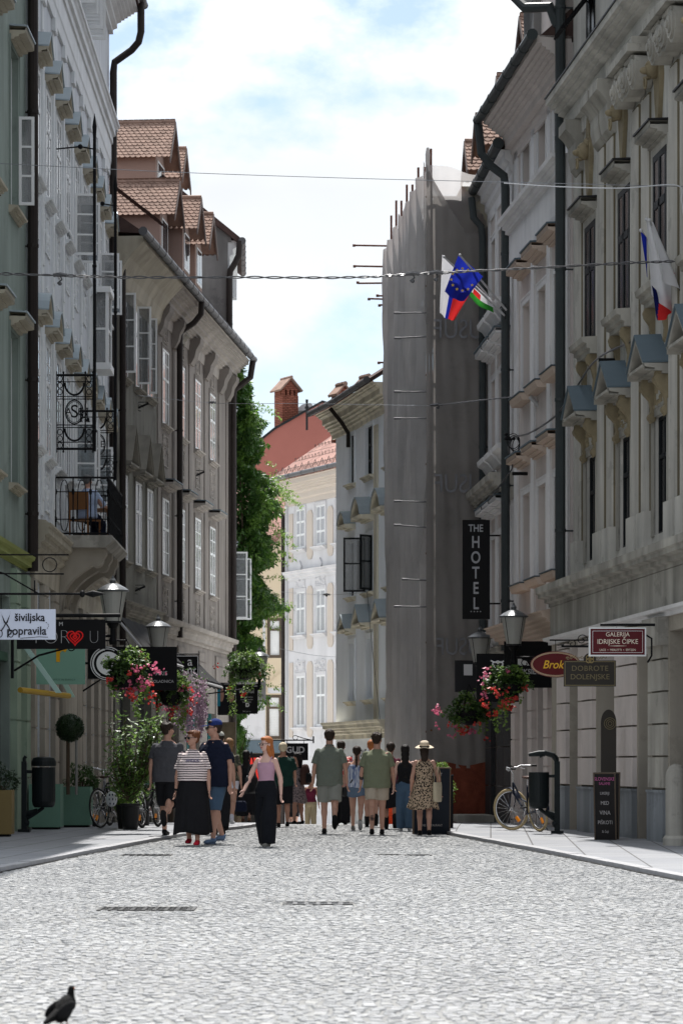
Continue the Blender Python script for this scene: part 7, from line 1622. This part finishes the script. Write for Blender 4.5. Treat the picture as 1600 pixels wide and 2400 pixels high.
p=person(949,50.8,1.54,180,'slim woman with very long black hair, black top and blue jeans',legs=((6,2),(-3,4)),arms=((6,12,18),(2,12,10)),sex='f',bulk=.96,sk=sk3,top=dict(mat=c_blk,hem=.54,tank=True,neck=.79,name='vest_top'),bottom=dict(kind='trousers',mat=c_den,width=1.35,waist=.58),shoes=s_wht|dict(sock=None),hair=(h_blk,'verylong'))
lp=p=person(994,47.6,1.57,178,'woman in a leopard print dress and a wide straw hat walking away',legs=((12,2),(-8,10)),arms=((4,14,10),(-2,20,14)),sex='f',bulk=1.02,sk=sk1,top=dict(mat=c_leo,hem=.56,ease=.012,tank=True,neck=.80,name='dress_top'),bottom=dict(kind='skirt',mat=c_leo,hem=.285,flare=1.42,waist=.60,folds=7,sway=(.01,0)),shoes=s_blk,hair=(h_dark,'mid'),cap=(mat('pale_straw',(0.55,0.47,0.36),rough=.8,var=.15,scale=20),'hat'),vox=.010)
# bags carried by people: things of their own
def at(p, v): return p['e'].matrix_basis @ Vector(v)
def bag(name, p, loc, rz, lab, build, cat='bag'):
    e_=empty(name, at(p,loc), R(rz), lab, cat); build(e_); return e_
m_leather=mat('black_leather',(0.012,0.012,0.013),rough=.4,var=.2,bump=.15); m_tote=mat('straw_tote',(0.46,0.40,0.29),rough=.85,var=.15,scale=15,bump=.4)
def b1(e_):
    q=MB(); q.loft([(0,0,-.16,.14,.035),(0,0,-.12,.17,.05),(0,0,.05,.16,.045),(0,0,.10,.12,.02)],20); q.build('body',m_leather,e_,smooth=True)
    s=MB(); s.tube([(-.10,0,.08),(-.06,.0,.28),(.0,-.0,.44),(.06,0,.28),(.10,0,.08)],.012,6); s.build('strap',m_leather,e_)
bag('shoulder_bag',gp,(-.24,.02,.93),60,'black leather shoulder bag on the arm of the ginger haired woman',b1)
def b2_(e_):
    q=MB(); q.loft([(0,0,-.24,.12,.07),(0,0,-.22,.15,.09),(0,0,.08,.15,.085),(0,0,.2,.11,.06),(0,0,.23,.06,.03)],20); q.build('body',mat('dark_brown_canvas',(0.05,0.025,0.02),rough=.85,var=.2),e_,smooth=True)
    q=MB(); q.loft([(0,.085,-.2,.10,.03),(0,.09,-.16,.11,.045),(0,.09,0,.11,.04),(0,.085,.03,.09,.02)],16); q.build('pocket',m_black,e_,smooth=True)
    q=MB(); 
    for s in (-1,1): q.tube([(s*.08,-.06,.15),(s*.09,-.16,.16),(s*.1,-.2,0),(s*.1,-.07,-.18)],.014,6)
    q.build('strap',m_black,e_)
bag('backpack',bp_,(0,.20,1.14),-118,'dark brown backpack worn by the woman in the grey floral dress',b2_,'backpack')
def b3_(e_):
    q=MB(); n=24; secs=[(0,0,-.30,.15,.05),(0,0,-.28,.17,.06),(0,0,-.05,.19,.06),(0,0,.03,.20,.045)]; q.loft(secs,n); q.build('body',m_tote,e_,smooth=False)
    s=MB(); 
    for yy in (-.03,.03): s.tube([(-.10,yy,.02),(-.07,yy,.2),(0,yy*.5,.30),(.07,yy,.2),(.10,yy,.02)],.008,6)
    s.build('handle',mat('tote_handle',(0.25,0.20,0.13),rough=.8),e_)
bag('tote_bag',lp,(-.215,.03,.86),178+75,'cream straw tote bag hanging at the side of the woman in leopard print',b3_)
s_=MB(); H_=1.53; dz_=dp['dz']; s_.tube([(-.115,0.02,.80*H_+dz_+.02),(-.08,.10,.76*H_+dz_),(0,.115,.68*H_+dz_),(.09,.115,.58*H_+dz_),(.17,.06,.5*H_+dz_)],.013,6)
e_=empty('crossbody_bag',dp['e'].location,dp['e'].rotation_euler[2],'small black bag with a long diagonal strap across the blue top','bag'); s_.build('strap',m_leather,e_); q=MB(); q.loft([(.19,.03,.40*H_,.05,.03),(.19,.03,.42*H_,.09,.04),(.19,.03,.5*H_,.08,.035),(.19,.03,.51*H_,.05,.02)],16); q.build('body',m_leather,e_,smooth=True)
e_=empty('handbag',P(560,0,55) and (wxy(563,56),56,gz(56)+.42),0,'small dark blue handbag held low beside the long black dress','bag'); q=MB(); q.loft([(0,0,-.13,.12,.05),(0,0,-.10,.14,.06),(0,0,.05,.12,.05),(0,0,.08,.09,.02)],18); q.build('body',c_navy,e_,smooth=True); q=MB(); q.tube([(-.07,0,.06),(-.04,0,.17),(0,0,.21),(.04,0,.17),(.07,0,.06)],.008,6); q.build('handle',c_navy,e_)

# ---- balcony sitter and chair
bw = L1.world(6.3,.52,5.745); rzb = math.degrees(L1.root.rotation_euler[2])
p=person(0,bw.y,1.72,150,'grey haired person in a pale blue shirt sitting on the balcony, seen from behind',legs=((72,74),(68,74)),arms=((30,14,50),(26,14,55)),bulk=1.12,top=dict(mat=c_pale,hem=.47,ease=.018,sleeve=1.3,cuff=1.1),bottom=dict(kind='trousers',mat=c_navy,width=1.2),shoes=s_blk,hair=(hairm('grey_hair',(0.12,0.12,0.12)),'short'),x=bw.x,z=bw.z,seated=True,vox=.012)
chh=empty('chair',(bw.x-.04,bw.y-.04,bw.z),R(150),'wooden balcony chair with a woven back under the seated person','chair'); m_cw=mat('warm_wood',(0.22,0.10,0.04),rough=.5,var=.2)
MB().box(-.23,.23,-.22,.22,.40,.44).build('seat',m_cw,chh); q=MB(); q.box(-.23,.23,.22,.25,.62,.98).build('backrest',m_cw,chh)
for a,b_,h in ((-.21,-.2,.42),(.21,-.2,.42),(-.22,.23,.98),(.22,.23,.98)): MB().tube([(a,b_,0),(a,b_,h)],.018,8).build('leg',m_cw,chh)
tbl=empty('table',(bw.x+.15,bw.y+.75,bw.z),0,'small folding wooden table on the balcony in front of the seated person','table'); MB().box(-.25,.25,-.3,.3,.68,.71).build('tabletop',m_cw,tbl)
for s in (-1,1): MB().tube([(s*.2,-.25,0),(s*.2,.25,.68)],.014,6).tube([(s*.2,.25,0),(s*.2,-.25,.68)],.014,6).build('leg',m_cw,tbl)
# ================================================================ BICYCLES, FLAGS, CABLES, PIGEON
def bicycle(x,Y,rz,lean,lab,tyre,frame_c,z=None,steer=0,basket=None,step=True,name='bicycle',drop=False):
    e=empty(name,(x,Y,gz(Y)+PAVE if z is None else z),R(rz),lab,'bicycle'); e.rotation_euler=(R(lean),0,R(rz)); RR=.345
    def wheel(cx,steer=0):
        w=MB(); w.tube([(RR*math.cos(t),0,RR*math.sin(t)) for t in [2*math.pi*i/40 for i in range(40)]],.024 if not drop else .016,8,closed=True); o=w.build('wheel',tyre,e,smooth=True); o.location=(cx,0,RR+.02); o.rotation_euler=(0,0,R(steer))
        r=MB(); r.tube([((RR-.03)*math.cos(t),0,(RR-.03)*math.sin(t)) for t in [2*math.pi*i/40 for i in range(40)]],.011,6,closed=True); r.build('rim',m_steel2,o)
        s=MB()
        for i in range(20): a=2*math.pi*i/20; s.tube([(0,.02*(1 if i%2 else -1),0),((RR-.03)*math.cos(a+.15),0,(RR-.03)*math.sin(a+.15))],.0022,4)
        s.tube([(0,-.04,0),(0,.04,0)],.02,8); s.build('spokes',m_steel2,o)
        rf=MB(); rf.box(-.025,.025,-.012,.012,-.26,-.16); q=rf.build('reflector',mat('orange_reflector',(0.9,0.28,0.01),rough=.3,var=0,bump=0),o); q.rotation_euler=(0,R(35),0); return o
    wheel(-.52); wheel(.55,steer)
    f=MB(); bb=(-.08,0,.29); st=(-.2,0,.80); hd=(.36,0,.84); hb=(.40,0,.66); t=.016
    f.tube([bb,st],t,8); f.tube([st,hd] if drop else [(-.13,0,.5),(.1,0,.55),hd],t,8); f.tube([bb,hb],.019,8); f.tube([hd,hb],.02,8)
    for s in (-.05,.05): f.tube([(bb[0],s*.6,bb[2]),(-.52,s,.365)],.010,6); f.tube([(st[0],s*.4,.72),(-.52,s,.365)],.009,6); f.tube([(.40,s*.7,.68),(.46,s,.5),(.55,s,.365)],.011,6)
    f.build('frame',frame_c,e)
    sd=MB(); sd.ell((-.24,0,.93),(.13,.075,.03)); sd.ell((-.12,0,.935),(.10,.03,.02)); sd.build('saddle',mat('brown_saddle',(0.05,0.025,0.018),rough=.5,var=.2),e,smooth=True); MB().tube([(-.2,0,.78),(-.22,0,.91)],.013,8).build('seat_post',m_steel2,e)
    h=MB(); M_=Matrix.Translation((.35,0,0))@Matrix.Rotation(R(steer),4,'Z')
    if drop: h.tube([(.0,0,.86),(-.0,0,.95),(.06,0,.96)],.012,8,M=M_); 
    if drop:
        for s in (-1,1): h.tube([(.06,0,.96),(.06,s*.2,.96),(.14,s*.21,.95),(.17,s*.21,.87),(.10,s*.21,.82),(.03,s*.21,.83)],.014,8,M=M_)
    else:
        h.tube([(.01,0,.84),(-.01,0,1.0),(.03,0,1.06)],.013,8,M=M_); h.tube([(-.18,-.31,1.10),(-.04,-.22,1.12),(.03,-.05,1.06),(.03,.05,1.06),(-.04,.22,1.12),(-.18,.31,1.10)],.011,8,M=M_)
        for s in (-1,1): h.tube([(-.02,s*.2,1.08),(-.1,s*.24,1.05)],.006,5,M=M_); h.ell((.02,s*.12,1.09),(.025,.025,.02),M=M_)
    h.build('handlebar',m_steel2,e)
    if not drop:
        g=MB()
        for s in (-1,1): g.tube([(-.19,s*.315,1.10),(-.29,s*.33,1.09)],.017,8,M=M_)
        g.build('grip',m_black,e)
    fd=MB()
    if not drop:
        for cx,a0,a1 in ((-.52,20,185),(.55,30,150)):
            n=14
            for i in range(n):
                a=R(a0+(a1-a0)*i/n); b=R(a0+(a1-a0)*(i+1)/n); r=RR+.04; v=[]
                for an in (a,b):
                    for s in (-.03,.03): v.append((cx+r*math.cos(an),s,RR+.02+r*math.sin(an)))
                fd.add(v+[(p_[0],p_[1],p_[2]+.006) for p_ in v],[(0,1,3,2),(4,6,7,5),(0,2,6,4),(1,5,7,3)])
        fd.build('mudguard',frame_c,e)
    cr=MB(); cr.tube([(bb[0],-.06,bb[2]),(bb[0]+.1,-.06,bb[2]-.13)],.009,6); cr.tube([(bb[0],.06,bb[2]),(bb[0]-.1,.06,bb[2]+.13)],.009,6); cr.lathe([(.09,-.004),(.09,.004)],24,Matrix.Translation((bb[0],-.05,bb[2]))@OM); cr.build('crankset',m_steel2,e)
    pd=MB(); pd.box(bb[0]+.05,bb[0]+.15,-.15,-.07,bb[2]-.145,bb[2]-.125); pd.box(bb[0]-.15,bb[0]-.05,.07,.15,bb[2]+.12,bb[2]+.14); pd.build('pedal',m_black,e)
    if step: MB().tube([(-.3,-.05,.32),(-.42,-.2,.0)],.009,6).build('kickstand',m_dark,e)
    if basket:
        b=MB(); w_=.17
        for z_ in (0,.08,.16,.24): b.tube([(-w_,-w_,z_),(w_,-w_,z_),(w_,w_,z_),(-w_,w_,z_)],.006,4,closed=True)
        for i in range(7):
            q=-w_+w_*2*i/6
            for s in (-w_,w_): b.tube([(q,s,0),(q,s,.24)],.004,4); b.tube([(s,q,0),(s,q,.24)],.004,4)
        o=b.build('basket',basket,e); o.location=(.66,0,.80)
    return e
m_steel2=mat('bright_steel',(0.55,0.55,0.56),rough=.25,metal=.9,var=.1,bump=0); m_tan=mat('cream_tyre',(0.38,0.30,0.17),rough=.8,var=.15); m_tyre=mat('black_tyre',(0.018,0.018,0.018),rough=.8,var=.2)
bicycle(wxy(1238,48.6),49.1,112,-6,'dark city bicycle with cream tyres parked beside the right litter bin',m_tan,mat('black_blue_frame',(0.012,0.016,0.03),rough=.3),steer=30)
bicycle(wxy(266,51.3),51.6,66,-5,'black racing bicycle with drop handlebars and a helmet hung on it, left pavement',m_tyre,m_black,drop=True,step=False)
bicycle(wxy(232,52.4),53.2,80,-4,'grey bicycle mostly hidden between the green planter and the racing bicycle',m_tyre,m_zinc,step=False)
bicycle(wxy(345,51.2),52.0,78,-4,'dark bicycle with a teal front crate behind the black tub, left pavement',m_tyre,m_black,basket=mat('teal_wire',(0.03,0.13,0.12),rough=.5),step=False)
hl=empty('bicycle_helmet',(wxy(262,50.6),50.6,PAVE+.53),R(20),'white bicycle helmet with dark vents hanging on the racing bicycle','helmet'); q=MB(); q.ell((0,0,0),(.105,.08,.14),n=20,m=12); q.build('shell',mat('white_helmet',(0.62,0.63,0.66),rough=.35,var=.04,bump=0),hl,smooth=True); q=MB()
for i,(a,b) in enumerate(((-.05,.07),(.0,.075),(.05,.06),(-.055,.0),(.0,0),(.055,-.005),(-.04,-.07),(.02,-.075))): q.ell((a,-.072+abs(a)*.25+abs(b)*.12,b),(.014,.012,.026))
q.build('vents',m_navy if False else mat('helmet_vent',(0.02,0.03,0.08),rough=.6),hl)
# ---- pigeon
pg=empty('pigeon',(wxy(150,13.0),13.0,0),R(146),'dark pigeon standing on the cobbles at the bottom left','pigeon')
q=MB(); rt=Matrix.Rotation(R(-52),3,'X')
q.ell((0,.0,.092),(.047,.085,.052),rot=rt,n=16,m=12); q.ell((0,-.048,.120),(.036,.038,.048)); q.caps((0,-.055,.140),(0,-.060,.185),.026,.019); q.ell((0,-.064,.196),(.0175,.021,.018)); q.caps((0,.06,.065),(0,.155,.030),.030,.012)
q.caps((.022,.012,.065),(.020,0,.028),.014,.007); q.caps((-.022,.012,.065),(-.020,0,.028),.014,.007)
remesh(q,'body',mat('dark_plumage',(0.003,0.003,0.003),rough=.8,var=.4,scale=30,bump=.5,bscale=120),pg,.0045,3)
w=MB()
for s in (-1,1): w.ell((s*.040,.03,.092),(.012,.085,.036),rot=Matrix.Rotation(R(-22),3,'X'),n=12,m=8)
w.build('wing',mat('wing_plumage',(0.0045,0.0045,0.005),rough=.85,var=.4,scale=40,bump=.5,bscale=150),pg,smooth=True)
q=MB(); q.tube([(0,-.080,.194),(0,-.097,.186)],[.006,.0015],8); q.build('beak',m_black,pg)
q=MB(); 
for s in (-1,1): q.ell((s*.0165,-.068,.200),(.003,.0035,.0035))
q.build('eye',mat('orange_eye',(0.6,0.15,0.02),rough=.2,var=0,bump=0),pg)
for s in (-1,1):
    q=MB(); q.tube([(s*.02,0,.035),(s*.02,-.004,.004)],.0035,6)
    for a in (-30,0,30,180): q.tube([(s*.02,-.004,.004),(s*.02+.03*math.sin(R(a)),-.004-.03*math.cos(R(a)),.003)],.0025,5)
    q.build('leg',mat('pink_leg',(0.25,0.06,0.05),var=0),pg)
pg.scale=(.86,)*3
# ---- flags
def cloth_patch(corners, nx, ny, ripple, seed, colfn=None, mats=(), name='cloth', parent=None, waves=3.0):
    """corners TL,TR,BL,BR as world points; colfn(u,v)->material index"""
    TL,TR,BL,BR=[Vector(c) for c in corners]; v=[]; f=[]; mi=[]
    for j in range(ny+1):
        for i in range(nx+1):
            u,w=i/nx,j/ny; p_=(TL*(1-u)+TR*u)*(1-w)+(BL*(1-u)+BR*u)*w; n=(TR-TL).cross(BL-TL).normalized()
            v.append(tuple(p_+n*ripple*(.3+w)*(math.sin(u*waves*6.28+seed+w*2)+.5*noise.noise(Vector((u*3,w*3,seed)))) + Vector((0,0,-.05*math.sin(u*math.pi)*w))))
    for j in range(ny):
        for i in range(nx): a=j*(nx+1)+i; f.append((a,a+1,a+nx+2,a+nx+1)); mi.append(colfn((i+.5)/nx,(j+.5)/ny) if colfn else 0)
    me=bpy.data.meshes.new(name); me.from_pydata(v,[],f)
    for m_ in mats: me.materials.append(m_)
    me.polygons.foreach_set('material_index',mi); me.polygons.foreach_set('use_smooth',[True]*len(f)); DONE.add(me.name)
    return link(name,me,parent)
def fl(n,c): return mat(n,c,rough=.75,var=.06,scale=4,bump=.15,bscale=15,trans=.45)
f_blue=fl('flag_blue',(0.015,0.03,0.36)); f_white=fl('flag_white',(0.72,0.72,0.74)); f_red=fl('flag_red',(0.62,0.03,0.03)); f_green=fl('flag_green',(0.03,0.22,0.03)); f_nav=fl('flag_navy',(0.01,0.015,0.12)); f_yel=mat('star_yellow',(0.80,0.55,0.05),rough=.6,var=0,bump=0)
def flag(lab, pole, corners, colfn, mats, seed, grp, ripple=.03, waves=2.0, nx=24, ny=24):
    e=empty('flag',(0,0,0),0,lab,'flag',grp); q=MB(); q.tube(pole,[.022,.018],8); q.ell(pole[1],(.03,.03,.03)); q.build('pole',m_lgrey,e)
    o=cloth_patch(corners,nx,ny,ripple,seed,colfn,mats,'cloth',e,waves); return e
YF=58.0
base=P(1180,738,YF+.6)
g1='flags on angled poles at the pale house'
flag('national flag with white, blue and red stripes hanging beneath the blue starred flag',(base,P(1040,602,YF-.3)),(P(1036,596,YF),P(1112,668,YF+.1),P(1030,733,YF-.1),P(1064,750,YF)),lambda u,v:0 if u<.36 else (1 if u<.55 else 2),(f_white,f_blue,f_red),1,g1,ripple=.025)
e=flag('blue flag with a ring of yellow stars on an angled pole at the pale house',(base+Vector((.05,0,.1)),P(1077,598,YF-.4)),(P(1074,597,YF-.15),P(1131,648,YF-.1),P(1041,684,YF-.2),P(1087,706,YF-.15)),lambda u,v:0,(f_blue,),2,g1,ripple=.03)
st=MB()
for k in range(12):
    a=2*math.pi*k/12; c=P(1083+26*math.cos(a), 655+26*math.sin(a)*1.0, YF-.28); 
    r=.035; pts=[]
    for i in range(10): b=math.pi/2+i*math.pi/5; q_=r if i%2==0 else r*.42; pts.append((c.x+q_*math.cos(b),c.z+q_*math.sin(b)))
    if a>5.3 or a<.4: continue
    st.prism(pts,c.y,c.y+.008)
st.build('stars',f_yel,e)
flag('green and white city flag with a red emblem, lowest on the pale house',(base+Vector((.02,.1,0)),P(1098,640,YF+.2)),(P(1108,664,YF+.3),P(1150,700,YF+.45),P(1098,694,YF+.3),P(1156,733,YF+.4)),lambda u,v:(2 if .1<u<.45 and .3<v<.62 else (1 if v>.62 else 0)),(f_white,f_green,f_red),3,g1,ripple=.035,waves=1.2)
g2='flags on angled poles at the palace'; b2p=P(1640,760,44.5)
flag('white flag with small dark marks drooping from a pole at the palace',(b2p,P(1520,516,42.5)),(P(1517,518,42.5),P(1530,522,42.6),P(1548,640,42.6),P(1612,700,43.2)),lambda u,v:(1 if v>.86 and .6<u<.75 else (2 if .62<v<.68 and u>.7 else 0)),(f_white,m_ink,f_red),4,g2,ripple=.05,waves=1.5)
flag('large white, blue and red national flag folded around its pole at the palace',(b2p+Vector((0,.1,0)),P(1514,514,43)),(P(1513,516,43),P(1522,518,43),P(1526,690,43),P(1596,742,43.4)),lambda u,v:0,(f_white,),5,g2,ripple=.04,waves=1.2)
flag('red and navy lower half of the folded national flag hanging at the palace front',(b2p+Vector((0,.15,.0)),P(1560,640,43.4)),(P(1525,668,43.05),P(1588,724,43.4),P(1543,748,43.05),P(1567,737,43.2)),lambda u,v:1 if (u+v*.35)<.42 else 0,(f_red,f_nav),6,g2,ripple=.03,waves=1.0)
flag('deep blue starred flag furled behind the white flags at the palace',(b2p+Vector((0,.3,0)),P(1501,540,43.6)),(P(1500,541,43.6),P(1514,556,43.6),P(1512,620,43.6),P(1516,650,43.6)),lambda u,v:0,(f_blue,),7,g2,ripple=.02,waves=1)
flag('navy furled flag end hanging below the palace flags near the pediment',(b2p+Vector((0,.35,-.2)),P(1590,730,43.6)),(P(1580,726,43.6),P(1590,735,43.6),P(1566,788,43.6),P(1573,792,43.6)),lambda u,v:0,(f_nav,),8,g2,ripple=.01,waves=1)
q=MB(); b=b2p
for d in (0,.15): q.tube([P(1586,624,43)+Vector((0,d,0)),P(1640,700,44)+Vector((0,d,0))],.02,6)
fb=empty('flag_bracket',tuple(b2p),0,'iron bracket holding the palace flag poles at the right edge','bracket'); q2=MB(); q2.v=[tuple(Vector(v)-b2p) for v in q.v]; q2.f=q.f; q2.build('arms',m_iron,fb); MB().lathe([(.06,-.1),(.08,0),(.06,.1)],12).build('socket',m_iron,fb)
e=empty('flag_bracket',tuple(P(1179,735,58.7)),0,'ornate iron flag bracket at the sill of the pale house','bracket'); q=MB(); q.tube([(.0,0,.0),(-.16,0,.15)],.03,8); q.tube([(.05*math.cos(t)-.02,0,.1+.05*math.sin(t)) for t in [i*.5 for i in range(13)]],.01,5,closed=False); q.box(.03,.05,-.03,.03,-.12,.2); q.build('socket',m_black,e)
e=empty('flag_bracket',tuple(P(1265,955,56)),0,'empty grey flag pole stub with an iron bracket on the pale pinkish house','bracket'); q=MB(); q.tube([(0,0,0),(-.2,0,.22)],[.035,.05],10); q.build('stub',m_lgrey,e); q=MB(); q.tube([(.04,0,-.05),(.04,0,.2)],.012,6); q.tube([(.05*math.cos(t),0,.1+.05*math.sin(t)) for t in [i*.5 for i in range(13)]],.008,5); q.build('scroll',m_black,e)
# ---- cables
m_cab=mat('twisted_cable',(0.06,0.06,0.065),rough=.35,var=.3,spec=.7,metal=.2); m_wire=mat('thin_wire',(0.22,0.23,0.25),rough=.3,metal=.5,var=.2)
def span(pxs,Ys,n=80,sag=0):
    pts=[]; m_=len(pxs)
    for i in range(n+1):
        t=i/n*(m_-1); k=min(int(t),m_-2); f=t-k; a,b=pxs[k],pxs[k+1]; Y=Ys[k]+(Ys[k+1]-Ys[k])*f
        p0=pxs[max(k-1,0)]; p3=pxs[min(k+2,m_-1)]
        def cr_(i_): 
            y0,y1,y2,y3=p0[i_],a[i_],b[i_],p3[i_]; return .5*((2*y1)+(-y0+y2)*f+(2*y0-5*y1+4*y2-y3)*f*f+(-y0+3*y1-3*y2+y3)*f**3)
        pts.append(P(cr_(0),cr_(1),Y))
    return pts
def cable(lab,pxs,Ys,r=.012,twist=.0,m_=m_wire,n=80,hooks=()):
    c=span(pxs,Ys,n*(3 if twist else 1)); e=empty('cable',tuple(c[0]),0,lab,'cable'); 
    for k in range(2 if twist else 1):
        q=MB(); pts=[]
        for i,p_ in enumerate(c): a=i*.55+k*math.pi; w=twist*(.6+.6*noise.noise(Vector((i*.05,k,0)))); pts.append(p_-c[0]+Vector((0,math.cos(a)*w,math.sin(a)*w)))
        q.tube(pts,r,6); q.build('strand' if twist else 'wire',m_,e)
    for hx,dz_ in hooks:
        i=min(range(len(c)),key=lambda i_:abs((c[i_].x/c[i_].y*F+800)-hx)); q=MB(); p_=c[i]-c[0]; q.tube([p_,p_+Vector((.03,0,dz_*.5)),p_+Vector((-.04,0,dz_))],.012,5); q.ell(p_+Vector((0,0,dz_)),(.03,.02,.03)); q.tube([p_+Vector((-.1,0,0)),p_+Vector((0,0,.02)),p_+Vector((.1,0,0))],.03,6); q.build('hook',m_cab,e)
cable('thick twisted cable across the whole street in front of the flags',[(-40,640),(120,645),(300,650),(560,650),(820,650),(1000,641),(1250,628),(1500,615),(1640,612)],[42]*9,.010,.022,m_cab,90,((140,-.12),(1022,-.1),(965,-.1)))
cable('thin wire high across the street above the scaffold, with a bright twisted right end',[(-40,381),(400,403),(800,417),(1150,426),(1640,438)],[42]*5,.005,0,m_wire)
cable('pale hanging wire at the top right corner dropping from the high wire',[(1180,429),(1300,437),(1450,441),(1583,434),(1596,470),(1600,500)],[41.8]*6,.009,0,mat('pale_wire',(0.55,0.56,0.58),rough=.35,var=.1))
cable('thin wire with a small box from the taupe house towards the scaffold',[(283,922),(495,944),(700,946),(1010,951)],[73,76,72,63],.006,0,m_wire,hooks=((495,.0),))
cable('twisted cable from the scaffold front to the pale pinkish house downpipe',[(1012,951),(1100,941),(1212,929)],[62.8,60,57.6],.010,.014,m_cab,40,((1018,.0),(1026,-.06)))
cable('dark diagonal cable climbing along the palace front past the pediments',[(1145,1172),(1190,1112),(1200,1090),(1190,1050),(1204,1025),(1240,1015),(1300,975),(1345,915),(1400,840),(1500,790),(1580,738)],[60,58,57.8,57.6,57.5,55,52.5,50.8,48.6,46,43.5],.016,.010,m_cab,60)
cl=empty('cable_coil',tuple(P(1202,1028,57.2)),0,'tangled coil of black cable tied to the grey downpipe','cable'); q=MB()
for k in range(4): q.tube([(.02*k+.13*math.cos(t)*(1-.15*k),.02*k,-.08*k*.4-.05+.15*math.sin(t)) for t in [i*.42 for i in range(16)]],.009,5)
for k in range(7): q.ell((rnd.uniform(-.15,.1),0,rnd.uniform(-.02,.1)),(.04,.03,.03))
q.build('loops',m_black,cl)
cable('thin wire across the white house at the bend, lower level',[(655,1387),(765,1394),(860,1388)],[88,82,76],.006,0,m_wire,30,((765,-.03),))
cable('thin wire from the blue house window down past its corner to the ground',[(860,1388),(868,1480),(885,1640),(895,1730)],[75.5]*4,.008,0,m_cab,30)
cable('thin wire running from the creeper to the white house above street lamp height',[(655,1520),(730,1535),(793,1540)],[88,87,86],.006,0,m_wire,20)
# ---- floodlights and boxes on the palace ledge
for px,py,Y,lab in ((1376,1355,49.8,'small black floodlight on the palace ledge, the left one'),(1538,1295,44.3,'small black floodlight on the palace ledge, the right one beneath the window')):
    p_=P(px,py,Y); e=empty('floodlight',tuple(p_),R(-40),lab,'floodlight','floodlights on the palace ledge'); q=MB(); q.box(-.10,.10,-.06,.08,-.08,.10,Matrix.Rotation(R(20),4,'X')); q.build('housing',m_black,e); MB().box(-.03,.03,-.03,.03,-.22,-.07).tube([(-.1,0,0),(-.12,0,-.14),(.12,0,-.14),(.1,0,0)],.01,5).build('mount',m_black,e)
for px,py,Y,lab in ((1424,844,47.9,'black cable anchor bar on the palace front between two pediments'),(1218,1110,57.3,'black cable anchor bar on the grey downpipe of the pale house')):
    p_=P(px,py,Y); e=empty('wall_anchor',tuple(p_),0,lab,'wall bracket'); MB().tube([(-.16,0,0),(.2,0,0)],.035,8).build('bar',m_black,e)
# wall brackets on the left fronts
for px,py,Y,lab in ((338,956,74,'small iron wall bracket under the upper windows of the grey-green house'),(470,1115,84.5,'small iron wall bracket on the taupe house between its floors'),(330,1385,73.5,'scrolled iron wall hook above the first black awning')):
    p_=P(px,py,Y); e=empty('wall_hook',tuple(p_),0,lab,'wall bracket'); q=MB(); q.tube([(-.15,0,.0),(.12,0,.12)],.03,6); q.tube([(-.15,0,.0),(-.15,0,.15),(.1,0,.15)],.012,5); q.tube([(-.1+.08*math.cos(t),0,.0+.08*math.sin(t)) for t in [i*.45 for i in range(12)]],.009,5); q.build('arm',m_black,e)
